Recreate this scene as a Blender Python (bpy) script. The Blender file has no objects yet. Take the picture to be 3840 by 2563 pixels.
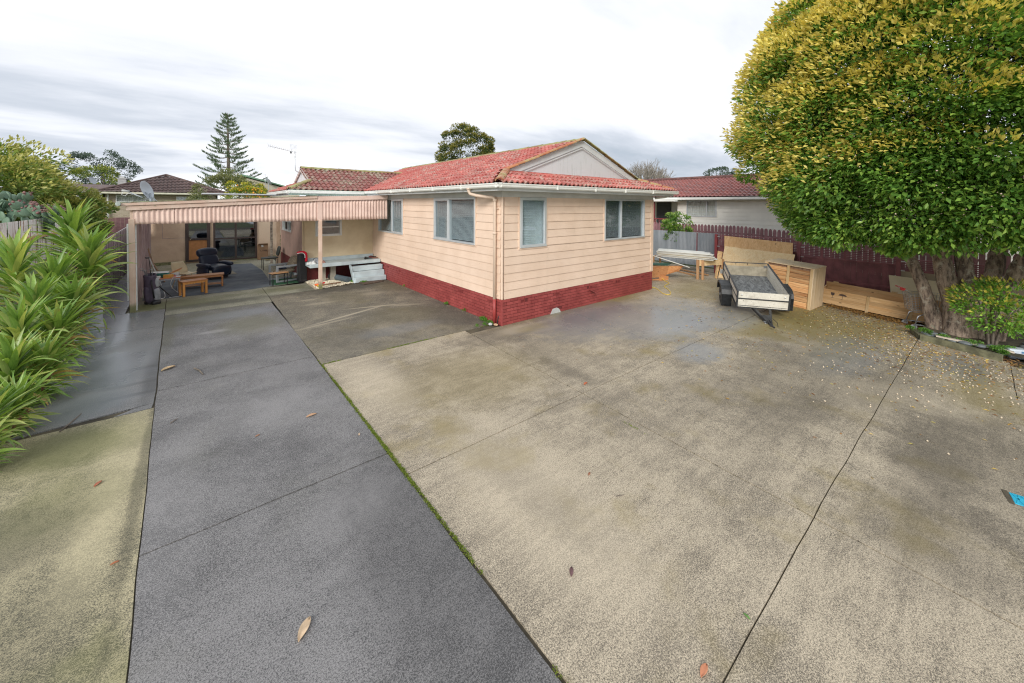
import bpy, bmesh, math, random
import numpy as np
from mathutils import Vector, Matrix, Euler, noise
R = math.radians
PI = math.pi
C = bpy.context.scene.collection
sc = bpy.context.scene
random.seed(7)
rng = np.random.default_rng(7)

# ------------------------------------------------------------------ camera
cam_d = bpy.data.cameras.new('camera')
cam = bpy.data.objects.new('camera', cam_d); C.objects.link(cam)
F_PX, CY, YAW, PITCH, ROLL = 1447.76, 795.09, R(50.841), R(-1.120), R(0.321)
cam_d.sensor_width = 36; cam_d.lens = F_PX/3840*36
cam_d.shift_y = -(1281.5-CY)/3840
cam_d.clip_start = .05; cam_d.clip_end = 2000
fwd = Vector((math.cos(YAW)*math.cos(PITCH), math.sin(YAW)*math.cos(PITCH), math.sin(PITCH)))
rt = Vector((math.sin(YAW), -math.cos(YAW), 0)); up = rt.cross(fwd)
r2 = math.cos(ROLL)*rt+math.sin(ROLL)*up; u2 = -math.sin(ROLL)*rt+math.cos(ROLL)*up
cam.matrix_world = Matrix(((r2.x,u2.x,-fwd.x,-5.300),(r2.y,u2.y,-fwd.y,-6.844),(r2.z,u2.z,-fwd.z,2.735),(0,0,0,1)))
sc.camera = cam

# ------------------------------------------------------------------ world, sun, exposure
SUN_DIR = Vector((-.80,-.52,.50)).normalized()      # towards the sun
w = bpy.data.worlds.new('World'); sc.world = w; w.use_nodes = True
nt = w.node_tree; nt.nodes.clear()
def wn(t, **k):
    n = nt.nodes.new(t)
    for a, b in k.items(): setattr(n, a, b)
    return n
L = nt.links.new
out = wn('ShaderNodeOutputWorld'); sky = wn('ShaderNodeTexSky', sky_type='NISHITA', sun_disc=False)
sky.sun_elevation = math.asin(SUN_DIR.z); sky.sun_rotation = math.atan2(SUN_DIR.x, SUN_DIR.y)
bg1 = wn('ShaderNodeBackground'); bg1.inputs[1].default_value = .08; L(sky.outputs[0], bg1.inputs[0])
tc = wn('ShaderNodeTexCoord'); sep = wn('ShaderNodeSeparateXYZ'); L(tc.outputs['Generated'], sep.inputs[0])
def m(op, a, b=None, c=None, clamp=False):
    n = wn('ShaderNodeMath', operation=op); n.use_clamp = clamp
    for i, x in enumerate((a, b, c)):
        if x is None: continue
        if isinstance(x, (int, float)): n.inputs[i].default_value = x
        else: L(x, n.inputs[i])
    return n.outputs[0]
zz = m('ADD', m('ABSOLUTE', sep.outputs[2]), .16)
cx = m('DIVIDE', sep.outputs[0], zz); cy_ = m('DIVIDE', sep.outputs[1], zz)
cmb = wn('ShaderNodeCombineXYZ'); L(cx, cmb.inputs[0]); L(cy_, cmb.inputs[1])
mp = wn('ShaderNodeMapping'); L(cmb.outputs[0], mp.inputs[0])
mp.inputs['Rotation'].default_value = (0,0,R(-8)); mp.inputs['Scale'].default_value = (.26,.55,1); mp.inputs['Location'].default_value = (3.1,1.35,0)
n1 = wn('ShaderNodeTexNoise'); n1.inputs['Scale'].default_value = 1.0; n1.inputs['Detail'].default_value = 6; n1.inputs['Roughness'].default_value = .52; n1.inputs['Distortion'].default_value = .5
L(mp.outputs[0], n1.inputs[0])
n2 = wn('ShaderNodeTexNoise'); n2.inputs['Scale'].default_value = 2.6; n2.inputs['Detail'].default_value = 8; n2.inputs['Roughness'].default_value = .6
L(mp.outputs[0], n2.inputs[0])
mixv = m('ADD', m('MULTIPLY', n1.outputs[0], .75), m('MULTIPLY', n2.outputs[0], .25))
cr = wn('ShaderNodeValToRGB'); L(mixv, cr.inputs[0])
e = cr.color_ramp.elements
e[0].position = .36; e[0].color = (.27,.31,.36,1)
e[1].position = .67; e[1].color = (.98,.97,.96,1)
k = e.new(.44); k.color = (.38,.41,.46,1)
k = e.new(.49); k.color = (.50,.52,.56,1)
k = e.new(.555); k.color = (.60,.61,.64,1)
bg2 = wn('ShaderNodeBackground'); bg2.inputs[1].default_value = .80; L(cr.outputs[0], bg2.inputs[0])
mask = m('SUBTRACT', 1.0, m('MULTIPLY', m('SUBTRACT', .38, mixv, clamp=True), 2.0, clamp=True))
mx = wn('ShaderNodeMixShader'); L(mask, mx.inputs[0]); L(bg1.outputs[0], mx.inputs[1]); L(bg2.outputs[0], mx.inputs[2]); L(mx.outputs[0], out.inputs[0])
sd = bpy.data.lights.new('sun', 'SUN'); sd.energy = 1.25; sd.angle = R(22); sd.color = (1,.965,.91)
so = bpy.data.objects.new('sun', sd); C.objects.link(so)
so.rotation_euler = SUN_DIR.to_track_quat('Z','Y').to_euler(); so.location = (0,0,30)
vs = sc.view_settings; vs.view_transform = 'Standard'; vs.look = 'None'; vs.exposure = 1.2; vs.gamma = 1; vs.use_curve_mapping = False
sc.render.engine = 'CYCLES'; sc.cycles.use_denoising = True; sc.cycles.denoising_prefilter = 'NONE'; sc.cycles.denoising_input_passes = 'RGB_ALBEDO_NORMAL'; sc.cycles.pixel_filter_type = 'BLACKMAN_HARRIS'; sc.cycles.filter_width = 1.15; sc.cycles.max_bounces = 9; sc.cycles.diffuse_bounces = 5; sc.cycles.transparent_max_bounces = 8
sc.cycles.use_adaptive_sampling = False; sc.cycles.sample_clamp_indirect = 2.5; sc.cycles.sample_clamp_direct = 6

# ------------------------------------------------------------------ helpers
ORG = {}
def gz(x, y):
    return -0.085*max(0,-y-2.6)*min(1,max(0,(x+.5)/9.5))
def link(o, parent=None, loc=(0,0,0)):
    C.objects.link(o)
    loc = Vector(loc)
    if parent is not None:
        o.parent = parent; o.location = loc-ORG[parent.name]
    else: o.location = loc
    ORG[o.name] = loc
    return o
def tag(o, label=None, cat=None, group=None, kind=None):
    if label: o['label'] = label
    if cat: o['category'] = cat
    if group: o['group'] = group
    if kind: o['kind'] = kind
    return o
def thing(name, label, cat, loc=(0,0,0), group=None, rotz=None, mat4=None, kind=None):
    """Empty at the thing's base. rotz/mat4: children are built in local coordinates."""
    o = bpy.data.objects.new(name, None); o.empty_display_size = .2; C.objects.link(o)
    if mat4 is not None: o.matrix_world = mat4; ORG[o.name] = Vector((0,0,0))
    elif rotz is not None: o.location = loc; o.rotation_euler = (0,0,rotz); ORG[o.name] = Vector((0,0,0))
    else: o.location = loc; ORG[o.name] = Vector(loc)
    return tag(o, label, cat, group, kind)
class MB:
    def __init__(s): s.v = []; s.f = []
    def box(s, x0,x1,y0,y1,z0,z1, M=None, taper=None):
        P = [(x0,y0,z0),(x1,y0,z0),(x1,y1,z0),(x0,y1,z0),(x0,y0,z1),(x1,y0,z1),(x1,y1,z1),(x0,y1,z1)]
        return s.hexa(P, M)
    def hexa(s, P, M=None):
        n = len(s.v)
        s.v += [tuple(M@Vector(p)) if M is not None else tuple(p) for p in P]
        s.f += [(n,n+3,n+2,n+1),(n+4,n+5,n+6,n+7),(n,n+1,n+5,n+4),(n+1,n+2,n+6,n+5),(n+2,n+3,n+7,n+6),(n+3,n,n+4,n+7)]
        return s
    def bar(s, a, b, w, h, up=(0,0,1)):
        a, b = Vector(a), Vector(b); d = (b-a); l = d.length; d.normalize()
        u = Vector(up)
        if abs(d.dot(u)) > .98: u = Vector((1,0,0))
        x = d.cross(u).normalized(); z = x.cross(d)
        M = Matrix(((x.x,d.x,z.x,a.x),(x.y,d.y,z.y,a.y),(x.z,d.z,z.z,a.z),(0,0,0,1)))
        return s.box(-w/2,w/2,0,l,-h/2,h/2,M)
    def face(s, pts): n = len(s.v); s.v += [tuple(p) for p in pts]; s.f.append(tuple(range(n,n+len(pts)))); return s
    def prism(s, pts, d):                     # polygon extruded along vector d
        n = len(s.v); k = len(pts); d = Vector(d)
        s.v += [tuple(p) for p in pts]+[tuple(Vector(p)+d) for p in pts]
        s.f += [tuple(range(n,n+k)), tuple(range(n+2*k-1,n+k-1,-1))]
        s.f += [(n+i,n+(i+1)%k,n+k+(i+1)%k,n+k+i) for i in range(k)]
        return s
    def tube(s, pts, r, n=8, cap=True):
        pts = [Vector(p) for p in pts]; rs = r if isinstance(r,(list,tuple)) else [r]*len(pts)
        b = len(s.v); px = None
        for i, p in enumerate(pts):
            d = (pts[min(i+1,len(pts)-1)]-pts[max(i-1,0)]).normalized()
            if px is None: px = d.orthogonal().normalized()
            px = (px-d*px.dot(d)).normalized(); py = d.cross(px)
            for j in range(n):
                a = 2*PI*j/n; s.v.append(tuple(p+(px*math.cos(a)+py*math.sin(a))*rs[i]))
        for i in range(len(pts)-1):
            for j in range(n): s.f.append((b+i*n+j,b+i*n+(j+1)%n,b+(i+1)*n+(j+1)%n,b+(i+1)*n+j))
        if cap: s.f += [tuple(b+j for j in range(n-1,-1,-1)), tuple(b+(len(pts)-1)*n+j for j in range(n))]
        return s
    def lathe(s, prof, c=(0,0,0), n=20, M=None):   # prof: (radius, z)
        b = len(s.v)
        for r, z in prof:
            for j in range(n):
                a = 2*PI*j/n; p = Vector((c[0]+r*math.cos(a),c[1]+r*math.sin(a),c[2]+z)); s.v.append(tuple(M@p if M is not None else p))
        for i in range(len(prof)-1):
            for j in range(n): s.f.append((b+i*n+j,b+i*n+(j+1)%n,b+(i+1)*n+(j+1)%n,b+(i+1)*n+j))
        if prof[0][0] > 1e-4: s.f.append(tuple(b+j for j in range(n-1,-1,-1)))
        if prof[-1][0] > 1e-4: s.f.append(tuple(b+(len(prof)-1)*n+j for j in range(n)))
        return s
    def grid(s, fn, nu, nv, thick=None):
        b = len(s.v)
        for i in range(nu+1):
            for j in range(nv+1): s.v.append(tuple(fn(i/nu,j/nv)))
        q = lambda i,j: b+i*(nv+1)+j
        for i in range(nu):
            for j in range(nv): s.f.append((q(i,j),q(i+1,j),q(i+1,j+1),q(i,j+1)))
        return s
    def mesh(s, name, center=True):
        v = np.array(s.v, dtype=float); c = v.mean(0) if center else np.zeros(3)
        c[2] = v[:,2].min() if center else 0
        me = bpy.data.meshes.new(name); me.from_pydata((v-c).tolist(), [], s.f); me.update()
        return me, Vector(c)
    def build(s, name, mt, parent=None, bev=0, smooth=False, kind=None, label=None, fix=True, sub=0, solid=0):
        me, c = s.mesh(name)
        if fix:
            bm = bmesh.new(); bm.from_mesh(me)
            bmesh.ops.recalc_face_normals(bm, faces=bm.faces); bm.to_mesh(me); bm.free()
        me.materials.append(mt)
        o = bpy.data.objects.new(name, me); link(o, parent, c)
        if smooth:
            me.shade_smooth()
        if solid:
            md = o.modifiers.new('s','SOLIDIFY'); md.thickness = solid; md.offset = 0
        if bev:
            md = o.modifiers.new('b','BEVEL'); md.width = bev; md.segments = 2 if bev > .012 else 1; md.limit_method = 'ANGLE'; md.angle_limit = R(40)
        if sub:
            md = o.modifiers.new('d','SUBSURF'); md.levels = sub; md.render_levels = sub; me.shade_smooth()
        if kind: o['kind'] = kind
        if label: o['label'] = label
        return o
def piece(me, name, parent, M):
    o = bpy.data.objects.new(name, me); C.objects.link(o); o.parent = parent
    o.matrix_local = Matrix.Translation(-ORG[parent.name])@M
    ORG[o.name] = M.to_translation()
    return o
def shared(mb, name, mt, smooth=False):
    me = bpy.data.meshes.new(name); me.from_pydata([tuple(v) for v in mb.v], [], mb.f); me.update()
    bm = bmesh.new(); bm.from_mesh(me); bmesh.ops.recalc_face_normals(bm, faces=bm.faces); bm.to_mesh(me); bm.free()
    me.materials.append(mt)
    if smooth: me.shade_smooth()
    return me
def copy_tree(o, parent=None):
    c = o.copy(); C.objects.link(c)
    if parent is not None: c.parent = parent
    ORG[c.name] = ORG.get(o.name, Vector())
    for ch in o.children: copy_tree(ch, c)
    return c

# ------------------------------------------------------------------ materials
class MT:
    def __init__(s, name):
        s.m = bpy.data.materials.new(name); s.m.use_nodes = True; s.t = s.m.node_tree
        s.b = s.t.nodes['Principled BSDF']; s._p = None
    def n(s, t, **k):
        n = s.t.nodes.new(t)
        for a, b in k.items(): setattr(n, a, b)
        return n
    def l(s, a, b): s.t.links.new(a, b)
    @property
    def pos(s):
        if s._p is None: s._p = s.n('ShaderNodeNewGeometry').outputs['Position']
        return s._p
    def obj(s): return s.n('ShaderNodeTexCoord').outputs['Object']
    def mapped(s, vec, scale=(1,1,1), loc=(0,0,0), rot=(0,0,0)):
        mp = s.n('ShaderNodeMapping'); s.l(vec, mp.inputs[0]); mp.inputs['Scale'].default_value = scale; mp.inputs['Location'].default_value = loc; mp.inputs['Rotation'].default_value = rot
        return mp.outputs[0]
    def noise(s, vec, scale, detail=4, rough=.55, dist=0):
        n = s.n('ShaderNodeTexNoise'); s.l(vec, n.inputs[0]); n.inputs['Scale'].default_value = scale; n.inputs['Detail'].default_value = detail; n.inputs['Roughness'].default_value = rough; n.inputs['Distortion'].default_value = dist
        return n.outputs[0]
    def math(s, op, a, b=None, clamp=False):
        n = s.n('ShaderNodeMath', operation=op); n.use_clamp = clamp
        for i, x in enumerate((a, b)):
            if x is None: continue
            if isinstance(x,(int,float)): n.inputs[i].default_value = x
            else: s.l(x, n.inputs[i])
        return n.outputs[0]
    def step(s, x, a, b):   # smooth 0..1 from a to b
        n = s.n('ShaderNodeMapRange', interpolation_type='SMOOTHSTEP'); s.l(x, n.inputs[0]); n.inputs[1].default_value = a; n.inputs[2].default_value = b
        return n.outputs[0]
    def mix(s, f, a, b, mode='MIX'):
        n = s.n('ShaderNodeMix', data_type='RGBA', blend_type=mode)
        for i, x in ((0,f),(6,a),(7,b)):
            if isinstance(x,(int,float)): n.inputs[i].default_value = x
            elif isinstance(x,(tuple,list)): n.inputs[i].default_value = (*x[:3],1)
            else: s.l(x, n.inputs[i])
        return n.outputs[2]
    def color(s, x):
        if isinstance(x,(tuple,list)): s.b.inputs['Base Color'].default_value = (*x[:3],1)
        else: s.l(x, s.b.inputs['Base Color'])
    def rough(s, x):
        if isinstance(x,(int,float)): s.b.inputs['Roughness'].default_value = x
        else: s.l(x, s.b.inputs['Roughness'])
    def bump(s, h, strength=.3, dist=.01):
        n = s.n('ShaderNodeBump'); s.l(h, n.inputs['Height']); n.inputs['Strength'].default_value = strength; n.inputs['Distance'].default_value = dist
        s.l(n.outputs[0], s.b.inputs['Normal'])
    def rnd(s): return s.n('ShaderNodeObjectInfo').outputs['Random']
def mul(c, k): return tuple(min(1,x*k) for x in c)
def plain(name, col, rough=.6, var=.12, sc_=8, bump=.15, bs=60, metal=0, rndv=0, world=False, spec=None):
    t = MT(name); v = t.pos if world else t.obj()
    n = t.noise(v, sc_, 5, .6)
    c = t.mix(t.step(n,.3,.7), mul(col,1-var), mul(col,1+var))
    if rndv:
        c = t.mix(t.rnd(), t.mix(1, c, (1-rndv,)*3, 'MULTIPLY'), t.mix(1, c, (1+rndv,)*3, 'MULTIPLY'))
    t.color(c); t.rough(rough); t.b.inputs['Metallic'].default_value = metal
    if spec is not None: t.b.inputs['Specular IOR Level'].default_value = spec
    if bump: t.bump(t.noise(v, bs, 3), bump, .004)
    return t.m
def wood(name, c1, c2, axis=0, rough=.65, scale=1.0, knots=True, rndv=.12, dirt=0):
    t = MT(name); v = t.obj()
    s_ = [14*scale]*3; s_[axis] = .9*scale
    r = t.rnd(); off = t.n('ShaderNodeVectorMath', operation='ADD'); t.l(v, off.inputs[0])
    cb = t.n('ShaderNodeCombineXYZ'); rr = t.math('MULTIPLY', r, 37.0)
    for i in range(3): t.l(rr, cb.inputs[i])
    t.l(cb.outputs[0], off.inputs[1]); v2 = off.outputs[0]
    g = t.noise(t.mapped(v2, s_), 1.0, 6, .62, 1.2)
    g2 = t.noise(t.mapped(v2, [x*5 for x in s_]), 1.0, 3)
    c = t.mix(t.step(g,.32,.68), c1, c2)
    c = t.mix(t.math('MULTIPLY', t.step(g2,.45,.75), .35), c, mul(c1,.55))
    if knots:
        k = t.n('ShaderNodeTexVoronoi'); t.l(t.mapped(v2, [2.2*scale*(.6 if i==axis else 1.3) for i in range(3)]), k.inputs[0]); k.inputs['Scale'].default_value = 1.7
        c = t.mix(t.math('SUBTRACT', 1.0, t.step(k.outputs['Distance'], .03, .11)), c, mul(c1,.35))
    if dirt: c = t.mix(t.math('MULTIPLY', t.step(t.noise(v2,2.0,5),.5,.75), dirt), c, mul(c1,.3))
    c = t.mix(r, t.mix(1, c, (1-rndv,)*3, 'MULTIPLY'), t.mix(1, c, (1+rndv,)*3, 'MULTIPLY'))
    t.color(c); t.rough(rough); t.bump(g, .25, .003)
    return t.m
def blob(t, vec_sep, x, y, rx, ry, soft, dist, rot=0):
    """0..1 mask of a patch lying at (x, y) on the ground, its edge broken by noise."""
    dx = t.math('SUBTRACT', vec_sep[0], x); dy = t.math('SUBTRACT', vec_sep[1], y)
    if rot:
        c, s_ = math.cos(rot), math.sin(rot)
        a = t.math('ADD', t.math('MULTIPLY', dx, c), t.math('MULTIPLY', dy, s_)); b = t.math('SUBTRACT', t.math('MULTIPLY', dy, c), t.math('MULTIPLY', dx, s_)); dx, dy = a, b
    q = t.math('ADD', t.math('POWER', t.math('ABSOLUTE', t.math('DIVIDE', dx, rx)), 2.0), t.math('POWER', t.math('ABSOLUTE', t.math('DIVIDE', dy, ry)), 2.0))
    q = t.math('ADD', t.math('SQRT', q), dist)
    return t.math('SUBTRACT', 1.0, t.step(q, 1-soft, 1+soft))
def concrete(name, light, dark, moss=(.13,.13,.05), speck=.5, mossk=.3, base_rough=.75, wet=(), mossy=(), pale=(), dk=(), streak=0, mid=.5, grain=.75):
    t = MT(name); p = t.pos; sp = t.n('ShaderNodeSeparateXYZ'); t.l(p, sp.inputs[0]); xy = (sp.outputs[0], sp.outputs[1])
    big = t.noise(p, .55, 6, .6, .4); med = t.noise(p, 2.1, 12, .78, .25); fine = t.noise(p, 95, 3, .9); vf = t.noise(p, 230, 2, .8); mg = t.noise(p, 24, 5, .8)
    a = t.math('ADD', t.math('MULTIPLY', big, .28), t.math('ADD', t.math('MULTIPLY', med, .36), t.math('MULTIPLY', mg, .36)))
    if streak:
        st = t.noise(t.mapped(p, (.9,7.5,1), rot=(0,0,R(streak))), 1.0, 10, .75, .3)
        a = t.math('ADD', t.math('MULTIPLY', a, .78), t.math('MULTIPLY', st, .22))
    a2 = t.math('ADD', t.math('MULTIPLY', a, 1-speck), t.math('MULTIPLY', fine, speck))
    c = t.mix(t.step(a2, mid-.055, mid+.055), dark, light)
    sf = t.math('ADD', t.math('MULTIPLY', vf, .5), t.math('MULTIPLY', fine, .5))
    c = t.mix(t.math('MULTIPLY', t.step(sf,.50,.58),grain), c, mul(light,1.35))
    c = t.mix(t.math('MULTIPLY', t.step(sf,.50,.42),grain*1.15), c, mul(dark,.5))
    dist = t.math('ADD', t.math('MULTIPLY', t.math('SUBTRACT', med, .5), 1.4), t.math('MULTIPLY', t.math('SUBTRACT', fine,.5), .25))
    c = t.mix(t.math('MULTIPLY', t.step(t.noise(p, .9, 5, .6), .52, .70), mossk), c, moss)
    for (x,y,rx,ry,k,*rt_) in pale: c = t.mix(t.math('MULTIPLY', blob(t,xy,x,y,rx,ry,.5,dist,*(rt_ or [0])), k), c, mul(light,1.35))
    for (x,y,rx,ry,k,*rt_) in dk: c = t.mix(t.math('MULTIPLY', blob(t,xy,x,y,rx,ry,.5,dist,*(rt_ or [0])), k), c, mul(dark,.55))
    for (x,y,rx,ry,k,*rt_) in mossy: c = t.mix(t.math('MULTIPLY', blob(t,xy,x,y,rx,ry,.55,dist,*(rt_ or [0])), k), c, moss)
    rg = t.math('ADD', base_rough, t.math('MULTIPLY', t.math('SUBTRACT', fine, .5), .2))
    wm = None
    for (x,y,rx,ry,k,*rt_) in wet:
        b_ = t.math('MULTIPLY', blob(t,xy,x,y,rx,ry,.45,dist,*(rt_ or [0])), k); wm = b_ if wm is None else t.math('MAXIMUM', wm, b_)
    if wm is not None:
        c = t.mix(t.math('MULTIPLY', wm, .75), c, (.20,.225,.25))  # damp tone, with the sky's blue-grey reflection put into the colour
        mr = t.n('ShaderNodeMix'); t.l(wm, mr.inputs[0]); t.l(rg, mr.inputs[2]); mr.inputs[3].default_value = .22; rg = mr.outputs[0]
    t.color(c); t.rough(rg)
    h = t.math('ADD', t.math('MULTIPLY', fine, .6), t.math('MULTIPLY', vf, .5))
    n = t.n('ShaderNodeBump'); t.l(h, n.inputs['Height']); n.inputs['Distance'].default_value = .004
    if wm is not None: t.l(t.math('SUBTRACT', .55, t.math('MULTIPLY', wm, .45)), n.inputs['Strength'])
    else: n.inputs['Strength'].default_value = .55
    t.l(n.outputs[0], t.b.inputs['Normal'])
    return t.m
def leafmat(name, rough=.42, trans=.25, gloss=.5, attr='Col', rndv=0, vein=False):
    t = MT(name)
    if attr: c = t.n('ShaderNodeVertexColor', layer_name=attr).outputs[0]
    else: c = attr
    t.color(c); t.rough(rough); t.b.inputs['Specular IOR Level'].default_value = gloss
    tr = t.n('ShaderNodeBsdfTranslucent'); t.l(t.mix(1, c, (1.3,1.35,.8), 'MULTIPLY'), tr.inputs[0])
    mx = t.n('ShaderNodeMixShader'); mx.inputs[0].default_value = trans
    o = t.t.nodes['Material Output']; t.l(t.b.outputs[0], mx.inputs[1]); t.l(tr.outputs[0], mx.inputs[2]); t.l(mx.outputs[0], o.inputs[0])
    return t.m
def glassmat(name, tint=(.55,.62,.62), refl=.35, rough=.02):
    t = MT(name); nd = t.t.nodes
    tr = t.n('ShaderNodeBsdfTransparent'); tr.inputs[0].default_value = (*tint,1)
    gl = t.n('ShaderNodeBsdfGlossy'); gl.inputs['Roughness'].default_value = rough; gl.inputs[0].default_value = (.9,.95,1,1)
    fr = t.n('ShaderNodeFresnel'); fr.inputs[0].default_value = 1.5
    f = t.math('ADD', t.math('MULTIPLY', fr.outputs[0], 1.0), refl*.3, clamp=True); f = t.math('MULTIPLY', f, t.math('SUBTRACT', 1.0, t.n('ShaderNodeNewGeometry').outputs['Backfacing']))
    mx = t.n('ShaderNodeMixShader'); t.l(f, mx.inputs[0]); t.l(tr.outputs[0], mx.inputs[1]); t.l(gl.outputs[0], mx.inputs[2])
    t.l(mx.outputs[0], nd['Material Output'].inputs[0])
    return t.m
LEAF = leafmat('leaf'); LEAFW = leafmat('waxy_leaf', .34, .35, .5)

def leaves_mesh(P, D, Nn, ln, wd, col):
    """Many folded leaves as one mesh. P base points, D directions, Nn side-normal hints, ln/wd sizes, col colours."""
    n = len(P); D = D/np.linalg.norm(D,axis=1,keepdims=True)
    S = np.cross(D, Nn); S /= (np.linalg.norm(S,axis=1,keepdims=True)+1e-9); U = np.cross(S, D)
    ln = np.broadcast_to(ln,(n,))[:,None]; wd = np.broadcast_to(wd,(n,))[:,None]
    v = np.empty((n,4,3)); v[:,0] = P; v[:,1] = P+D*ln*.5+S*wd*.5+U*wd*.16; v[:,2] = P+D*ln-U*ln*.08; v[:,3] = P+D*ln*.5-S*wd*.5+U*wd*.16
    me = bpy.data.meshes.new('leaves')
    me.vertices.add(n*4); me.vertices.foreach_set('co', v.reshape(-1).astype(np.float32))
    idx = (np.arange(n)*4)[:,None]+np.array([[0,1,2,0,2,3]]); idx = idx.reshape(-1).astype(np.int32)
    me.loops.add(len(idx)); me.loops.foreach_set('vertex_index', idx)
    me.polygons.add(n*2); me.polygons.foreach_set('loop_start', np.arange(0,n*6,3,dtype=np.int32)); me.polygons.foreach_set('loop_total', np.full(n*2,3,dtype=np.int32))
    me.update(calc_edges=True)
    ca = me.color_attributes.new('Col','FLOAT_COLOR','POINT')
    cc = np.ones((n,4,4)); cc[:,:,:3] = col[:,None,:]
    ca.data.foreach_set('color', cc.reshape(-1).astype(np.float32))
    return me
def rdir(n):
    d = rng.normal(size=(n,3)); return d/np.linalg.norm(d,axis=1,keepdims=True)
def foliage(name, parent, clumps, per, ln, pal, mt=None, upb=.35, kind=None, inner=.25, wr=.42, tipcol=None, tipk=0.5, droop=0):
    """clumps: array rows (x,y,z, rx,ry,rz, cx,cy,cz) - leaf clumps and the crown centre they face away from."""
    Ps, Ds, Cs, Ls, Ns = [], [], [], [], []
    pal = np.array(pal)
    for cl in clumps:
        c, r, cc = cl[:3], cl[3:6], cl[6:9]; n = int(per*(.7+.6*rng.random()))
        d = rdir(n); o = c-cc; o = o/(np.linalg.norm(o)+1e-6)
        d = d+o*.55; d /= np.linalg.norm(d,axis=1,keepdims=True)
        rad = np.where(rng.random(n) < inner, rng.random(n)**.5*.8, .82+.28*rng.random(n))[:,None]
        p = c+d*r*rad
        dd = d*.8+o*.5+rdir(n)*.55+np.array([0,0,upb-droop])
        mixw = rng.random(n); ci = (mixw*(len(pal)-1)); i0 = ci.astype(int).clip(0,len(pal)-2) if len(pal) > 1 else np.zeros(n,int); f = (ci-i0)[:,None]
        col = pal[i0]*(1-f)+pal[(i0+1).clip(0,len(pal)-1)]*f if len(pal) > 1 else np.repeat(pal,n,0)
        col = col*(.75+.5*rng.random(n))[:,None]*(.85+.3*rng.random())
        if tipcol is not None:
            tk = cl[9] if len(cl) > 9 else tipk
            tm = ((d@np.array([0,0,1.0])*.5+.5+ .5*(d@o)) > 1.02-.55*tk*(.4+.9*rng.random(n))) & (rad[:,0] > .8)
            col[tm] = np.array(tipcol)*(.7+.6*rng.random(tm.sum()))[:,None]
        Ns.append(d*.7+np.array([0,0,.6])+rdir(n)*.45); Ps.append(p); Ds.append(dd); Cs.append(col); Ls.append(ln*(.65+.6*rng.random(n)))
    P = np.concatenate(Ps); D = np.concatenate(Ds); Cc = np.concatenate(Cs); Ll = np.concatenate(Ls)
    me = leaves_mesh(P, D, np.concatenate(Ns), Ll, Ll*wr, Cc); me.materials.append(mt or LEAF)
    o = bpy.data.objects.new(name, me); C.objects.link(o)
    if parent is not None: o.parent = parent; o.location = -ORG[parent.name]
    ORG[o.name] = Vector((0,0,0))
    if kind: o['kind'] = kind
    return o

# ================================================================== GROUND
M_soil = plain('soil', (.085,.07,.045), .9, .5, 3, .6, 30, world=True)
M_grass = MT('grass_ground'); _n = M_grass.noise(M_grass.pos, 1.2, 8, .7); M_grass.color(M_grass.mix(M_grass.step(_n,.35,.65), (.05,.075,.02), (.12,.14,.05))); M_grass.rough(.9); M_grass = M_grass.m
def ground_sheet():
    mb = MB()
    xs = [-600,-200,-80,-40]+list(range(-20,36,2))+[45,80,200,600]; ys = [-600,-200,-80,-40]+list(range(-20,46,2))+[60,120,250,700]
    for x in xs:
        for y in ys: mb.v.append((x, y, gz(x,y)-.10 if (x < 12.2 or y < -20) else gz(x,y)-.10+min(.35,(x-12.2)*.08)))
    k = len(ys)
    for i in range(len(xs)-1):
        for j in range(k-1): mb.f.append((i*k+j,(i+1)*k+j,(i+1)*k+j+1,i*k+j+1))
    return mb
g0 = ground_sheet().build('ground', M_grass, fix=True); g0['kind'] = 'structure'
sb = MB()
def sheet(mb, quad, zoff, nx=1, ny=1, depth=.0, nseg=.6, wob=0):
    a,b,c,d = [Vector((*q,0)) for q in quad]
    nx = max(1,int(max((b-a).length,(c-d).length)/nseg)); ny = max(1,int(max((d-a).length,(c-b).length)/nseg))
    def fn(s,t):
        p = a.lerp(b,s).lerp(d.lerp(c,s),t)
        return (p.x+wob*noise.noise(Vector((p.x*.2,p.y*2.1,1.5))),p.y+wob*noise.noise(Vector((p.x*2.1,p.y*.2,7.5))),gz(p.x,p.y)+zoff)
    mb.grid(fn,nx,ny)
    if depth:
        per = [fn(i/nx,0) for i in range(nx)]+[fn(1,j/ny) for j in range(ny)]+[fn(1-i/nx,1) for i in range(nx)]+[fn(0,1-j/ny) for j in range(ny)]
        n0 = len(mb.v); k = len(per); mb.v += per+[(x,y,z-depth) for x,y,z in per]
        for i in range(k): j = (i+1)%k; mb.f.append((n0+i,n0+j,n0+k+j,n0+k+i))
    return mb
sheet(sb, [(-9.5,-14),(11.6,-14),(11.6,17),(-9.5,17)], -.016, nseg=1.0)
soil = sb.build('soil_bed', M_soil, fix=True); soil['kind'] = 'structure'

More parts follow.
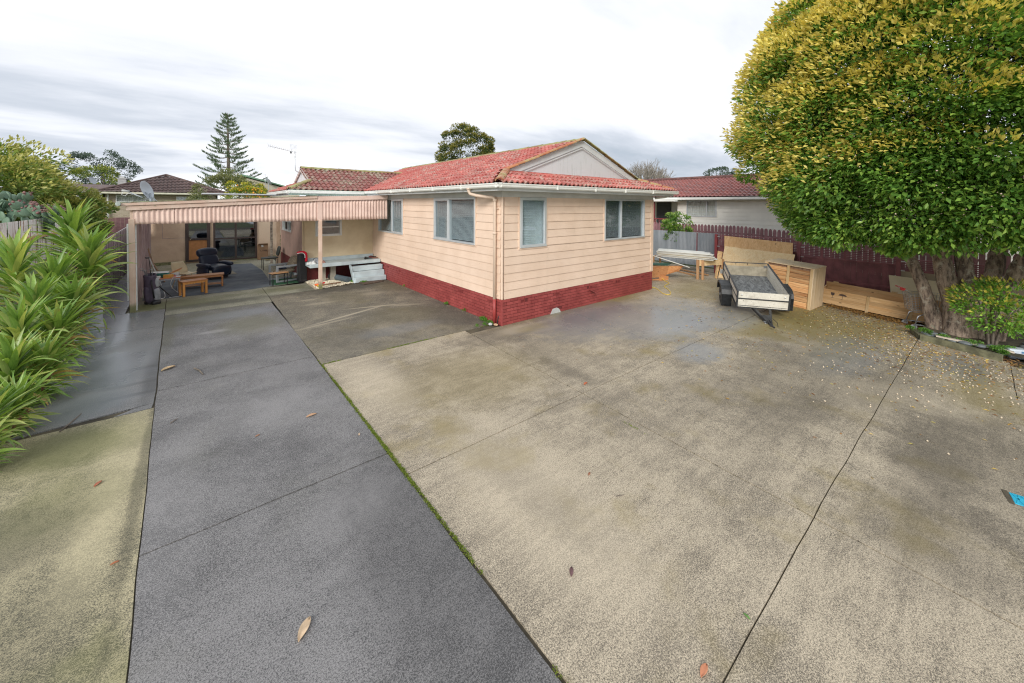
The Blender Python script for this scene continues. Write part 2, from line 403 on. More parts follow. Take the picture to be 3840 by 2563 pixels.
# concrete: stains, dark patches, moss, damp have own shapes; damp carries painted sky reflection
M_light = concrete('concrete_light', (.53,.45,.33), (.165,.14,.105), moss=(.25,.195,.065), speck=.26, mossk=.6, streak=-40, mid=.497,
    wet=[(2.3,-1.0,1.8,1.1,.95),(3.3,-2.0,1.7,1.0,.95),(4.7,-1.6,1.0,1.0,.5),(2.0,-3.5,.55,.4,.7),(4.5,-5.2,1.5,.45,.5),(5.2,-3.0,1.6,.5,.7),(5.6,-6.6,.9,.35,.6)],
    mossy=[(6.5,-3.8,1.9,1.0,.9),(4.4,-3.6,.8,.3,.5),(3.4,.0,1.8,.5,.6),(7.5,-1.2,1.6,1.2,.5),(5.7,-5.0,1.8,.4,.55),(3,.05,3.0,.35,.5),(4.5,-6.8,1.2,.3,.55),(.6,-.55,.5,.2,.5),(-1.9,-1.7,1.1,.9,.35),(7.0,-5.2,1.4,.5,.6)],
    pale=[(.1,-.4,.45,.22,.75),(.75,-.75,.5,.14,.5),(-3.2,-1.0,.35,1.0,.3),(-2.9,-4.2,.5,1.2,.3),(2.4,-5.8,.8,.35,.25),(3.0,-6.4,.5,.5,.3)],
    dk=[(-.3,-.45,.9,.5,.5),(1.2,-1.1,1.0,.5,.45),(2.2,-.75,.9,.35,.5),(-2.8,-3.8,.25,1.2,.15),(.6,-5.2,1.1,.35,.3),(-.6,-2.5,.15,.5,.35),(3.6,-6.0,1.2,.35,.35),(-.5,-6.6,.8,.5,.35),(1.0,-6.5,1.2,.3,.4),(6.2,-2.6,.9,.5,.5),(.9,.1,.9,.25,.5),(2.2,-5.0,1.6,1.0,.35),(4.2,-4.3,1.5,.8,.3),(.4,-4.2,.9,.5,.25),(1.6,-6.9,1.6,.7,.4),(-.2,-1.6,.7,.6,.3)])  # includes a darker patch under the trailer
M_dark = concrete('concrete_dark', (.255,.245,.240), (.078,.076,.076), moss=(.13,.125,.07), speck=.36, mossk=.10, mid=.495,
    wet=[(-4.6,4.75,.9,.35,.5)],
    pale=[(-5.05,3.45,.28,.10,.6),(-4.5,-.9,.7,.5,.18),(-5.5,-2.2,.2,1.2,.15),(-4.2,-3.3,.35,.3,.25)],
    dk=[(-4.4,1.3,1.3,1.6,.12),(-3.95,-4.2,.5,1.5,.35)],
    mossy=[(-4.35,3.6,.55,.75,.55),(-5.4,4.9,.8,.6,.5),(-4.2,5.9,1.7,.55,.45),(-5.8,4.2,.12,1.6,.4)])
M_brown = concrete('concrete_brown', (.31,.27,.20), (.085,.08,.065), moss=(.14,.12,.06), speck=.28, mossk=.55, mid=.515,
    wet=[(-1.9,1.2,.8,.3,.35)],
    pale=[(-2.35,3.0,.9,.05,.85,.35),(-1.6,3.35,.7,.04,.8,-.25),(-3.0,2.6,.7,.05,.5,.2),(-2.7,4.6,.4,.12,.4),(-1.2,4.9,.35,.2,.4),(-2.9,5.2,.3,.06,.5),(-.9,3.0,.5,.08,.5,-.4)],
    dk=[(-3.0,1.3,.6,.9,.3),(-.5,1.6,.5,1.4,.4),(-1.5,6.2,1.9,.45,.6)],
    mossy=[(-.3,5.6,.5,.9,.45),(-1.4,2.2,.8,.7,.35),(-2.0,5.0,.6,.7,.3)])
M_path = concrete('concrete_path', (.44,.385,.24), (.095,.09,.06), moss=(.15,.155,.05), speck=.25, mossk=.45, mid=.49,
    pale=[(-5.95,-.8,.2,.9,.35),(-6.0,-2.3,.15,.7,.35)], dk=[(-6.5,-.35,.35,.45,.5),(-5.76,-1.5,.05,1.9,.5),(-6.6,-2.0,.5,.5,.5),(-6.3,-3.2,.4,.6,.3)], mossy=[(-6.4,-.5,.5,.5,.6),(-6.3,-1.6,.4,.5,.3)])
M_wet = concrete('concrete_wet', (.26,.255,.25), (.09,.093,.097), moss=(.10,.09,.05), speck=.42, mossk=.25, mid=.48, base_rough=.5,
    wet=[(-6.8,5.2,.5,2.6,1.0),(-6.45,2.2,.55,1.3,.9),(-6.5,.8,.5,.5,.7),(-7.0,9,.5,4,.9)], dk=[(-5.86,1.6,.13,1.3,.7),(-6.05,1.9,.3,.08,.5),(-6.1,1.2,.35,.06,.5),(-6.0,.75,.3,.06,.5)])
M_apron = concrete('concrete_apron', (.36,.345,.26), (.17,.165,.125), moss=(.13,.135,.05), speck=.3, mossk=.6, mid=.48, dk=[(-4.9,6.35,1.3,.28,.75),(-3.1,6.0,.7,.35,.6),(-2.6,6.6,.3,.6,.5)], mossy=[(-5.6,6.9,.9,.5,.6),(-3.3,7.2,.8,.35,.5),(-6.4,6.9,.3,.5,.8)])
drive = thing('driveway', None, None, (0,0,0)); drive['kind'] = 'structure'
def slab(quad, mt, z=0.0):
    sheet(MB(), quad, z, depth=.06, nseg=.22, wob=.009).build('concrete_slab', mt, drive, fix=True)
def jx(y): return -5.765-.032*(y-.1)   # the long joint left of the driveway
G = .009
ys = [(-9.5,-6.3),(-6.3,-2.76-G),(-2.76+G,.68),(.68+2*G,5.62)]
for a, b in ys: slab([(jx(a)+.005,a),(-3.69-.016,a),(-3.69-.016,b),(jx(b)+.005,b)], M_dark)
slab([(-3.69+.012,.21+.014),(-.03,.21+.014),(-.03,5.62),(-3.75,5.62)], M_brown)
slab([(jx(5.64)+.01,5.64),(-3.72,5.64),(-3.72,7.78),(-6.62,7.78),(-6.62,6.42),(jx(6.4),6.42)][:2]+[(-3.72,7.78),(jx(5.64)-.05,7.78)], M_apron)
slab([(-6.68,6.42),(jx(6.42)-.01,6.42),(jx(5.64)-.06,7.78),(-6.60,7.78)], M_apron)
slab([(-3.70,5.64),(-.03,5.64),(-.03,6.62),(-3.70,6.40)], M_brown)
slab([(-3.70,6.42),(-2.36,6.42),(-2.36,8.15),(-3.70,7.78)], M_apron)
slab([(-6.6,7.795),(-2.47,7.795),(-2.47,15.7),(-6.85,15.7)], M_apron)
# light slabs to the right of the driveway and in front of the house
def j7(y): return -1.0+.045*(y+3.2)
def j8(y): return 2.0+.09*(y+.3)
def j9(y): return 5.25+.12*y
rows = [(-9.5,-5.944),(-5.934,-3.212),(-3.199,.205)]
for a, b in rows:
    slab([(-3.69+.014,a),(j7(a)-G,a),(j7(b)-G,b),(-3.69+.014,b)], M_light)
    slab([(j7(a)+G,a),(j8(a)-G,a),(j8(b)-G,b if b < 0 else -.02),(j7(b)+G,b if b < 0 else -.02)], M_light)
    slab([(j8(a)+G,a),(j9(a)-G,a),(j9(b)-G,b if b < 0 else -.02),(j8(b)+G,b if b < 0 else -.02)], M_light)
slab([(j9(-9.5)+G,-9.5),(6.7,-9.5),(6.7,-7.2),(j9(-7.2)+G,-7.2)], M_light)
slab([(j9(-7.19)+G,-7.19),(7.0,-7.19),(7.25,-5.945),(j9(-5.945)+G,-5.945)], M_light)
slab([(j9(-5.93)+G,-5.93),(8.6,-5.93),(9.9,-3.215),(j9(-3.215)+G,-3.215)], M_light)
slab([(j9(-3.195)+G,-3.195),(10.95,-3.195),(10.95,-.02),(j9(0)+G,-.02)], M_light)
slab([(6.2,0),(10.95,0),(10.95,9),(6.2,9)], M_light)
# left path
slab([(-9.3,-9.5),(jx(-9.5)-.006,-9.5),(jx(0)-.006,.10),(-9.3,.10)], M_path)
slab([(-7.6,.14),(jx(.3)-.012,.28),(jx(4.6)-.012,4.6),(-7.4,4.6)], M_wet)
slab([(-7.4,4.615),(jx(4.6)-.012,4.615),(jx(6.4),6.4),(-7.4,6.4)], M_wet)
slab([(-7.4,6.415),(-6.70,6.415),(-6.95,16),(-7.6,16)], M_wet)
# chipped corner of the path joint
MB().prism([(-6.15,.115,0),(-5.80,.115,0),(-5.79,.27,0),(-5.95,.24,0)],(0,0,-.03)).build('slab_patch', M_wet, drive)
M_carpet = MT('carpet'); _n = M_carpet.noise(M_carpet.pos, 1.6, 7, .7, .5); _f = M_carpet.noise(M_carpet.pos, 90, 3)
M_carpet.color(M_carpet.mix(M_carpet.math('MULTIPLY', M_carpet.step(M_carpet.noise(M_carpet.mapped(M_carpet.pos,(3,7,1)),1.5,4),.62,.68),.6), M_carpet.mix(M_carpet.step(_n,.3,.7), (.085,.105,.135), (.17,.19,.21)), (.05,.06,.075)))
M_carpet.rough(.95); M_carpet.bump(_f,.5,.004); M_carpet = M_carpet.m
o = MB().prism([(-6.50,7.84,0),(-3.95,7.78,0),(-3.30,8.0,0),(-3.2,8.5,0),(-3.35,9.2,0),(-3.3,11.6,0),(-3.45,14.0,0),(-4.5,14.2,0),(-4.45,11.9,0),(-6.62,11.7,0)],(0,0,.014)).build('floor_carpet', M_carpet, fix=True)
tag(o,'worn blue grey carpet laid over the carport floor','carpet')
o = MB().prism([(-4.45,14.1,0),(-4.15,11.2,0),(-4.42,11.2,0),(-5.1,11.4,0),(-5.0,14.1,0)],(0,0,.02)).build('carpet_offcut', plain('offcut',(.24,.22,.17),.95,.3,3,.4,80)); tag(o,'beige carpet offcut on the carport floor behind the recliner','carpet piece')
o = MB().prism([(-3.42,8.02,0),(-2.38,8.10,0),(-2.4,9.0,0),(-3.3,9.1,0)],(0,0,.018)).build('turf_mat', plain('turf',(.035,.13,.06),.9,.45,12,.8,140)); tag(o,'green artificial turf mat under the grey framed armchair','turf mat')
o = MB().prism([(-4.7,15.3,0),(-3.9,15.3,0),(-3.9,15.6,0),(-4.7,15.6,0)],(0,0,.02)).build('door_mat', plain('jute',(.33,.26,.15),.95,.3,30,.5,90)); tag(o,'small tan mat below the brown framed carport window','mat')

# ================================================================== MATERIALS OF THE HOUSE
def boardmat():
    t = MT('weatherboard_paint'); p = t.pos
    n = t.noise(p, 1.4, 6, .6); g = t.noise(t.mapped(p,(3,3,.6)), 2.0, 5, .6)
    c = t.mix(t.step(n,.3,.7), (.74,.555,.42), (.82,.63,.49))
    c = t.mix(t.math('MULTIPLY', t.step(g,.55,.8), .22), c, (.50,.40,.30))
    c = t.mix(t.math('MULTIPLY', t.step(t.noise(p,26,2),.70,.74), .5), c, (.42,.30,.22))
    c = t.mix(t.rnd(), t.mix(1,c,(.965,)*3,'MULTIPLY'), t.mix(1,c,(1.03,1.025,1.02),'MULTIPLY'))
    t.color(c); t.rough(.55); t.bump(t.noise(t.mapped(p,(4,4,60)),1.0,4), .18, .003); return t.m
M_board = boardmat()
def recessboard():
    t = MT('weatherboard_recess'); p = t.pos; n = t.noise(p, 1.8, 6, .6)
    t.color(t.mix(t.step(n,.3,.7), (.66,.53,.34), (.78,.66,.45))); t.rough(.6); return t.m
M_board2 = recessboard()  # yellower, slightly darker board colour for the recess wall
M_lining = plain('lining', (.42,.32,.24), .8)
def brickmat():
    t = MT('painted_brick'); p = t.pos; v = t.n('ShaderNodeTexVoronoi'); t.l(p, v.inputs[0]); v.inputs['Scale'].default_value = 95
    n = t.noise(p, 3, 5)
    c = t.mix(t.step(n,.3,.7), (.34,.060,.055), (.47,.095,.085)); c = t.mix(t.rnd(), t.mix(1,c,(.82,.8,.8),'MULTIPLY'), t.mix(1,c,(1.15,1.2,1.2),'MULTIPLY'))
    c = t.mix(t.math('MULTIPLY', t.step(v.outputs['Distance'],.2,.5),.35), c, (.17,.03,.03))
    t.color(c); t.rough(.5); t.bump(v.outputs['Distance'], .8, .006); return t.m
M_brick = brickmat()
M_mortar = plain('painted_mortar', (.15,.025,.024), .7, .25, 5)
def tilemat(name, a, b, lich, lk, ls=9, lo=.50, rndv=.2):
    t = MT(name); p = t.pos; n = t.noise(p, 4, 5, .6)
    c = t.mix(t.step(n,.3,.7), a, b); r = t.rnd()
    c = t.mix(r, t.mix(1,c,(1-rndv,)*3,'MULTIPLY'), t.mix(1,c,(1+rndv,1+rndv*.9,1+rndv*.8),'MULTIPLY'))
    l1 = t.step(t.noise(p, ls, 6, .7), lo, lo+.12); l2 = t.step(t.noise(p, 1.1, 4), .38, .62)
    c = t.mix(t.math('MULTIPLY', t.math('MULTIPLY', l1, l2), lk), c, lich)
    y = t.step(t.noise(p, 14, 3), .68, .72); c = t.mix(t.math('MULTIPLY', t.math('MULTIPLY', y, l2), .6), c, (.45,.33,.05))
    t.color(c); t.rough(.55); t.bump(t.noise(p, 30, 4), .5, .008); return t.m
M_tile = tilemat('red_tile', (.40,.090,.075), (.52,.17,.14), (.50,.44,.36), .75, ls=11, lo=.47, rndv=.22)
M_tile2 = tilemat('aged_tile', (.185,.055,.05), (.27,.10,.085), (.36,.34,.25), .85, 7, .44, .28)
M_ridge = tilemat('ridge_tile', (.40,.12,.06), (.50,.19,.08), (.40,.37,.17), .9, 8, .42, .12)
M_ridge2 = tilemat('mossy_ridge', (.24,.13,.07), (.36,.30,.12), (.35,.36,.15), .95, 6, .36, .2)
M_gutter = plain('gutter_paint', (.80,.80,.75), .4, .06, 2, .05, 40, world=True)
M_fascia = plain('fascia_paint', (.66,.68,.68), .5, .08, 2, .08, 40, world=True)
M_soffit = plain('soffit_paint', (.60,.60,.57), .6, .08, 2, .05, 40, world=True)
def gablemat():
    t = MT('weathered_panel'); p = t.pos
    s_ = t.noise(t.mapped(p,(9,9,.8)), 1.3, 6, .65); n = t.noise(p, 2, 5)
    c = t.mix(t.math('MULTIPLY', t.math('MULTIPLY', t.step(s_,.50,.70), t.step(n,.42,.58)), .6), (.63,.64,.65), (.30,.33,.27)); t.color(c); t.rough(.6); return t.m
M_gable = gablemat()
M_alu = plain('aluminium_frame', (.62,.65,.66), .35, .05, 3, 0, metal=.35)
M_whitef = plain('white_frame', (.74,.75,.73), .45, .06, 3, 0)
M_glass = glassmat('window_glass', (.93,.96,.97), .22)
M_darkglass = glassmat('dark_glass', (.30,.36,.38), .62)
M_blind = plain('blind_slat', (.68,.75,.76), .45, .05, 5, 0)
M_curtain = plain('curtain', (.66,.62,.56), .85, .1, 8, .2, 20)
M_room = plain('room_in_shade', (.10,.105,.11), .9)  # the shade of an unlit room put into a dark colour
M_brown_f = plain('bronze_frame', (.07,.05,.045), .4, .15, 4, .05)
M_deck = plain('painted_step', (.50,.58,.60), .5, .12, 3, .15, 50, world=True)

# ================================================================== HOUSE
BT, WT = .60, 2.90
house = thing('house', 'pink beige weatherboard house with red brick base and red tiled roof', 'house')
class Wall:
    def __init__(s, O, U, N): s.O, s.U, s.N = Vector(O), Vector(U), Vector(N)
    def P(s, u, z, d=0): return s.O+s.U*u+s.N*d+Vector((0,0,z))
    def box(s, mb, u0,u1,z0,z1,d0,d1): return mb.hexa([s.P(u0,z0,d0),s.P(u1,z0,d0),s.P(u1,z0,d1),s.P(u0,z0,d1),s.P(u0,z1,d0),s.P(u1,z1,d0),s.P(u1,z1,d1),s.P(u0,z1,d1)])
def cut(u0,u1,z0,z1,holes):
    zs = sorted({z0,z1}|{z for h in holes for z in (h[2],h[3]) if z0 < z < z1}); out = []
    for a, b in zip(zs, zs[1:]):
        iv = [(u0,u1)]
        for h in holes:
            if h[2] < b-1e-6 and h[3] > a+1e-6:
                nv = []
                for (p,q) in iv:
                    if h[0] > p: nv.append((p,min(q,h[0])))
                    if h[1] < q: nv.append((max(p,h[1]),q))
                iv = [(p,q) for p,q in nv if q-p > .01]
        out += [(p,q,a,b) for p,q in iv]
    return out
def boards(wall, u0, u1, z0, z1, holes, mt, parent, course=.1917, joints=True):
    n = round((z1-z0)/course); h = (z1-z0)/n
    for i in range(n):
        a, b = z0+i*h, z0+(i+1)*h
        segs = [(u0,u1)]
        if joints and u1-u0 > 3: s_ = u0+(u1-u0)*random.choice((.38,.52,.66,.45)); segs = [(u0,s_-.001),(s_+.001,u1)]
        for (p,q) in segs:
            for (c0,c1,e0,e1) in cut(p,q,a,b,holes):
                if e1-e0 < .012: continue
                f = lambda z: .034-.020*(z-a)/h
                mb = MB(); lo = e0-(.012 if e0 == a else 0)
                mb.hexa([wall.P(c0,lo,.003),wall.P(c1,lo,.003),wall.P(c1,lo,f(e0)),wall.P(c0,lo,f(e0)),wall.P(c0,e1,.003),wall.P(c1,e1,.003),wall.P(c1,e1,f(e1)),wall.P(c0,e1,f(e1))])
                mb.build('weatherboard', mt, parent)
def lining(wall, u0,u1,z0,z1,holes,parent,mt=None):
    mb = MB()
    for (p,q,a,b) in cut(u0,u1,z0,z1,holes): wall.box(mb,p,q,a,b,-.12,0)
    mb.build('wall', mt or M_lining, parent)
def window(wall, u0,u1,z0,z1, parent, shut=.9, split=(), fm=None, blind=True, glass=None, fr=.045, name='window', sashes=(), trim=None, curtain=None, tilt=0):
    fm = fm or M_alu; mb = MB(); d0, d1 = -.07, .052
    wall.box(mb,u0,u1,z1-fr,z1,d0,d1); wall.box(mb,u0,u1,z0,z0+fr,d0,d1+.012); wall.box(mb,u0,u0+fr,z0+fr,z1-fr,d0,d1); wall.box(mb,u1-fr,u1,z0+fr,z1-fr,d0,d1)
    for s_ in split: wall.box(mb,s_-.02,s_+.02,z0+fr,z1-fr,d0+.01,d1-.004)
    fo = mb.build(name, fm, parent, bev=.003)
    if trim:
        tb = MB(); g = .035
        for a in ((u0-g,u0-.001,z0-g,z1),(u1+.001,u1+g,z0-g,z1),(u0,u1,z0-g,z0-.001)): wall.box(tb,*a,0,.040)
        tb.build('sill', trim, fo)
    edges = [u0+fr,*[x for s_ in split for x in (s_-.02,s_+.02)],u1-fr]
    for i in range(0,len(edges),2):
        a, b = edges[i], edges[i+1]
        if i//2 in sashes:
            sb_ = MB(); k = .028; dd = .058
            for q in ((a,b,z1-fr-k,z1-fr),(a,b,z0+fr,z0+fr+k),(a,a+k,z0+fr+k,z1-fr-k),(b-k,b,z0+fr+k,z1-fr-k)): wall.box(sb_,*q,.0,dd)
            sb_.build('sash', fm, fo, bev=.002); p_ = (a+k,b-k,z0+fr+k,z1-fr-k,.012,.018)
        else: p_ = (a,b,z0+fr,z1-fr,-.005,.001)
        wall.box(MB(), *p_).build('pane', glass or M_glass, fo)
    if blind:
        bm_ = MB(); z = z0+fr+.03; rr = random.Random(int(u0*100))
        while z < z1-fr-.02:
            for i in range(0,len(edges),2):
                a, b = edges[i]+.012, edges[i+1]-.012; j = rr.uniform(-.002,.002)
                bm_.hexa([wall.P(a,z-.010*shut+j,-.034),wall.P(b,z-.010*shut,-.034),wall.P(b,z-.010*shut+.001,-.032),wall.P(a,z-.010*shut+.001+j,-.032),wall.P(a,z+.008*shut+j,-.047),wall.P(b,z+.008*shut,-.047),wall.P(b,z+.008*shut+.001,-.045),wall.P(a,z+.008*shut+.001+j,-.045)])
            z += .024
        bo = bm_.build('blind', M_blind, fo); bo['kind'] = 'stuff'
    if curtain:
        cb = MB(); a, b = u0+fr, u1-fr; n = int((b-a)/.02)
        zt = z1-fr if curtain is True else curtain
        cb.grid(lambda s,t: wall.P(a+(b-a)*s, z0+fr+(zt-z0-fr)*t, -.05+.010*math.sin(s*n*1.05)+.004*math.sin(s*n*.37)), n*2, 2)
        cb.build('curtain', M_curtain, fo, fix=False, solid=.002)
    rb = MB(); wall.box(rb,u0-.1,u1+.1,z0-.1,min(z1+.05,2.93),-1.3,-.121)
    rb.f = [f for f in rb.f]; del rb.f[4]     # open towards the window
    ro = rb.build('room_recess', M_room, fo, fix=False)
    return fo
WR = Wall((0,0,0),(1,0,0),(0,-1,0)); WL = Wall((0,0,0),(0,1,0),(-1,0,0)); WE = Wall((0,8.2,0),(1,0,0),(0,-1,0)); WS = Wall((-2.45,0,0),(0,1,0),(-1,0,0))
hR = [(.485,1.328,1.716,WT+.01),(3.625,5.64,1.721,WT+.01)]
hL = [(1.044,3.165,1.726,WT+.01),(5.33,7.55,1.703,WT+.01)]
hE = [(-2.03,-1.21,1.585,2.14)]
hS = [(10.15,12.2,1.59,2.02)]
lining(WR,0,6.15,BT,WT+.25,hR,house); lining(WL,.12,8.2,BT,WT+.25,hL,house); lining(WE,-2.33,-.12,.3,WT+.25,hE,house); lining(WS,8.2,12.8,.3,2.5,hS,house,M_lining)
boards(WR,.035,6.15,BT,WT,hR,M_board,house); boards(WL,.035,8.165,BT,WT,hL,M_board,house)
boards(WE,-2.42,-.035,.80,WT,hE,M_board2,house,course=.175,joints=False)
M_side = plain('side_board_shaded', (.50,.33,.27), .7, .12, 2, .2, 40, world=True)  # side wall boards darkened: carport shade put into the colour
boards(WS,8.2+.03,12.75,.62,2.45,hS,M_side,house,course=.19,joints=False)
# corner trims (soaker look, slightly proud), far wall faces for other views
cb = MB(); cb.box(-.045,.002,-.045,.002,BT-.01,WT); cb.build('corner_trim', M_board, house, bev=.01)
MB().box(-.03,0.002,8.17,8.2-.001,.8,WT).build('corner_trim', M_board, house); MB().box(-2.485,-2.44,8.16,8.2,.80,WT).build('corner_trim', M_board2, house, bev=.006)
MB().box(6.03,6.17,-.036,.002,BT,WT).build('corner_trim', M_board, house)
MB().box(6.03,6.15,.002,13.5,0,WT+.25).build('wall', M_board, house)
MB().box(-.12,6.03,13.38,13.5,0,WT+.25).build('wall', M_board, house)
window(WR,*hR[0][:3],WT-.003,house,sashes=(0,),trim=M_board,fr=.04)
window(WR,*hR[1][:3],WT-.003,house,shut=.25,split=(4.424,),sashes=(),trim=M_board)
window(WL,*hL[0][:3],WT-.003,house,shut=.45,split=(2.335,),sashes=(1,),trim=M_board)
window(WL,*hL[1][:3],WT-.003,house,shut=.5,split=(6.28,),sashes=(0,),trim=M_board)
window(WE,*hE[0][:4],house,split=(),fm=M_whitef,blind=False,glass=M_glass,trim=M_whitef)
mb = MB(); WE.box(mb,-1.98,-1.26,1.86,1.90,.0,.06); mb.build('glazing_bar', M_whitef, house)
window(WS,*hS[0][:4],house,split=(10.95,),fm=M_whitef,blind=False,trim=M_side)
# brick base: bricks one by one, painted mortar behind
mb = MB(); WR.box(mb,0,6.15,-.1,BT-.012,-.10,.020); WL.box(mb,.0,8.2,-.1,BT-.012,-.10,.020); mb.build('brick_backing', M_mortar, house)
mb = MB(); WE.box(mb,-2.45,0,-.1,.80,-.10,.012); WS.box(mb,8.2,12.8,-.1,.62,-.10,.012); mb.build('brick_backing', M_mortar, house)
bl, bh, jt = .215, .0735, .010
b0 = MB(); b0.box(0,bl-jt,-.04,.0,0,bh-jt); 
def chamf(mb, c=.004):
    P = mb.v; return mb
brick_me = shared(b0,'brick',M_brick); half = MB(); half.box(0,bl/2-jt,-.04,0,0,bh-jt); half_me = shared(half,'brick_half',M_brick)
vents_R = [.55,1.75,3.0+.1,4.35,5.55]; vents_L = [.42,1.75,3.0,4.35,5.6,6.6]
cand = []
def lay(wall, length, isR):
    M0 = Matrix(((1,0,0,0),(0,1,0,0),(0,0,1,0),(0,0,0,1))) if isR else Matrix.Rotation(-PI/2,4,'Z')
    for r in range(8):
        z = .004+r*bh; off = 0 if r%2 else -bl/2
        u = off
        while u < length-.05:
            a = max(u,0); hf = (u < 0) or (u+bl > length)
            if isR: T = Matrix.Translation(wall.P(a,z,.024+random.uniform(0,.005)))
            else: T = Matrix.Translation(wall.P(a+(bl/2 if hf else bl)-jt,z,.024+random.uniform(0,.005)))
            vent = r == 6 and any(abs(u+bl/2-v) < .11 for v in (vents_R if isR else vents_L))
            hid = (not isR) and u > 6.95
            if not vent and not hid and not (isR and r < 2 and 1.55 < u < 1.75):
                Mx = (T@Matrix.Translation((0,.036,0)) if isR else T@Matrix.Rotation(-PI/2,4,'Z')@Matrix.Translation((0,.036,0)))
                if isR: Mx = Matrix.Translation(wall.P(a,z,random.uniform(0,.005))+Vector((0,.0,0)))@Matrix.Translation((0,.01,0))
                else: Mx = Matrix.Translation(wall.P(a+(bl/2 if hf else bl)-jt,z,random.uniform(0,.005)))@Matrix.Rotation(-PI/2,4,'Z')@Matrix.Translation((0,.01,0))
                pr = (wall.P(a,z)-cam.location).length
                cand.append((pr, half_me if hf else brick_me, Mx))
            u += bl
lay(WR,6.15,True); lay(WL,8.0,False)
cand.sort(key=lambda c: c[0])
cm = cam.matrix_world.to_translation()
for pr, me, Mx in cand[:300]: piece(me,'brick',house,Mx)
mb = MB()
for pr, me, Mx in cand[300:]:
    n = len(mb.v); mb.v += [tuple(Mx@v.co) for v in me.vertices]; mb.f += [tuple(n+i for i in p.vertices) for p in me.polygons]
if mb.v: mb.build('brickwork', M_brick, house)['kind'] = 'stuff'
mb = MB(); mb.box(-.034,.006,-.034,.006,0,BT-.012); mb.build('brick_quoin', M_brick, house)
for wl, vs_, isR in ((WR,vents_R,1),(WL,vents_L,0)):
    for u in vs_:
        mb = MB()
        wl.box(mb,u-.10,u+.10,.445,.455,.02,.032); wl.box(mb,u-.10,u+.10,.505,.515,.02,.032); wl.box(mb,u-.10,u-.092,.455,.505,.02,.032); wl.box(mb,u+.092,u+.10,.455,.505,.02,.032)
        for z in (.464,.479,.494): wl.box(mb,u-.09,u+.09,z,z+.006,.021,.036)
        mb.build('air_vent', M_brick, house)
M_pale = plain('pale_cement',(.52,.53,.50),.8,.15,6,.3,40)
MB().prism([(1.50,-.045,0),(1.86,-.045,0),(1.80,-.045,.09),(1.72,-.045,.13),(1.58,-.045,.12)],(0,.03,0)).build('mortar_patch', M_pale, house)
mb = MB(); mb.bar((2.98,-.03,.42),(3.14,-.15,.33),.12,.008); mb.build('vent_flap', M_brick, house)

# ---- roof
EZ = 3.20; SL = .374; XL, XR, YF, YB = -.42, 6.70, -.42, 13.2; XM = 3.14; RZ = EZ+SL*(XM-XL); YG = .45
def zmain(x): return EZ+SL*(min(x,2*XM-x)-XL)
# tile: two-roll concrete tile, local x across, y up the slope, z out
TW, TL_ = .300, .300
def tile_mb(w_=TW, l_=TL_*1.12, th=.034, nx=12):
    mb = MB(); prof = []
    for i in range(nx+1):
        s_ = i/nx; prof.append((s_*w_, .026*math.cos(2*PI*s_*2)+.014))
    for (y, dz) in ((0,.036),(l_,.0)):
        for x, z in prof: mb.v.append((x,y,z+dz))
    for x, z in prof: mb.v.append((x,0,z+.036-th))
    k = nx+1
    for i in range(nx):
        mb.f.append((i,i+1,k+i+1,k+i)); mb.f.append((i,2*k+i,2*k+i+1,i+1))
    return mb
def mk(mb, nm, mt):
    me = bpy.data.meshes.new(nm); me.from_pydata(mb.v,[],mb.f); me.update(); me.materials.append(mt); return me
tile_me = mk(tile_mb(),'roof_tile',M_tile); tile2_me = mk(tile_mb(.34,.34),'aged_roof_tile',M_tile2)
def frame(o, xa, ya):
    xa = Vector(xa).normalized(); ya = Vector(ya).normalized(); za = xa.cross(ya)
    return Matrix(((xa.x,ya.x,za.x,o[0]),(xa.y,ya.y,za.y,o[1]),(xa.z,ya.z,za.z,o[2]),(0,0,0,1)))
tiles = []
def lay_tiles(o, xa, ya, length, slope_len, keep, me, tw, tl):
    M = frame(o, xa, ya); n = int(length/tw)+1; k = int(slope_len/tl)+1
    for j in range(k):
        for i in range(n):
            c = M@Vector(((i+.5)*tw,(j+.5)*tl,0))
            if keep(c):
                tiles.append(((c-cm).length, me, M@Matrix.Translation((i*tw+random.uniform(-.003,.003),j*tl,random.uniform(0,.004)))@Matrix.Rotation(random.uniform(-.006,.006),4,'Z')))
csl = math.sqrt(1+SL*SL)
# main left plane (x axis runs back -> front so that the normal points out)
WY, WRZ = 9.95, 4.07; XJ = (WRZ-EZ)/SL+XL
def keep_left(c):
    if c.x > XM-.02: return False
    if c.y < YG and c.x-XL > (c.y-YF): return False
    if c.y > 7.8:     # valley with the wing
        t = (c.x-XL)/(XJ-XL)
        if c.x < XJ and c.y > 7.8+t*(WY-7.8): return False
    return c.y < 12.6
lay_tiles((XL-.05,YB,EZ-.02), (0,-1,0), (1,0,SL), YB-YF, (XM-XL+.05)*csl, keep_left, tile_me, TW, TL_)
# lower hip skirt at the front
lay_tiles((XL,YF-.05,EZ-.02), (1,0,0), (0,1,SL), XR-XL, 1.02, lambda c: c.x-XL > c.y-YF-.12 and XR-c.x > c.y-YF-.12 and c.y < YG+.04, tile_me, TW, TL_)
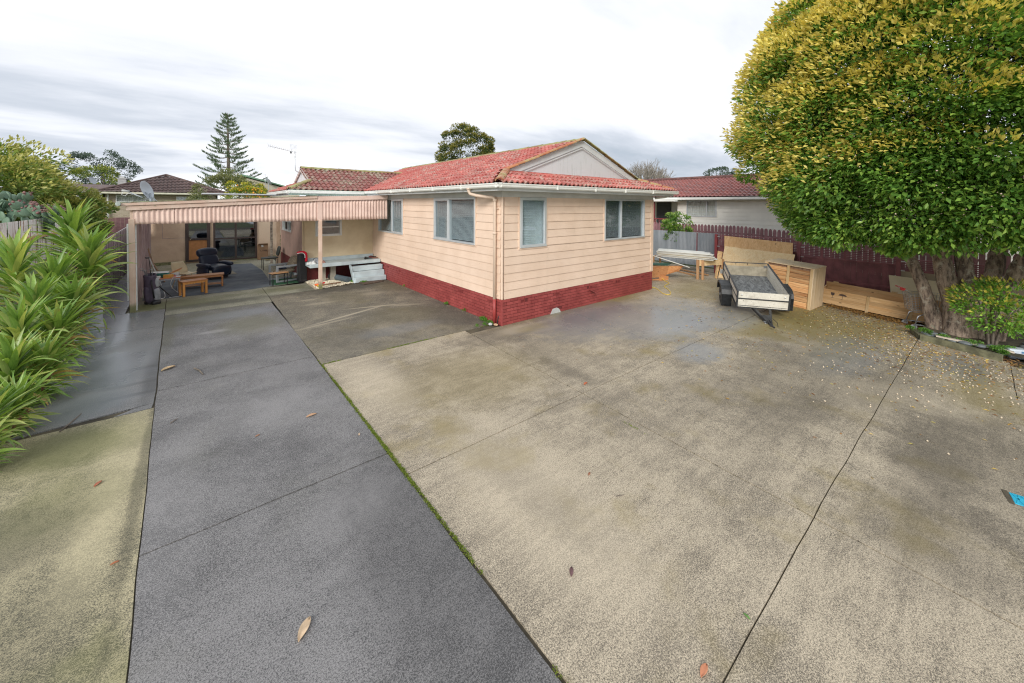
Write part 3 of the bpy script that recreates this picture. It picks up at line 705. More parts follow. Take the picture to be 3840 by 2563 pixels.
# wing front plane
WX0 = -2.95; WSL = (WRZ-EZ)/(WY-7.8)
def keep_wing(c):
    t = (c.y-7.8)/(WY-7.8); xv = XL+t*(XJ-XL)
    if c.x > xv+.06 or c.y > WY: return False
    return (c.x-WX0 > (c.y-7.8)) if c.y < 8.6 else c.x > -2.15
lay_tiles((WX0,7.75,EZ-.02), (1,0,0), (0,1,WSL), XJ-WX0+.2, 2.35, keep_wing, tile2_me, .34, .30)
lay_tiles((WX0-.03,12.1,EZ-.03), (0,-1,0), (1,0,.42), 4.3, .75, lambda c: c.x-WX0 < (c.y-7.8)+.1 and c.x-WX0 < (12.1-c.y) and c.x < -2.1, tile_me, TW, TL_)
tiles.sort(key=lambda c: c[0])
for d_, me, Mx in tiles[:300]: piece(me,'roof_tile',house,Mx)
for nm, sel, mt in (('roof_tiling',[t for t in tiles[300:] if t[1] is tile_me],M_tile),('aged_roof_tiling',[t for t in tiles[300:] if t[1] is tile2_me],M_tile2)):
    mb = MB()
    for d_, me, Mx in sel:
        n = len(mb.v); mb.v += [tuple(Mx@v.co) for v in me.vertices]; mb.f += [tuple(n+i for i in p.vertices) for p in me.polygons]
    if mb.v: mb.build(nm, mt, house, fix=False)['kind'] = 'stuff'
# roof deck under the tiles and the far planes
mb = MB(); dz = -.035
V = lambda x,y,z: (x,y,z+dz)
mb.face([V(XL,YF,EZ),V(XL,7.8,EZ),V(XJ,WY,WRZ),V(XM,WY,RZ),V(XM,YG,RZ),V(XL+YG-YF,YG,EZ+SL*(YG-YF))])
mb.face([V(XM,WY,RZ),V(XJ,WY,WRZ),V(XJ,12.6,WRZ),V(XM,12.6,RZ)])
mb.face([V(XL,YF,EZ),V(XR,YF,EZ),V(XR-YG+YF,YG,EZ+SL*(YG-YF)),V(XL+YG-YF,YG,EZ+SL*(YG-YF))])
mb.face([V(WX0,7.8,EZ),V(XL,7.8,EZ),V(XJ,WY,WRZ),V(-2.15,WY,WRZ),V(-2.15,8.6,EZ+WSL*.8)])
mb.face([V(-2.15,WY,WRZ),V(XJ,WY,WRZ),V(XL,12.1,EZ),V(-2.15,12.1,EZ)])
mb.face([V(WX0,7.8,EZ),V(-2.15,8.6,EZ+.33),V(-2.15,11.3,EZ+.33),V(WX0,12.1,EZ)])
mb.build('roof_deck', M_mortar, house, fix=False)
mb = MB(); mb.face([(XM,YG,RZ),(XM,12.6,RZ),(XR,12.6,EZ),(XR,YF,EZ),(XR-YG+YF,YG,EZ+SL*(YG-YF))]); mb.face([(XL,12.61,EZ),(XM,12.61,RZ),(XR,12.61,EZ)])
mb.build('roof_plane', M_tile, house, fix=False)
# ridge and hip capping: half-round pieces
cap = MB()
for y in (0,.36):
    for i in range(9):
        a = PI*(-.05+1.1*i/8); cap.v.append((.115*math.cos(a), y, .085*math.sin(a)+(.014 if y == 0 else 0)))
cap.f = [(i,i+1,9+i+1,9+i) for i in range(8)]
for i in range(9): a = PI*(-.05+1.1*i/8); cap.v.append((.095*math.cos(a),0,.068*math.sin(a)))
cap.f += [(i,18+i,18+i+1,i+1) for i in range(8)]
cap_me = mk(cap,'ridge_tile',M_ridge); cap2_me = mk(cap,'mossy_ridge_tile',M_ridge2)
def caps(a, b, me, k=.8):
    a, b = Vector(a), Vector(b); d = b-a; n = max(1,int(d.length/.33)); dn = d.normalized(); x = dn.cross(Vector((0,0,1))).normalized(); z = x.cross(dn)
    for i in range(n):
        p = a+d*(i/n)+Vector((0,0,random.uniform(0,.008)))
        piece(me,'ridge_tile',house,Matrix(((x.x,dn.x,z.x,p.x),(x.y,dn.y,z.y,p.y),(x.z,dn.z,z.z,p.z),(0,0,0,1)))@Matrix.Diagonal((k,1,k,1)))
caps((XM,YG-.12,RZ+.01),(XM,12.6,RZ+.01),cap2_me)
caps((XL+.02,YF+.02,EZ+.02),(XL+YG-YF,YG-.02,EZ+SL*(YG-YF)+.03),cap_me); caps((XR-.02,YF+.02,EZ+.02),(XR-YG+YF,YG-.02,EZ+SL*(YG-YF)+.03),cap_me)
caps((-2.20,WY,WRZ+.01),(XJ,WY,WRZ+.01),cap2_me); caps((WX0+.03,7.82,EZ+.01),(-2.15,8.6,EZ+.35),cap2_me)
# gable verge tiles (raked caps), barge boards and panel
GL, GR, GB = XL+YG-YF, XR-YG+YF, EZ+SL*(YG-YF)
caps((GL-.05,YG-.07,GB+.03),(XM,YG-.10,RZ+.05),cap_me,.55); caps((GR+.05,YG-.07,GB+.03),(XM,YG-.10,RZ+.05),cap2_me,.55)
MB().prism([(GL+.02,YG-.015,GB+.005),(GR-.02,YG-.015,GB+.005),(XM,YG-.015,RZ-.02)],(0,.05,0)).build('gable_panel', M_gable, house)
def barge(x0,z0,x1,z1,y,w_=.17):
    MB().prism([(x0,y,z0),(x1,y,z1),(x1,y,z1-w_*1.06),(x0+(w_/SL*.95 if x1 > x0 else -w_/SL*.95),y,z0)],(0,.028,0)).build('barge_board', M_fascia, house, bev=.003)
barge(GL-.02,GB+.02,XM,RZ+.02,YG-.05); barge(GR+.02,GB+.02,XM,RZ+.02,YG-.05)
for sx in (1,-1):
    e0 = GL+.55 if sx > 0 else GR-.55
    mb = MB(); mb.bar((e0,YG-.056,GB+.03),(XM,YG-.056,RZ-.20),.02,.018); mb.build('batten', M_fascia, house)
MB().box(GL-.05,GR+.05,YG-.07,YG-.02,GB+.0,GB+.022).build('flashing', M_tile, house)
# wing gable (faces left)
xg = -2.15
MB().prism([(xg,8.55,3.54),(xg,11.35,3.54),(xg,WY,WRZ-.03)],(.05,0,0)).build('gable_panel', M_gable, house)
M_rot = plain('peeling_board',(.50,.42,.38),.8,.35,8,.5,40)
for y0 in (8.5,11.4):
    MB().prism([(xg-.06,y0,3.54),(xg-.06,WY,WRZ+.02),(xg-.06,WY,WRZ-.11),(xg-.06,y0+(.3 if y0 < WY else -.3),3.54)],(.03,0,0)).build('barge_board', M_rot, house)
# gutters, fascias, soffit
def gutter(a, b, nrm):
    a, b, n = Vector(a), Vector(b), Vector(nrm); mb = MB()
    pr = [(.0,.0),(.0,-.085),(.03,-.105),(.085,-.105),(.105,-.08),(.108,-.045),(.118,-.03),(.118,-.008),(.108,-.008),(.104,-.03),(.095,-.07),(.08,-.095),(.03,-.095),(.008,-.08),(.008,0)]
    mb.prism([a+n*x+Vector((0,0,z)) for x, z in pr], b-a); return mb
GZ = EZ-.015
gutter((XL-.002,YF-.12,GZ),(XL-.002,7.72,GZ),(-1,0,0)).build('gutter', M_gutter, house)
gutter((XL-.12,YF-.002,GZ),(XR+.12,YF-.002,GZ),(0,-1,0)).build('gutter', M_gutter, house)
gutter((WX0,7.74,GZ-.02),(XL-.122,7.74,GZ-.02),(0,-1,0)).build('gutter', M_gutter, house)
gutter((WX0-.0,7.62,GZ-.03),(WX0-.0,12.1,GZ-.03),(-1,0,0)).build('gutter', M_gutter, house)
for x in (1.2,2.6,3.9,5.3):
    MB().box(x,x+.03,YF-.126,YF-.0,GZ-.112,GZ-.004).build('gutter_bracket', M_gutter, house)
for y in (.9,2.3,3.7,5.1,6.4): MB().box(XL-.126,XL,y,y+.03,GZ-.112,GZ-.004).build('gutter_bracket', M_gutter, house)
FB = 3.02
MB().box(XL-.001,XL+.025,YF+.025,7.74,FB,EZ-.01).build('fascia', M_fascia, house); MB().box(XL-.001,XR,YF-.001,YF+.024,FB,EZ-.01).build('fascia', M_fascia, house)
MB().box(WX0,XL-.002,7.742,7.767,FB-.02,EZ-.02).build('fascia', plain('green_stained_fascia',(.46,.58,.50),.6,.2,5,.2,30,world=True), house)
MB().box(WX0,WX0+.025,7.768,12.1,FB-.02,EZ-.02).build('fascia', M_fascia, house)
MB().box(XR-.025,XR-.001,YF+.025,13,FB,EZ-.01).build('fascia', M_fascia, house)
mb = MB(); mb.box(XL+.026,-.001,YF+.026,8.19,FB+.01,FB+.03); mb.box(-.0,XR-.026,YF+.026,-.001,FB+.01,FB+.03); mb.box(WX0+.026,XL+.025,7.768,8.19,FB+.01,FB+.03); mb.build('soffit', M_soffit, house)
mb = MB(); mb.box(-.03,6.16,-.03,-.002,WT+.001,FB+.009); mb.box(-.03,-.002,0,8.16,WT+.001,FB+.009); mb.build('frieze_board', M_soffit, house)
# downpipe with swan neck
mb = MB(); mb.tube([(-.50,.62,3.10),(-.50,.62,3.03),(-.48,.60,2.97),(-.38,.50,2.93),(-.22,.32,2.90),(-.12,.21,2.89),(-.085,.175,2.83),(-.085,.175,2.70),(-.085,.175,BT-.02)],.037,12)
mb.lathe([(.046,0),(.046,.05)],(-.085,.175,2.80),14); mb.lathe([(.046,0),(.046,.05)],(-.085,.175,2.05),14); mb.box(-.545,-.455,.575,.665,3.06,3.10)
M_pipe = plain('downpipe_paint',(.70,.55,.43),.45,.05,2,0,world=True); mb.build('downpipe', M_pipe, house, smooth=True)
MB().tube([(-.085,.175,BT-.02),(-.085,.175,.02)],.040,12).build('downpipe', plain('red_pipe',(.34,.05,.045),.45,.1,4), house, smooth=True)
for z in (2.62,1.75,.66): MB().box(-.05,.0,.10,.25,z,z+.02).build('pipe_bracket', M_pipe, house)
MB().tube([(XR-.1,-.30,3.02),(XR-.15,-.22,2.99),(6.22,-.05,2.95)],.03,10).build('downpipe', M_gutter, house, smooth=True)
# hose loop at the corner
o = MB().tube([(-.02+.07*math.sin(a)*.4,.10-.02*math.cos(a),.10+.10*math.cos(a)) for a in [i*2*PI/14 for i in range(15)]],.012,6).build('hose_loop', plain('black_hose',(.03,.03,.03),.5), None, smooth=True)
tag(o,'black hose loop behind the red downpipe at the house corner','hose')

# ---- porch deck and steps
deck = thing('porch', 'pale blue painted concrete porch with steps beside the house', 'porch', (-1.2,7.4,0))
DZ = .68
MB().box(-2.42,-.045,7.32,8.12,DZ-.12,DZ).build('porch_slab', M_deck, deck, bev=.015)
MB().box(-2.42,-.045,8.121,8.165,DZ-.12,DZ+.12).build('kick_board', M_deck, deck)
for i, (z, yf) in enumerate(((.51,7.10),(.34,6.92),(.17,6.74))):
    MB().box(-1.14+.0*i,-.05,yf,7.319 if i == 0 else 7.32-.0,z-.17 if i < 2 else -.02,z).build('step', M_deck, deck, bev=.012) if i == 0 else MB().box(-1.14,-.05,yf,(7.10,6.92)[i-1]-.001,0 if i == 2 else 0,z).build('step', M_deck, deck, bev=.012)
MB().prism([(-1.17,6.76,0),(-1.17,6.90,.0),(-1.17,7.32,.50),(-1.17,7.32,.56),(-1.17,7.15,.56)],(.029,0,0)).build('stringer', M_deck, deck)
M_conc = plain('old_concrete',(.36,.33,.27),.9,.2,4,.4,40)
for x in (-1.95,-1.62): MB().box(x-.08,x+.08,7.6,7.76,0,DZ-.121).build('footing_post', M_conc, deck)

# ================================================================== CARPORT
M_pink = MT('pink_carport_paint'); _p = M_pink.pos; _n = M_pink.noise(_p,2.5,6,.65)
_c = M_pink.mix(M_pink.step(_n,.3,.7),(.68,.48,.40),(.80,.60,.51)); _c = M_pink.mix(M_pink.math('MULTIPLY',M_pink.step(M_pink.noise(M_pink.mapped(_p,(12,12,1.4)),1.2,5,.7),.56,.72),.35),_c,(.36,.24,.19))
M_pink.color(_c); M_pink.rough(.6); M_pink.bump(M_pink.noise(_p,50,3),.2,.003); M_pink = M_pink.m
def fasc():
    t = MT('rotting_fascia'); p = t.pos; n = t.noise(t.mapped(p,(4,4,14)),1.2,6,.7)
    c = t.mix(t.step(t.noise(p,3,4),.3,.7),(.60,.42,.33),(.66,.52,.43)); c = t.mix(t.step(n,.60,.70),c,(.20,.19,.10)); c = t.mix(t.math('MULTIPLY',t.step(t.noise(p,7,4),.64,.70),.7),c,(.30,.10,.10))
    t.color(c); t.rough(.75); t.bump(n,.5,.006); return t.m
M_fasc = fasc()
M_mossedge = plain('mossy_edge',(.24,.25,.13),.9,.5,14,.8,60,world=True)
M_roofiron = plain('roof_iron',(.60,.62,.63),.45,.12,2,.1,30,metal=.5,world=True)
def stucco():
    t = MT('stucco'); p = t.pos; f = t.noise(p,55,3,.7); n = t.noise(p,.9,6,.6,.5)
    c = t.mix(t.step(n,.35,.65),(.62,.46,.33),(.76,.60,.45)); c = t.mix(t.math('MULTIPLY',t.step(f,.55,.7),.25),c,(.30,.21,.15))
    t.color(c); t.rough(.85); t.bump(f,.7,.006); return t.m
M_stucco = stucco()
carport = thing('carport', 'pink flat roofed carport with corrugated valance and open front', 'carport', (-4.4,6.5,0))
def corr(x0,x1,zt0,zt1,zb0,zb1,y,amp=.013,pitch=.098,per=8):
    n = max(2,int((x1-x0)/pitch*per)); mb = MB(); k = 5
    for i in range(n+1):
        s_ = i/n; x = x0+(x1-x0)*s_; yy = y+amp*math.sin(2*PI*(x-x0)/pitch)
        zt = zt0+(zt1-zt0)*s_; zb = zb0+(zb1-zb0)*s_
        for j in range(k+1):
            t = j/k; mb.v.append((x, yy+.004*noise.noise(Vector((x*2,t*2,3))), zt+(zb-zt)*t))
    for i in range(n):
        for j in range(k): mb.f.append((i*(k+1)+j,(i+1)*(k+1)+j,(i+1)*(k+1)+j+1,i*(k+1)+j+1))
    return mb
def fz(x): return 2.530+(x+6.6)*(2.745-2.53)/3.42        # underside of the barge
xs = [-6.545,-5.80,-5.02,-4.20,-3.38,-2.37]
for i in range(5):
    a, b = xs[i], xs[i+1]
    corr(a,b+.03,fz(a)+.02,fz(b)+.02,2.186-.002*(i%2),2.176+.003*(i%2),6.485-.004*(i%2)).build('corrugated_sheet', M_pink, carport, fix=False, solid=.003, smooth=True)
xs = [-2.22,-1.5,-.80,-.13]
for i in range(3):
    a, b = xs[i], xs[i+1]
    corr(a,b+.02,2.82+(a+2.36)*.03,2.82+(b+2.36)*.03,2.190,2.195,6.485-.004*(i%2)).build('corrugated_sheet', M_pink, carport, fix=False, solid=.003, smooth=True)
mb = MB()
for x in np.arange(-6.45,-.2,.30): mb.lathe([(.0,.008),(.009,.005),(.011,0)],(x,0,0),8,Matrix.Translation((0,6.462,2.225))@Matrix.Rotation(PI/2,4,'X'))
o = mb.build('roofing_nail', M_pink, carport); o['kind'] = 'stuff'
# barge boards (two stepped boards left, one right)
def bd(x0,x1,z0a,z1a,z0b,z1b,y0,y1,nm,mt): MB().hexa([(x0,y0,z0a),(x1,y0,z0b),(x1,y1,z0b),(x0,y1,z0a),(x0,y0,z1a),(x1,y0,z1b),(x1,y1,z1b),(x0,y1,z1a)]).build(nm,mt,carport,bev=.004)
bd(-6.66,-2.385,fz(-6.66),fz(-6.66)+.115,fz(-2.385)+.005,fz(-2.385)+.085,6.432,6.460,'barge_board',M_fasc)
bd(-6.74,-2.385,fz(-6.7)+.117,fz(-6.7)+.19,fz(-2.385)+.087,fz(-2.385)+.165,6.405,6.459,'barge_board',M_fasc)
bd(-6.80,-2.385,fz(-6.7)+.192,fz(-6.7)+.207,fz(-2.385)+.167,fz(-2.385)+.178,6.39,6.50,'roof_edge',M_mossedge)
bd(-2.38,-.12,2.805,2.945,2.885,3.022,6.43,6.458,'barge_board',M_pink)
mb = MB(); mb.tube([(-6.79,6.35,2.69),(-6.79,8,2.68),(-6.8,15.7,2.62)],.05,8); mb.build('gutter', plain('old_gutter',(.40,.45,.42),.6,.3,6,.3,30), carport)
# roof: corrugated iron in front, clear sheets added behind to brighten the interior; rafters
mb = MB(); n = 420
for i in range(n+1):
    x = -6.74+(6.3)*i/n; z = fz(min(x,-2.4))+.17+(max(0,x+2.4))*.02+.009*math.sin(i*1.5)
    mb.v += [(x,6.5,z),(x,8.15 if x > -2.4 else 7.9,z-.02 if x > -2.4 else z-.04)]
for i in range(n): mb.f.append((2*i,2*i+2,2*i+3,2*i+1))
mb.build('roof_sheet', M_roofiron, carport, fix=False)
M_clear = MT('added_clear_roofing'); _t = M_clear.n('ShaderNodeBsdfTranslucent'); _t.inputs[0].default_value = (.85,.85,.80,1); _g = M_clear.n('ShaderNodeBsdfTransparent'); _g.inputs[0].default_value = (.8,.8,.78,1); _x = M_clear.n('ShaderNodeMixShader'); _x.inputs[0].default_value = .5  # unseen translucent sheets, added to let daylight into the carport
M_clear.l(_t.outputs[0],_x.inputs[1]); M_clear.l(_g.outputs[0],_x.inputs[2]); M_clear.l(_x.outputs[0],M_clear.t.nodes['Material Output'].inputs[0]); M_clear = M_clear.m
for (ya,yb,mt_) in ((7.9,12.4,M_clear),(12.4,13.0,M_roofiron),(13.0,15.9,M_clear)):
    mb = MB(); n = 280
    for i in range(n+1):
        x = -6.74+4.3*i/n; z = fz(x)+.165+.009*math.sin(i*1.5); mb.v += [(x,ya-.05,z-.03-.01*(ya-9.4)),(x,yb,z-.04-.01*(yb-9.4))]
    for i in range(n): mb.f.append((2*i,2*i+2,2*i+3,2*i+1))
    mb.build('roof_sheet', mt_, carport, fix=False)
for y in (7.3,8.9,10.5,12.1,13.7,15.2):
    MB().hexa([(-6.6,y,fz(-6.6)),(-2.5,y,fz(-2.5)-.02),(-2.5,y+.05,fz(-2.5)-.02),(-6.6,y+.05,fz(-6.6)),(-6.6,y,fz(-6.6)+.13),(-2.5,y,fz(-2.5)+.11),(-2.5,y+.05,fz(-2.5)+.11),(-6.6,y+.05,fz(-6.6)+.13)]).build('rafter', M_pink, carport)
mb = MB(); mb.box(-5.2,-3.2,8.6,10.4,3.0,3.035); mb.build('spare_roof_sheet', M_roofiron, carport)
# posts
def postmat():
    t = MT('post_paint'); p = t.pos; sp = t.n('ShaderNodeSeparateXYZ'); t.l(p,sp.inputs[0]); n = t.noise(p,9,5,.7)
    c = t.mix(t.step(t.noise(p,3,5),.3,.7),(.62,.44,.33),(.72,.55,.44)); c = t.mix(t.math('MULTIPLY',t.step(n,.60,.72),.7),c,(.30,.20,.09))
    g = t.math('SUBTRACT',1.0,t.step(t.math('ADD',sp.outputs[2],t.math('MULTIPLY',n,.25)),.22,.42)); c = t.mix(t.math('MULTIPLY',g,.85),c,(.13,.16,.05))
    t.color(c); t.rough(.7); t.bump(n,.3,.004); return t.m
M_post = postmat()
MB().box(-6.625,-6.515,6.47,6.60,0,2.32).build('post', M_post, carport, bev=.006)
MB().box(-6.60,-6.545,6.50,6.60,2.321,fz(-6.6)+.03).build('post', M_post, carport)
MB().box(-2.335,-2.235,6.45,6.55,0,2.19).build('post', M_post, carport, bev=.006); MB().box(-2.372,-2.225,6.474,6.54,2.191,2.81).build('post', M_pink, carport)
M_rottenpost = plain('rotten_post',(.42,.36,.30),.85,.55,10,.6,40,world=True)
MB().box(-2.62,-2.47,12.85,12.97,0,2.6).build('post', M_stucco, carport); MB().box(-2.75,-2.66,13.6,13.7,0,2.55).build('post', M_rottenpost, carport)
# left wall: purple-brown sheet with white foam edge
M_leftw = MT('stained_wall_board'); _p = M_leftw.pos; _n = M_leftw.noise(M_leftw.mapped(_p,(1,5,.5)),1.4,6,.65); M_leftw.color(M_leftw.mix(M_leftw.step(_n,.32,.68),(.34,.23,.235),(.56,.45,.44))); M_leftw.rough(.8); M_leftw = M_leftw.m
MB().hexa([(-6.56,6.6,0),(-6.52,6.6,0),(-6.87,15.6,0),(-6.91,15.6,0),(-6.56,6.6,2.55),(-6.52,6.6,2.55),(-6.87,15.6,2.45),(-6.91,15.6,2.45)]).build('side_wall', M_leftw, carport)
MB().box(-6.514,-6.49,6.56,6.62,.02,2.19).build('corner_flashing', plain('pale_flashing',(.62,.66,.64),.5,.1), carport)
MB().box(-6.66,-6.628,6.50,6.53,.3,2.2).build('conduit', M_whitef, carport)
for y in (8.2,9.8,11.4,13.0,14.4): MB().box(-6.52-(y-6.6)*.0389,-6.47-(y-6.6)*.0389,y,y+.05,.05,2.4).build('stud', M_leftw, carport)
# back wall with door and window
WB = Wall((0,15.7,0),(1,0,0),(0,-1,0))
hB = [(-5.74,-4.86,.06,2.12),(-4.75,-3.06,.02,2.15)]
lining(WB,-6.95,-2.2,0,2.6,hB,carport,M_stucco)
mb = MB(); WB.box(mb,-6.5,-5.75,1.15,1.165,.0,.008); WB.box(mb,-6.5,-6.485,1.165,2.3,0,.008); mb.build('wall_strip', M_leftw, carport)
MB().box(-6.95,-5.76,15.62,15.695,0,.12).build('mossy_footing', M_mossedge, carport); MB().box(-3.04,-2.2,15.60,15.695,0,.10).build('mossy_footing', M_mossedge, carport)
dr = MB()
for q in ((-5.74,-5.62,.06,2.12),(-4.98,-4.86,.06,2.12),(-5.62,-4.98,2.0,2.12),(-5.62,-4.98,1.03,1.12),(-5.62,-4.98,.06,.16)): WB.box(dr,*q,-.03,.05)
door = dr.build('door', M_brown_f, carport, bev=.004)
mb = MB(); WB.box(mb,-5.62,-4.98,.16,1.03,-.01,.01); mb.build('door_panel', plain('tan_ply',(.52,.24,.09),.6,.12,6), door)
mb = MB(); WB.box(mb,-5.62,-4.98,1.12,2.0,-.01,0); mb.build('pane', M_darkglass, door)
mb = MB(); mb.lathe([(.028,0),(.03,.02),(.02,.05),(0,.055)],(0,0,0),12,Matrix.Translation((-5.56,15.66,1.075))@Matrix.Rotation(PI/2,4,'X')); mb.build('handle', plain('brass',(.6,.5,.3),.25,.05,metal=1), door, smooth=True)
bwf = MB(); fr = .075
for q in ((-4.75,-4.75+fr,.02,2.15),(-3.06-fr,-3.06,.02,2.15),(-4.75+fr,-3.06-fr,2.07,2.15),(-4.75+fr,-3.06-fr,.02,.10),(-3.945,-3.865,.10,2.07),(-4.675,-3.945,1.02,1.085),(-3.865,-3.135,1.02,1.085)): WB.box(bwf,*q,-.03,.05)
bw = bwf.build('window', M_brown_f, carport, bev=.004)
for a, b in ((-4.675,-3.945),(-3.865,-3.135)):
    for c, d in ((.10,1.02),(1.085,2.07)):
        mb = MB(); WB.box(mb,a,b,c,d,-.008,0); mb.build('pane', M_darkglass, bw)
mb = MB(); mb.grid(lambda s,t: (-4.66+1.5*s, 15.80+.02*math.sin(s*60)+.01*math.sin(s*23), .12+(.50+.05*math.sin(s*9))*t), 90, 2); mb.build('curtain', M_curtain, bw, fix=False, solid=.002)
mb = MB(); mb.box(-5.8,-3.0,15.85,17.2,0,2.3); del mb.f[2]; mb.build('room_recess', M_room, bw, fix=False)
mb = MB(); mb.box(-4.85,-3.0,15.50,15.694,0,.018); mb.build('threshold', M_mossedge, carport)
M_bbox = plain('meter_box',(.20,.12,.09),.6)
MB().box(-2.50,-2.47,13.4,13.6,1.2,1.55).build('meter_box', M_bbox, carport)

# satellite dish on the carport roof
M_dish = plain('dish_grey',(.36,.40,.43),.45,.08,4,.05,metal=.3)
dish = thing('satellite_dish','grey satellite dish on the left end of the carport roof','satellite dish',(-6.35,7.2,2.75))
Md = Matrix.Translation((-6.34,7.2,3.06))@Euler((0,R(72),R(-22))).to_matrix().to_4x4()
mb = MB(); mb.lathe([(0.0,-.06),(.10,-.052),(.18,-.03),(.25,0),(.262,.008),(.25,.006),(.18,-.024),(.10,-.045),(0,-.053)],(0,0,0),28,Md@Matrix.Scale(.95,4,(1,0,0))); mb.build('reflector', M_dish, dish, smooth=True)
MB().tube([(-6.42,7.2,2.86),(-6.50,7.17,2.90),(-6.72,7.1,3.02)],.013,8).build('feed_arm', M_alu, dish, smooth=True)
mb = MB(); mb.tube([(-6.80,7.08,3.03),(-6.66,7.11,3.01)],.028,10); mb.build('receiver', plain('lnb',(.45,.45,.43),.5), dish, smooth=True)
MB().tube([(-6.78,7.08,2.99),(-6.80,7.08,2.92),(-6.74,7.1,2.90),(-6.68,7.1,2.96),(-6.60,7.13,2.93)],.006,6).build('cable', M_whitef, dish, smooth=True)
mb = MB(); mb.tube([(-6.27,7.2,2.70),(-6.27,7.2,2.98)],.020,8); mb.tube([(-6.27,7.2,2.90),(-6.36,7.2,3.0)],.016,8); mb.tube([(-6.24,7.4,2.72),(-6.27,7.2,2.9)],.010,6); mb.tube([(-6.1,7.2,2.72),(-6.27,7.2,2.9)],.010,6); mb.box(-6.42,-6.10,7.1,7.3,2.69,2.705); mb.build('mast', M_dish, dish)
# tv antenna
ant = thing('tv_antenna','silver television antenna on a bent pole at the wing gable','antenna',(-2.21,9.95,3.9))
MB().tube([(-2.2,9.92,3.93),(-2.30,9.92,3.93),(-2.37,9.92,3.98),(-2.385,9.92,4.1),(-2.39,9.92,4.72)],.018,10).build('pole', M_alu, ant, smooth=True)
MB().tube([(-3.26,9.9,4.84),(-2.30,9.92,4.66)],.011,8).build('boom', M_alu, ant)
for i in range(12):
    s_ = i/11.6; x = -3.24+.80*s_; z = 4.836-.15*s_
    MB().tube([(x-.05,9.83,z+.065),(x,9.9,z),(x-.05,9.97,z-.06)],.0045,5).build('element', M_alu, ant)
for sgn, nm in ((1,'reflector_grid'),(-1,'reflector_grid')):
    mb = MB()
    for i in range(6): a = i/5; mb.tube([(-2.56+a*.24+.0,9.80+a*.24,4.70+sgn*.02),(-2.62+a*.26+.06*(1 if sgn > 0 else 0),9.80+a*.24,4.70+sgn*.26)],.0035,4)
    for j in range(6): b = j/5; mb.tube([(-2.56-.04*b,9.80,4.70+sgn*(.02+.24*b)),(-2.32+.02*b,10.04,4.70+sgn*(.02+.24*b))],.0035,4)
    mb.build(nm, M_alu, ant)
MB().box(-2.56,-2.50,9.88,9.94,4.62,4.69).build('junction_box', plain('black_plastic',(.03,.03,.032),.5), ant)

# ================================================================== THINGS IN THE CARPORT AND ON THE PORCH
M_oak = wood('varnished_wood', (.42,.17,.06), (.58,.27,.10), 0, .35, 1.4, False)
M_pine = wood('orange_pine', (.56,.24,.055), (.66,.31,.085), 2, .35, 1.4, False)
M_pinex = wood('orange_pine_top', (.40,.15,.05), (.52,.22,.08), 0, .3, 1.4, False)
M_leather = MT('navy_leather'); _n = M_leather.noise(M_leather.obj(),6,5,.6); _w = M_leather.noise(M_leather.mapped(M_leather.obj(),(1,1,3)),9,4,.6,1.5); M_leather.color(M_leather.mix(_n,(.010,.016,.034),(.028,.040,.072))); M_leather.rough(.30); M_leather.bump(_w,.55,.012); M_leather = M_leather.m
M_black = plain('black_paint',(.022,.022,.025),.45,.3,8,.1,50)
M_steel = plain('dull_steel',(.30,.31,.32),.4,.1,5,.05,metal=.7)
# recliner
rec = thing('recliner','navy leather recliner chair with puffy headrest behind the long wooden bench','armchair',(-4.85,10.7,.015),rotz=R(-62))
def cushion(nm, cxx, cyy, czz, sx, sy, sz, rx=0, ry=0, parent=None, mt=None, lv=2, M0=None, bulge=.0):
    mb = MB(); b = .5
    M = Matrix.Translation((cxx,cyy,czz))@Euler((rx,ry,0)).to_matrix().to_4x4()
    n = 4
    # rounded slab from a subdivided box
    bm = bmesh.new(); bmesh.ops.create_cube(bm, size=1.0); bmesh.ops.subdivide_edges(bm, edges=bm.edges, cuts=3, use_grid_fill=True)
    for v in bm.verts:
        c = v.co.copy(); q = Vector((abs(c.x)*2,abs(c.y)*2,abs(c.z)*2))
        k = 1-.10*(q.x*q.y)**3-.10*(q.y*q.z)**3-.10*(q.x*q.z)**3
        v.co = Vector((c.x*sx*k,c.y*sy*k,c.z*sz*k*(1+bulge*(1-q.x**2)*(1-q.y**2))))
        v.co += Vector((noise.noise(v.co*7+Vector((cxx,cyy,1))),noise.noise(v.co*7+Vector((3,cxx,2))),noise.noise(v.co*7+Vector((9,czz,2)))))*.010
    bm.transform(M); me = bpy.data.meshes.new(nm); bm.to_mesh(me); bm.free()
    me.materials.append(mt); me.shade_smooth(); o = bpy.data.objects.new(nm, me); C.objects.link(o); o.parent = parent; o.location = -ORG[parent.name]; ORG[o.name] = Vector()
    md = o.modifiers.new('d','SUBSURF'); md.levels = 1; md.render_levels = 1
    return o
# local frame: +x to the front of the chair, y across
cushion('seat',.10,0,.40,.66,.60,.20,parent=rec,mt=M_leather,bulge=.25)
cushion('backrest',-.32,0,.62,.22,.62,.46,0,R(-22),parent=rec,mt=M_leather,bulge=.1)
cushion('headrest',-.43,0,.90,.25,.66,.30,0,R(-18),parent=rec,mt=M_leather,bulge=.2)
for s_ in (-1,1):
    cushion('armrest',.05,s_*.37,.50,.72,.17,.14,parent=rec,mt=M_leather,bulge=.3); cushion('side_panel',.0,s_*.37,.26,.62,.13,.40,parent=rec,mt=M_leather)
cushion('footrest',.40,0,.30,.16,.60,.34,0,R(12),parent=rec,mt=M_leather,bulge=.2)
MB().box(-.30,.30,-.28,.28,.02,.12).build('base', M_black, rec)
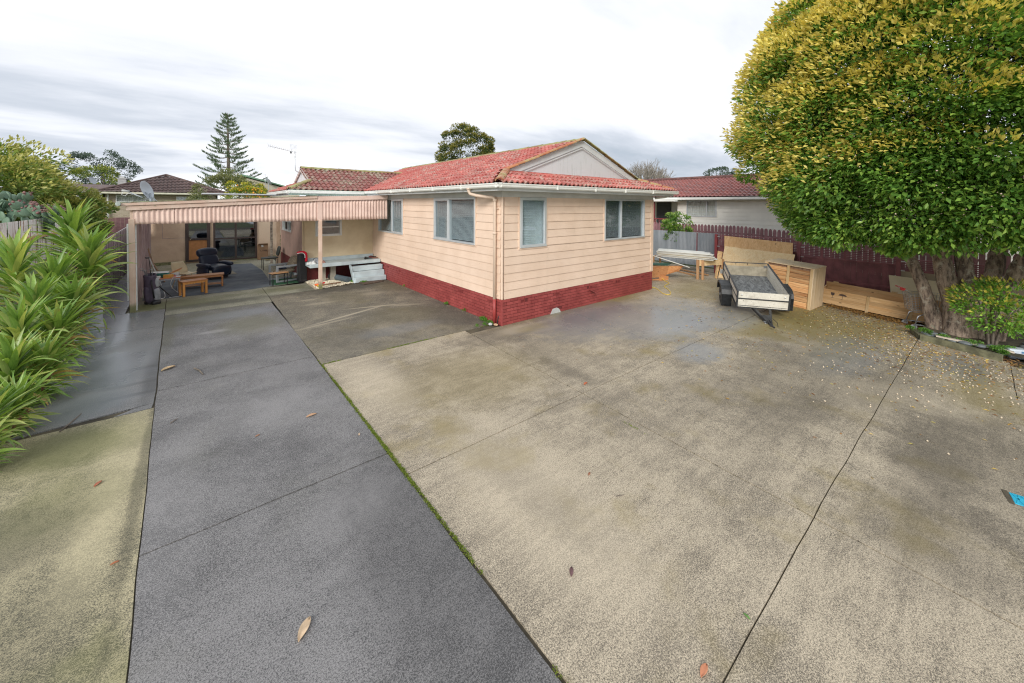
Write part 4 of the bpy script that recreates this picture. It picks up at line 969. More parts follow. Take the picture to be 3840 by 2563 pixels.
# beige plastic chair
pc = thing('plastic_chair','cream moulded plastic chair between the cluttered desk and the recliner','chair',(-5.65,9.35,.015),rotz=R(-50))
M_cream = plain('cream_plastic',(.60,.50,.33),.4,.05,4,0)
def shell(s,t):
    a = (t-.5)*2; w_ = .24*(1-.25*max(0,s-.75)*4*abs(a))
    if s < .5: x = .22-.40*(s/.5); z = .44-.02*math.sin(s*2*PI)+.035*a*a
    else: q = (s-.5)/.5; x = -.18-.15*q; z = .44+.36*q+.02*a*a
    x += .06*a*a*(1 if s > .5 else 0)
    return (x, a*w_, z)
MB().grid(shell,16,12).build('seat_shell', M_cream, pc, fix=False, smooth=True, solid=.012)
for sx in (-1,1):
    for sy in (-1,1): MB().tube([(sx*.12,sy*.13,.43),(sx*.20-.02,sy*.21,.0)],.013,8).build('leg', M_cream if sx*sy > 0 else M_steel, pc)
# long bench
bn = thing('coffee_table','long varnished coffee table with turned legs and a lower shelf','table',(-5.2,9.0,.015),rotz=R(-2))
MB().box(-.62,.56,-.20,.20,.375,.405).build('top', M_oak, bn, bev=.008); MB().box(-.57,.51,-.17,.17,.32,.374).build('apron', M_oak, bn)
MB().box(-.57,.51,-.16,.16,.085,.105).build('shelf', M_oak, bn, bev=.004)
tp = [(.022,0),(.026,.02),(.018,.04),(.030,.07),(.030,.11),(.018,.14),(.024,.19),(.031,.23),(.020,.27),(.026,.29),(.03,.30),(.03,.32)]
for x in (-.57,.51):
    for y in (-.16,.16): MB().lathe(tp,(x,y,0),12).build('leg', M_oak, bn, smooth=True)
# small table
st = thing('side_table','small orange pine table in front of the long bench','table',(-5.42,7.93,.015),rotz=R(20))
MB().box(-.31,.31,-.17,.17,.405,.430).build('top', M_pinex, st, bev=.006)
MB().box(-.27,.27,-.14,.14,.34,.404).build('apron', M_pine, st)
for x in (-.27,.27):
    for y in (-.13,.13): MB().box(x-.028,x+.028,y-.028,y+.028,0,.404).build('leg', M_pine, st, bev=.004)
# desk with clutter
dk = thing('desk','low desk with orange top and steel legs covered in clutter','desk',(-6.08,8.3,.015),rotz=R(6))
MB().box(-.38,.34,-.32,.32,.515,.54).build('top', plain('orange_top',(.55,.20,.09),.5,.1,5), dk, bev=.004)
MB().box(-.38,.34,-.325,-.30,.48,.514).build('rail', M_steel, dk)
for x in (-.36,.32):
    for y in (-.30,.30): MB().box(x-.014,x+.014,y-.014,y+.014,0,.48).build('leg', M_steel, dk)
TZ = .556
def at(dx,dy,z=0): return (-6.08+dx, 8.3+dy, TZ+z)
o = MB().lathe([(.10,0),(.115,.005),(.165,.085),(.175,.09),(.160,.085),(.105,.010),(0,.008)],at(-.02,.02),24).build('basin', plain('teal_plastic',(.10,.45,.40),.35,.05), None, smooth=True); tag(o,'round teal plastic basin on the cluttered desk','basin')
o = MB().prism([at(-.28,-.02,.12),at(.10,.0,.105),at(.10,.26,.11),at(-.28,.26,.13)],(0,0,.012)).build('tray', plain('white_tray',(.66,.68,.70),.4), None, bev=.004); tag(o,'pale grey tray lying across the teal basin','tray')
o = MB().box(-6.40,-6.14,8.0,8.14,TZ+.0,TZ+.06).build('paper_box', plain('white_box',(.75,.74,.72),.6,.05), None, bev=.004); tag(o,'flat white box at the left front of the desk','box')
o = MB().box(-6.08,-5.86,8.02,8.15,TZ,TZ+.085).build('cardboard_box', plain('ochre_card',(.62,.30,.06),.7,.1), None, bev=.003); tag(o,'small ochre yellow carton on the desk front','box')
o = MB().lathe([(.06,0),(.07,.004),(.095,.09),(.102,.093),(.092,.088),(.062,.008),(0,.006)],at(.27,-.06),20).build('bowl', plain('white_plastic',(.72,.72,.71),.4), None, smooth=True); tag(o,'white plastic bowl on the right of the desk','bowl')
for i in range(4):
    o = MB().bar(at(.12+.03*i,-.02+.02*i,.075+.02*i),at(.34+.02*i,.10+.02*i,.16+.015*i),.035,.02).build('wood_offcut', M_oak, None); tag(o,('lowest','second lowest','second highest','topmost')[i]+' brown timber offcut resting across the white bowl','offcut','timber offcuts in the bowl')
o = MB().lathe([(.0,.0),(.10,.003),(.12,.012),(.118,.016),(.0,.008)],at(.27,-.22),20).build('plate', plain('white_plate',(.74,.75,.77),.3), None, smooth=True); tag(o,'white plate at the front right corner of the desk','plate')
o = MB().box(-5.86,-5.80,8.06,8.09,TZ+.016,TZ+.045).build('toy', plain('red_plastic',(.6,.03,.03),.4), None, bev=.006); tag(o,'small red plastic thing on the white plate','toy')
def cable(pts, r, mt, name, lab, cat='cable'):
    P = [Vector(p) for p in pts]; out_ = []
    for i in range(len(P)-1):
        p0,p1,p2,p3 = P[max(i-1,0)],P[i],P[i+1],P[min(i+2,len(P)-1)]
        for k in range(6):
            t = k/6; out_.append(.5*((2*p1)+(-p0+p2)*t+(2*p0-5*p1+4*p2-p3)*t*t+(-p0+3*p1-3*p2+p3)*t**3))
    out_.append(P[-1]); o = MB().tube(out_, r, 6).build(name, mt, None, smooth=True, fix=False); return tag(o,lab,cat)
cable([(-6.2,7.98,.60),(-6.2,7.95,.40),(-6.12,7.92,.30),(-6.05,7.9,.15),(-6.05,7.85,.03),(-6.15,7.75,.024),(-6.3,7.7,.024)],.007,M_whitef,'white_cable','thick white cable hanging from the left of the desk to the floor')
cable([(-5.85,8.0,.58),(-5.92,7.97,.42),(-5.88,7.98,.25),(-5.75,8.0,.10),(-5.62,7.98,.024),(-5.7,7.85,.024),(-5.95,7.78,.024)],.005,M_whitef,'white_cable','thin white cable looping from the right of the desk to the carpet')
# golf bag
gb = thing('golf_bag','grey and purple golf bag leaning by the carport post with clubs','golf bag',(-6.28,7.42,0),mat4=Matrix.Translation((-6.27,7.38,.0))@Euler((R(9),R(-6),R(20))).to_matrix().to_4x4())
M_gbag = plain('grey_nylon',(.27,.28,.30),.7,.2,8,.3,60); M_gbag2 = plain('purple_nylon',(.075,.06,.09),.65,.2,8,.3,60); M_gbag3 = plain('pale_nylon',(.34,.36,.37),.7,.1,8,.3,60)
MB().lathe([(.11,0),(.15,.03),(.155,.18),(.14,.5),(.13,.74),(.135,.80),(.12,.82),(.11,.80),(.1,.72),(0,.7)],(0,0,0),20).build('body', M_gbag2, gb, smooth=True)
cushion('pocket',.07,-.12,.26,.15,.12,.36,parent=gb,mt=M_gbag); cushion('pocket',.10,-.07,.58,.12,.10,.26,parent=gb,mt=M_gbag3); cushion('pocket',-.11,-.06,.3,.12,.14,.44,parent=gb,mt=M_gbag2)
MB().lathe([(.152,0),(.165,.01),(.165,.06),(.150,.07)],(0,0,0),20).build('base_ring', M_black, gb, smooth=True)
MB().tube([(-.02,-.14,.70),(-.03,-.19,.55),(-.02,-.19,.35),(0,-.17,.2)],.016,6).build('strap', M_black, gb, smooth=True)
cushion('shoe_pouch',.02,-.20,.07,.20,.13,.13,parent=gb,mt=M_black)
for i,(x,y,dx,dy,h,kind) in enumerate([(.02,.0,.0,.02,1.28,1),(-.05,-.04,-.03,-.02,.98,0),(-.04,.03,-.05,.02,.95,0),(.05,.03,.03,.03,.93,0),(-.06,.0,-.07,0,1.02,0)]):
    mb = MB(); mb.tube([(x,y,.72),(x+dx,y+dy,h)],.008,6)
    mb.bar((x+dx,y+dy,h),(x+dx-.07,y+dy-.03,h+.015),.045,.03 if kind else .012); mb.build('golf_club', M_black if kind else M_steel, gb)
for s_ in (-1,1): MB().tube([(.06,.08*s_+.08,.62),(.42,.12*s_+.12,.04)],.009,6).build('stand_leg', M_black, gb)
# boards leaning against left wall
M_brownply = wood('brown_board',(.22,.12,.07),(.36,.22,.13),2,.7,1)
for i,(y,x,w_,h,lean,mt,lab) in enumerate([(10.5,-6.35,.30,1.20,.24,M_brownply,'tall brown board leaning on the left carport wall'),(10.1,-6.25,.10,.95,.28,M_whitef,'thin white painted board leaning beside the tall brown board'),(10.75,-6.2,.25,.8,.35,M_brownply,'short dark board leaning at the left carport wall')]):
    o = MB().hexa([(x,y,.015),(x+.02,y,.015),(x+.02,y+w_,.015),(x,y+w_,.015),(x-lean,y,h),(x-lean+.02,y,h),(x-lean+.02,y+w_,h),(x-lean,y+w_,h)]).build('leaning_board', mt, None); tag(o,lab,'board')
# cardboard box with lettering, roll
M_card = plain('cardboard',(.36,.22,.13),.8,.1,5,.15,60)
bx = thing('carton','tall brown cardboard box by the back wall right of the window','box',(-2.85,15.25,.02))
MB().box(-3.08,-2.66,15.15,15.48,0.0,.70).build('carton_body', M_card, bx, bev=.006)
MB().hexa([(-3.08,15.14,.70),(-2.66,15.14,.70),(-2.66,15.16,.70),(-3.08,15.16,.70),(-3.05,15.05,.78),(-2.69,15.05,.78),(-2.69,15.06,.785),(-3.05,15.06,.785)]).build('flap', M_card, bx)
M_print = plain('print',(.09,.06,.05),.8)
def glyphs(text, x0, z0, h, y, mt, parent, w_=.045, gap=.02, t=.011):
    S = {'U':[((0,1),(0,0)),((0,0),(1,0)),((1,0),(1,1))],'M':[((0,0),(0,1)),((0,1),(.5,.4)),((.5,.4),(1,1)),((1,1),(1,0))],'B':[((0,0),(0,1)),((0,1),(1,1)),((0,.5),(1,.5)),((0,0),(1,0)),((1,0),(1,1))],'I':[((.5,0),(.5,1))],'L':[((0,1),(0,0)),((0,0),(1,0))],'R':[((0,0),(0,1)),((0,1),(1,1)),((1,1),(1,.5)),((1,.5),(0,.5)),((.4,.5),(1,0))]}
    mb = MB(); x = x0
    for ch in text:
        for (a,b),(c,d) in S[ch]: mb.bar((x+a*w_,y,z0+b*h),(x+c*w_,y,z0+d*h),t,.002,up=(0,1,0))
        x += w_+gap
    return mb.build('lettering', mt, parent)
glyphs('LIMBU', -2.97, .40, .07, 15.146, M_print, bx)
o = MB().prism([(-2.93,15.13,.60),(-2.85,15.13,.62),(-2.87,15.13,.72),(-2.95,15.13,.70)],(0,.01,0)).build('tape_scrap', M_whitef, bx)
o = MB().tube([(-2.80,14.72,.08),(-2.62,14.58,.09)],.07,14).build('cable_drum', plain('straw_roll',(.50,.40,.22),.8,.2,20,.4,60), None); tag(o,'straw coloured roll lying in front of the cardboard box','roll')
# dark office chair behind armchair
oc = thing('dark_chair','dark grey chair with slab seat behind the grey framed armchair','chair',(-2.85,11.9,0))
M_dgrey = plain('dark_vinyl',(.05,.06,.055),.55,.15,6,.2)
cushion('seat',-3.0,11.9,.46,.62,.55,.07,parent=oc,mt=M_dgrey); cushion('backrest',-2.68,11.9,.72,.09,.50,.42,0,R(12),parent=oc,mt=M_dgrey)
for x in (-3.25,-2.74):
    for y in (11.67,12.13): MB().tube([(x,y,.43),(x,y,0)],.013,6).build('leg', M_black, oc)
# armchair
M_gframe = plain('grey_frame_paint',(.42,.45,.47),.5,.1,4,.1)
def tweed():
    t = MT('tweed'); f = t.noise(t.obj(),45,4,.8); g = t.noise(t.mapped(t.obj(),(3,20,8)),3,4,.7)
    t.color(t.mix(t.step(f,.4,.6),(.15,.11,.075),t.mix(g,(.36,.29,.20),(.50,.42,.30)))); t.rough(.95); t.bump(f,.7,.012); return t.m
M_tweed = tweed()
ac = thing('armchair','grey wooden framed armchair with brown tweed cushions on the green mat','armchair',(-2.95,8.75,.018),rotz=R(193))
for s_ in (-1,1):
    y = s_*.31
    for nm, b_ in (('arm',(-.37,.37,.50,.56)),('frame_rail',(-.37,.37,.0,.055))): MB().box(b_[0],b_[1],y-.035,y+.035,b_[2],b_[3]).build(nm, M_gframe, ac, bev=.005)
    for x in (-.34,.34): MB().box(x-.032,x+.032,y-.034,y+.034,.056,.499).build('leg', M_gframe, ac, bev=.004)
MB().box(-.30,-.26,-.27,.27,.16,.24).build('seat_rail', M_gframe, ac); MB().box(.26,.30,-.27,.27,.22,.30).build('seat_rail', M_gframe, ac)
cushion('seat_cushion',0,0,.34,.62,.54,.16,0,R(4),parent=ac,mt=M_tweed,bulge=.2); cushion('back_cushion',-.29,0,.60,.17,.54,.44,0,R(-24),parent=ac,mt=M_tweed,bulge=.2)
M_cloth = plain('grey_cloth',(.30,.31,.33),.9,.4,14,.6,40); M_navycl = plain('navy_cloth',(.03,.04,.08),.9,.3,14,.6,40)
def rag(name, lab, x, y, z, s_, mt, cat='cloth'):
    mb = MB(); sd_ = random.random()*50
    mb.grid(lambda a,b: (x+(a-.5)*s_*1.5, y+(b-.5)*s_, z+max(0,noise.noise(Vector((a*3.2+sd_,b*3.2,sd_)))*s_*.9+.25*s_)*math.sin(a*PI)**.6*math.sin(b*PI)**.6), 14, 10)
    return tag(mb.build(name, mt, None, smooth=True, fix=False, solid=.004), lab, cat)
rag('cloth','crumpled dark blue cloth on the armchair seat',-3.05,8.62,.455,.20,M_navycl); rag('cloth','crumpled pale grey cloth on the armchair seat',-2.88,8.74,.455,.19,M_cloth)
# school table
sch = thing('stool_table','small tan topped table with black tube legs on the carpet edge','table',(-3.22,8.02,.015),rotz=R(12))
MB().box(-.26,.26,-.16,.16,.385,.405).build('top', plain('tan_laminate',(.56,.30,.13),.4,.06,4), sch, bev=.006); MB().box(-.24,.24,-.14,.14,.355,.384).build('apron', M_black, sch)
for x in (-.22,.22):
    for y in (-.13,.13): MB().tube([(x,y,.36),(x,y,0)],.014,8).build('leg', M_black, sch)
# black cabinet + red scarf
cab = thing('speaker_cabinet','tall black speaker cabinet standing by the porch end','speaker',(-2.5,8.15,.0),rotz=R(8))
MB().box(-.11,.11,-.14,.14,0.04,1.0).build('cabinet', plain('black_veneer',(.028,.028,.03),.5,.3,4,.1), cab, bev=.006); MB().box(-.13,.13,-.16,.16,0,.039).build('plinth', M_black, cab); MB().box(-.095,.095,-.147,-.141,.1,.96).build('grille_cloth', plain('grille_black',(.02,.02,.022),.9), cab)
cable([(-2.66,8.02,1.0),(-2.62,8.02,1.035),(-2.50,8.0,1.045),(-2.42,7.985,1.0),(-2.40,7.975,.85),(-2.40,7.975,.72)],.042,plain('red_fleece',(.62,.015,.035),.95,.15,30,.8,120),'scarf','bright red woolly scarf hanging over the black cabinet','scarf')
cable([(-2.68,7.97,1.0),(-2.62,7.97,1.02),(-2.52,7.955,1.02),(-2.455,7.94,.96),(-2.445,7.93,.85)],.014,plain('white_fleece',(.72,.7,.68),.95,.15,30,.8,120),'scarf_fringe','white fringe along the red scarf','fringe')
# shoes and bags on the porch
def shoe(x,y,rz,lab,mt):
    Mx = Matrix.Translation((x,y,DZ))@Matrix.Rotation(rz,4,'Z')
    mb = MB()
    def fn(s,t):
        a = 2*PI*t; l = -.13+.26*s; w_ = (.042+.010*math.sin(s*PI))*(1-(2*s-1)**8)**.5 if 0 < s < 1 else .004
        h = .035+.055*max(0,1-s*1.5)+.012*math.sin(s*PI)
        return Mx@Vector((l,w_*math.cos(a),max(0,h/2+h/2*math.sin(a))+.002))
    mb.grid(fn,12,12); return tag(mb.build('shoe', mt, None, smooth=True), lab,'shoe')
shoe(-.50,7.62,1.2,'black sneaker standing upright at the left of the porch shoes',M_black); shoe(-.40,7.60,-.4,'dark grey sneaker lying second from the left on the porch',plain('grey_shoe',(.07,.08,.08),.6))
shoe(-.22,7.80,.5,'black shoe with red side on the porch near the corner',plain('redblack',(.14,.02,.03),.6,.6,9)); shoe(-.13,7.84,.2,'black slipper at the corner of the porch by the wall',M_black)
o = MB().prism([(-.35,7.55,DZ),(-.08,7.50,DZ),(-.07,7.58,DZ)],(0,0,.05)).build('shoe', plain('brown_leather',(.20,.09,.06),.5), None, bev=.01); tag(o,'flat brown sandal at the porch edge beside the steps','sandal')
rag('cloth','crumpled white cloth hanging at the left end of the porch',-2.34,7.50,DZ+.0,.20,M_whitef); rag('bag','grey plastic bag on the left end of the porch',-2.17,7.62,DZ+.0,.24,M_cloth,'bag')
cable([(-2.3,7.6,DZ+.05),(-2.22,7.62,DZ+.17),(-2.1,7.64,DZ+.16),(-2.05,7.66,DZ+.05)],.008,M_black,'bag_handle','black handle loop on the grey bag at the porch end','handle')  # this is the handle of the grey bag
rag('cloth','brown and pink rag on the porch behind the pink post',-1.98,7.60,DZ,.14,plain('rag_brown',(.30,.16,.13),.9,.5,20))
# rolled pipe under steps, mat, tools
o = MB().tube([(-1.62,8.0,.12),(-1.28,6.98,.10)],[.10,.10],16).build('pipe_roll', plain('dark_roll',(.09,.12,.14),.6,.15,4), None, smooth=False); tag(o,'dark grey roll of felt lying beside the porch steps','roll')
o = MB().prism([(-1.02,6.74,.004),(-1.0,6.27,.004),(-.24,6.44,.004),(-.27,6.68,.004)],(0,0,.025)).build('door_mat', plain('brown_coir',(.11,.075,.055),.95,.35,20,.8,110), None, bev=.006); tag(o,'dark brown coir doormat at the foot of the porch steps','doormat')
M_org = plain('orange_toy',(.85,.14,.02),.4,.1); M_yel = plain('yellow_toy',(.80,.55,.02),.4,.1)
tg = thing('toy_drill','orange and yellow toy drill lying on the white stones','toy',(-2.22,6.85,.03))
mb = MB(); mb.tube([(-2.36,6.92,.07),(-2.16,6.86,.09)],.032,10); mb.build('body', M_org, tg, smooth=True); MB().bar((-2.32,6.82,.05),(-2.15,6.78,.05),.06,.04).build('battery', M_yel, tg, bev=.01); MB().bar((-2.20,6.92,.08),(-2.05,6.95,.11),.03,.05).build('handle', plain('red_toy',(.7,.02,.03),.4), tg, bev=.008)
o = MB().bar((-2.15,6.85,.06),(-1.55,6.98,.05),.045,.03).build('stick', M_brownply, None); tag(o,'brown stick lying on the white stones behind the pink post','stick')
# bed of white stones
gb_ = MB(); n_st = 2600
st_b = MB(); bm = bmesh.new(); bmesh.ops.create_icosphere(bm, subdivisions=1, radius=1.0); ico_v = [v.co.copy() for v in bm.verts]; ico_f = [tuple(v.index for v in f.verts) for f in bm.faces]; bm.free()
def rock(mb, x,y,z,r,fl=.6,seed=0):
    n = len(mb.v); a = random.random()*6.28; e = .75+.5*random.random()
    for v in ico_v:
        q = Vector((v.x*r*e, v.y*r/e, v.z*r*fl))*(1+.18*noise.noise(v*1.7+Vector((seed,x*9,y*9)))); q.rotate(Euler((0,0,a))); mb.v.append((x+q.x,y+q.y,z+q.z))
    mb.f += [tuple(n+i for i in f) for f in ico_f]
for i in range(n_st):
    y = random.uniform(6.5,8.15); x = random.uniform(-2.42,-1.16)
    lo = 6.5+.0*x+max(0,(x+2.3))*.30
    if y < lo-.03 or (x < -2.28 and y < 7.0+(-2.28-x)*6 and y < 7.6 and x < -2.36+.0): continue
    rock(gb_, x,y,.005+random.random()*.022, random.uniform(.012,.024), .65, i)
o = gb_.build('gravel_stones', plain('white_stone',(.78,.70,.54),.8,.3,20,.3,60,world=True), None, fix=False, smooth=True); o['kind'] = 'stuff'; o['label'] = 'bed of cream white pebbles under the porch'
sheet(MB(), [(-2.44,6.5),(-1.15,6.86),(-1.15,8.18),(-2.44,8.18)], .002).build('gravel_bed', plain('gravel_base',(.48,.41,.30),.9,.4,30,.8,60,world=True), None)['kind'] = 'structure'
# rubble by the downpipe
for (x,y,r,mt,lab) in [(-.20,.17,.055,M_pale,'pale grey stone at the foot of the red downpipe'),(-.13,.06,.05,plain('buff_stone',(.55,.36,.22),.8,.2),'buff broken stone beside the red downpipe')]:
    mb = MB(); rock(mb,x,y,.03,r,.6,3); tag(mb.build('stone', mt, None),lab,'stone')

# ================================================================== TRAILER
Mt_ = Matrix.Translation((6.432,-2.86,.405))@Euler((0,R(14.43),R(-148.14))).to_matrix().to_4x4()
# Euler(x,y,z) applies x then y then z, like the fit
tr = thing('trailer','cream sided single axle box trailer with its drawbar down on the concrete','trailer',mat4=Mt_)
TL2, TW2, TH = 1.897/2, 1.127/2, .42
M_creamp = MT('cream_ply'); _n = M_creamp.noise(M_creamp.obj(),5,6,.65); _s = M_creamp.noise(M_creamp.obj(),28,3,.6)
_c = M_creamp.mix(M_creamp.step(_n,.35,.65),(.70,.66,.56),(.80,.76,.66)); _c = M_creamp.mix(M_creamp.step(_s,.665,.69),_c,(.12,.09,.06)); _c = M_creamp.mix(M_creamp.math('MULTIPLY',M_creamp.step(M_creamp.noise(M_creamp.obj(),1.6,5,.7),.52,.66),.35),_c,(.28,.24,.18)); M_creamp.color(_c); M_creamp.rough(.55); M_creamp = M_creamp.m
M_tblk = plain('chassis_black',(.035,.037,.04),.5,.4,9,.3,40)
M_bed = MT('worn_bed'); _n = M_bed.noise(M_bed.mapped(M_bed.obj(),(1.2,3,1)),5,8,.75,.8); M_bed.color(M_bed.mix(M_bed.step(_n,.35,.68),(.06,.065,.07),(.24,.25,.26))); M_bed.rough(.6); M_bed.bump(_n,.3,.004); M_bed = M_bed.m
th = .014
MB().box(-TL2,TL2,-TW2,TW2,.02,.04).build('bed', M_bed, tr)
for s_ in (-1,1):
    y0 = s_*TW2; a, b = (y0,y0+th) if s_ < 0 else (y0-th,y0)
    MB().box(-TL2,TL2,a,b,.041,.225).build('side_panel', M_creamp, tr); MB().box(-TL2,TL2,a,b,.236,TH-.02).build('side_panel', M_creamp, tr)
    MB().box(-TL2-.01,TL2+.005,y0-.018,y0+.018,TH-.022,TH+.012).build('top_rail', M_tblk, tr, bev=.004)
    MB().box(-TL2,TL2,y0-(.012 if s_ < 0 else -.001),y0+(.012 if s_ > 0 else -.001),.220,.240).build('mid_rail', M_tblk, tr)
    MB().box(-TL2,TL2,y0-.014,y0+.014,-.02,.038).build('chassis_rail', M_tblk, tr)
    for x in (-TL2-.005,TL2-.015,-.05): MB().box(x,x+.026,y0-(.018 if s_ < 0 else -.002),y0+(.018 if s_ > 0 else -.002),-.02,TH).build('stake', M_tblk, tr)
MB().box(TL2-.014,TL2,-TW2+.02,TW2-.02,.0,.215).build('front_panel', M_creamp, tr); MB().box(TL2-.014,TL2,-TW2+.02,TW2-.02,.240,TH-.01).build('front_panel', M_creamp, tr)
MB().box(TL2-.002,TL2+.018,-TW2,TW2,.215,.238).build('front_rail', M_tblk, tr); MB().box(TL2-.002,TL2+.012,-TW2,TW2,-.02,.0).build('front_rail', M_tblk, tr)
for s_ in (-1,1):
    MB().box(TL2-.002,TL2+.016,s_*TW2-.02,s_*TW2+.02,-.02,TH+.01).build('corner_post', M_tblk, tr)
    MB().lathe([(.018,0),(.022,.01),(0,.014)],(0,0,0),10,Matrix.Translation((TL2+.0,s_*(TW2-.10),.33))@Matrix.Rotation(PI/2,4,'Y')).build('marker_cap', M_whitef, tr, smooth=True)
MB().box(-TL2,-TL2+.014,-TW2+.02,TW2-.02,.041,.33).build('tailgate', plain('dull_tan_ply',(.36,.32,.24),.6,.2,6,.1), tr); MB().tube([(-TL2-.005,-TW2,TH+.01),(-TL2-.005,TW2,TH+.01)],.014,8).build('tail_rail', M_tblk, tr)
for y in (-.25,.05): MB().tube([(-TL2-.005,y,TH-.06),(-TL2-.005,y,TH+.01)],.007,6).build('tail_stay', M_tblk, tr)
MB().box(-TL2-.02,-TL2+.02,TW2-.10,TW2-.02,.30,.36).build('latch', M_steel, tr); MB().box(-TL2-.04,-TL2-.0,-TW2-.08,-TW2-.0,.05,.17).build('number_plate', plain('plate_grey',(.35,.36,.35),.5), tr)
MB().bar((.35,-TW2+.05,.05),(.75,-TW2+.045,.12),.05,.02).build('loose_batten', M_brownply, tr)
# wheels: axis along local y
def wheel(s_):
    c = Vector((.075,s_*(TW2+.135),-.12)); Mx = Matrix.Translation(c)@Matrix.Rotation(PI/2,4,'X')
    tyre = MB(); tyre.lathe([(.175,-.075),(.245,-.085),(.275,-.070),(.288,-.045),(.288,.045),(.275,.070),(.245,.085),(.175,.075)],(0,0,0),36,Mx)
    wo = tyre.build('wheel', plain('tyre_rubber',(.028,.028,.03),.8,.3,10,.3), tr, smooth=True)
    tb = MB()
    for i in range(36):
        a = 2*PI*i/36
        for w0 in (-.05,.0):
            q = Mx@Matrix.Rotation(a+(.08 if w0 < -.01 else 0),4,'Z'); tb.box(.284,.294,-.016,.016,w0+.004,w0+.042,q)
    tb.build('tread', bpy.data.materials['tyre_rubber'], wo)
    rm = MB(); rm.lathe([(.180,.070),(.165,.078),(.150,.04),(.10,.02),(.06,.045),(.05,.05),(0,.05)],(0,0,0),28,Mx); rm.lathe([(.180,-.070),(.165,-.078),(.150,-.04),(.10,-.02),(.06,-.045),(.05,-.05),(0,-.05)],(0,0,0),28,Mx); rm.build('rim', M_steel, wo, smooth=True)
    sp_ = MB()
    for i in range(10): sp_.box(.07,.155,-.012,.012,.028 if s_ < 0 else -.06,.060 if s_ < 0 else -.028,Mx@Matrix.Rotation(2*PI*i/10,4,'Z'))
    sp_.lathe([(.04,-.11 if s_ > 0 else .05),(.04,-.06 if s_ > 0 else .10),(.03,-.05 if s_ > 0 else .115),(0,-.05 if s_ > 0 else .115)],(0,0,0),12,Mx)
    sp_.build('hub', M_steel, wo)
    mg = MB()
    arc = [(.34*math.cos(a),.34*math.sin(a)) for a in [R(x) for x in (-8,0,35,62,90,118,145,180,188)]]
    arc = [(.36,-.16),(.36,.17),(.30,.28),(.17,.345),(-.17,.345),(-.30,.28),(-.37,.12),(-.38,.02)]
    y0, y1 = s_*(TW2+.015), s_*(TW2+.255)
    for (xa,za),(xb,zb) in zip(arc,arc[1:]): mg.hexa([(c.x+xa,y0,c.z+za),(c.x+xb,y0,c.z+zb),(c.x+xb,y1,c.z+zb),(c.x+xa,y1,c.z+za),(c.x+xa,y0,c.z+za+.008),(c.x+xb,y0,c.z+zb+.008),(c.x+xb,y1,c.z+zb+.008),(c.x+xa,y1,c.z+za+.008)])
    mg.prism([(c.x+xa,y1,c.z+za) for xa,za in arc]+[(c.x-.34,y1,c.z+.02),(c.x-.28,y1,c.z+.22),(c.x-.14,y1,c.z+.295),(c.x+.14,y1,c.z+.295),(c.x+.27,y1,c.z+.22),(c.x+.31,y1,c.z+.15),(c.x+.31,y1,c.z-.16)],(0,.006*s_,0))
    mg.build('mudguard', M_tblk, tr)
wheel(-1); wheel(1)
MB().tube([(.075,-TW2-.12,-.12),(.075,TW2+.12,-.12)],.025,8).build('axle', M_tblk, tr)
for s_ in (-1,1):
    mb = MB()
    for i in range(3): mb.tube([(.075-.42+.1*i,s_*.50,-.06-.012*i),(.075,s_*.50,-.135-.012*i),(.075+.42-.1*i,s_*.50,-.06-.012*i)],.012,6)
    mb.build('leaf_spring', M_tblk, tr)
cz = -.035
for s_ in (-1,1): MB().bar((TL2-.75,s_*.33,cz),(TL2+.66,s_*.035,cz-.02),.045,.07).build('drawbar', M_tblk, tr)
MB().prism([(TL2+.34,-.11,cz+.02),(TL2+.34,.11,cz+.02),(TL2+.68,.05,cz+.015),(TL2+.68,-.05,cz+.015)],(0,0,.012)).build('hitch_plate', M_tblk, tr)
mb = MB(); mb.bar((TL2+.60,0,cz+.03),(TL2+.84,0,cz+.005),.07,.055); mb.tube([(TL2+.83,0,cz+.02),(TL2+.90,0,cz-.02)],[.045,.03],12); mb.bar((TL2+.62,0,cz+.07),(TL2+.76,0,cz+.10),.02,.02); mb.build('coupling', M_tblk, tr, bev=.004)
mb = MB()
for i in range(12):
    a = i*.9; p = Vector((TL2+.60+.012*i,-.09+.01*i+.02*math.sin(i*2),cz-.0-.005*i)); mb.tube([p+Vector((.022*math.cos(b)*math.cos(a),.022*math.sin(b),.022*math.cos(b)*math.sin(a))) for b in [k*2*PI/8 for k in range(9)]],.005,5)
mb.build('chain', M_steel, tr)
MB().tube([(TL2+.5,.10,cz+.04),(TL2+.7,.14,cz+.05),(TL2+.9,.12,cz-.02),(TL2+.98,.02,cz-.03)],.006,6).build('light_cable', M_black, tr, smooth=True)
o = MB().tube([(4.62,-3.92,.025),(4.70,-3.86,.03)],.022,8).build('trailer_plug', M_black, None); tag(o,'black trailer light plug lying on the concrete by the coupling','plug')

# ================================================================== CRATES
W1 = wood('crate_wood', (.50,.22,.08), (.68,.42,.20), 0, .8, 1.2, True, .32)
W2 = wood('crate_batten', (.52,.34,.15), (.66,.48,.27), 2, .8, 1.2, False, .1)
W3 = wood('crate_ply', (.62,.44,.25), (.76,.60,.40), 2, .7, .8, False, .05, dirt=.35)
W4 = wood('pale_crate', (.62,.36,.15), (.76,.52,.27), 0, .75, 1.1, True, .14)
W5 = wood('plywood', (.80,.56,.29), (.88,.68,.40), 0, .65, .6, True, .04)
def slopeM(x,y,yaw,pt): return Matrix.Translation((x,y,gz(x,y)))@Euler((0,pt,yaw)).to_matrix().to_4x4()
ct = thing('wooden_crate','large slatted wooden crate with plywood end standing behind the trailer','crate',mat4=slopeM(7.511,-3.874,1.507,-.067))
cl, cd, chh = 1.148, .943, 1.139
rows_ = [0.05,.19,.31,.44,.57,.69,.81,.92,1.02]
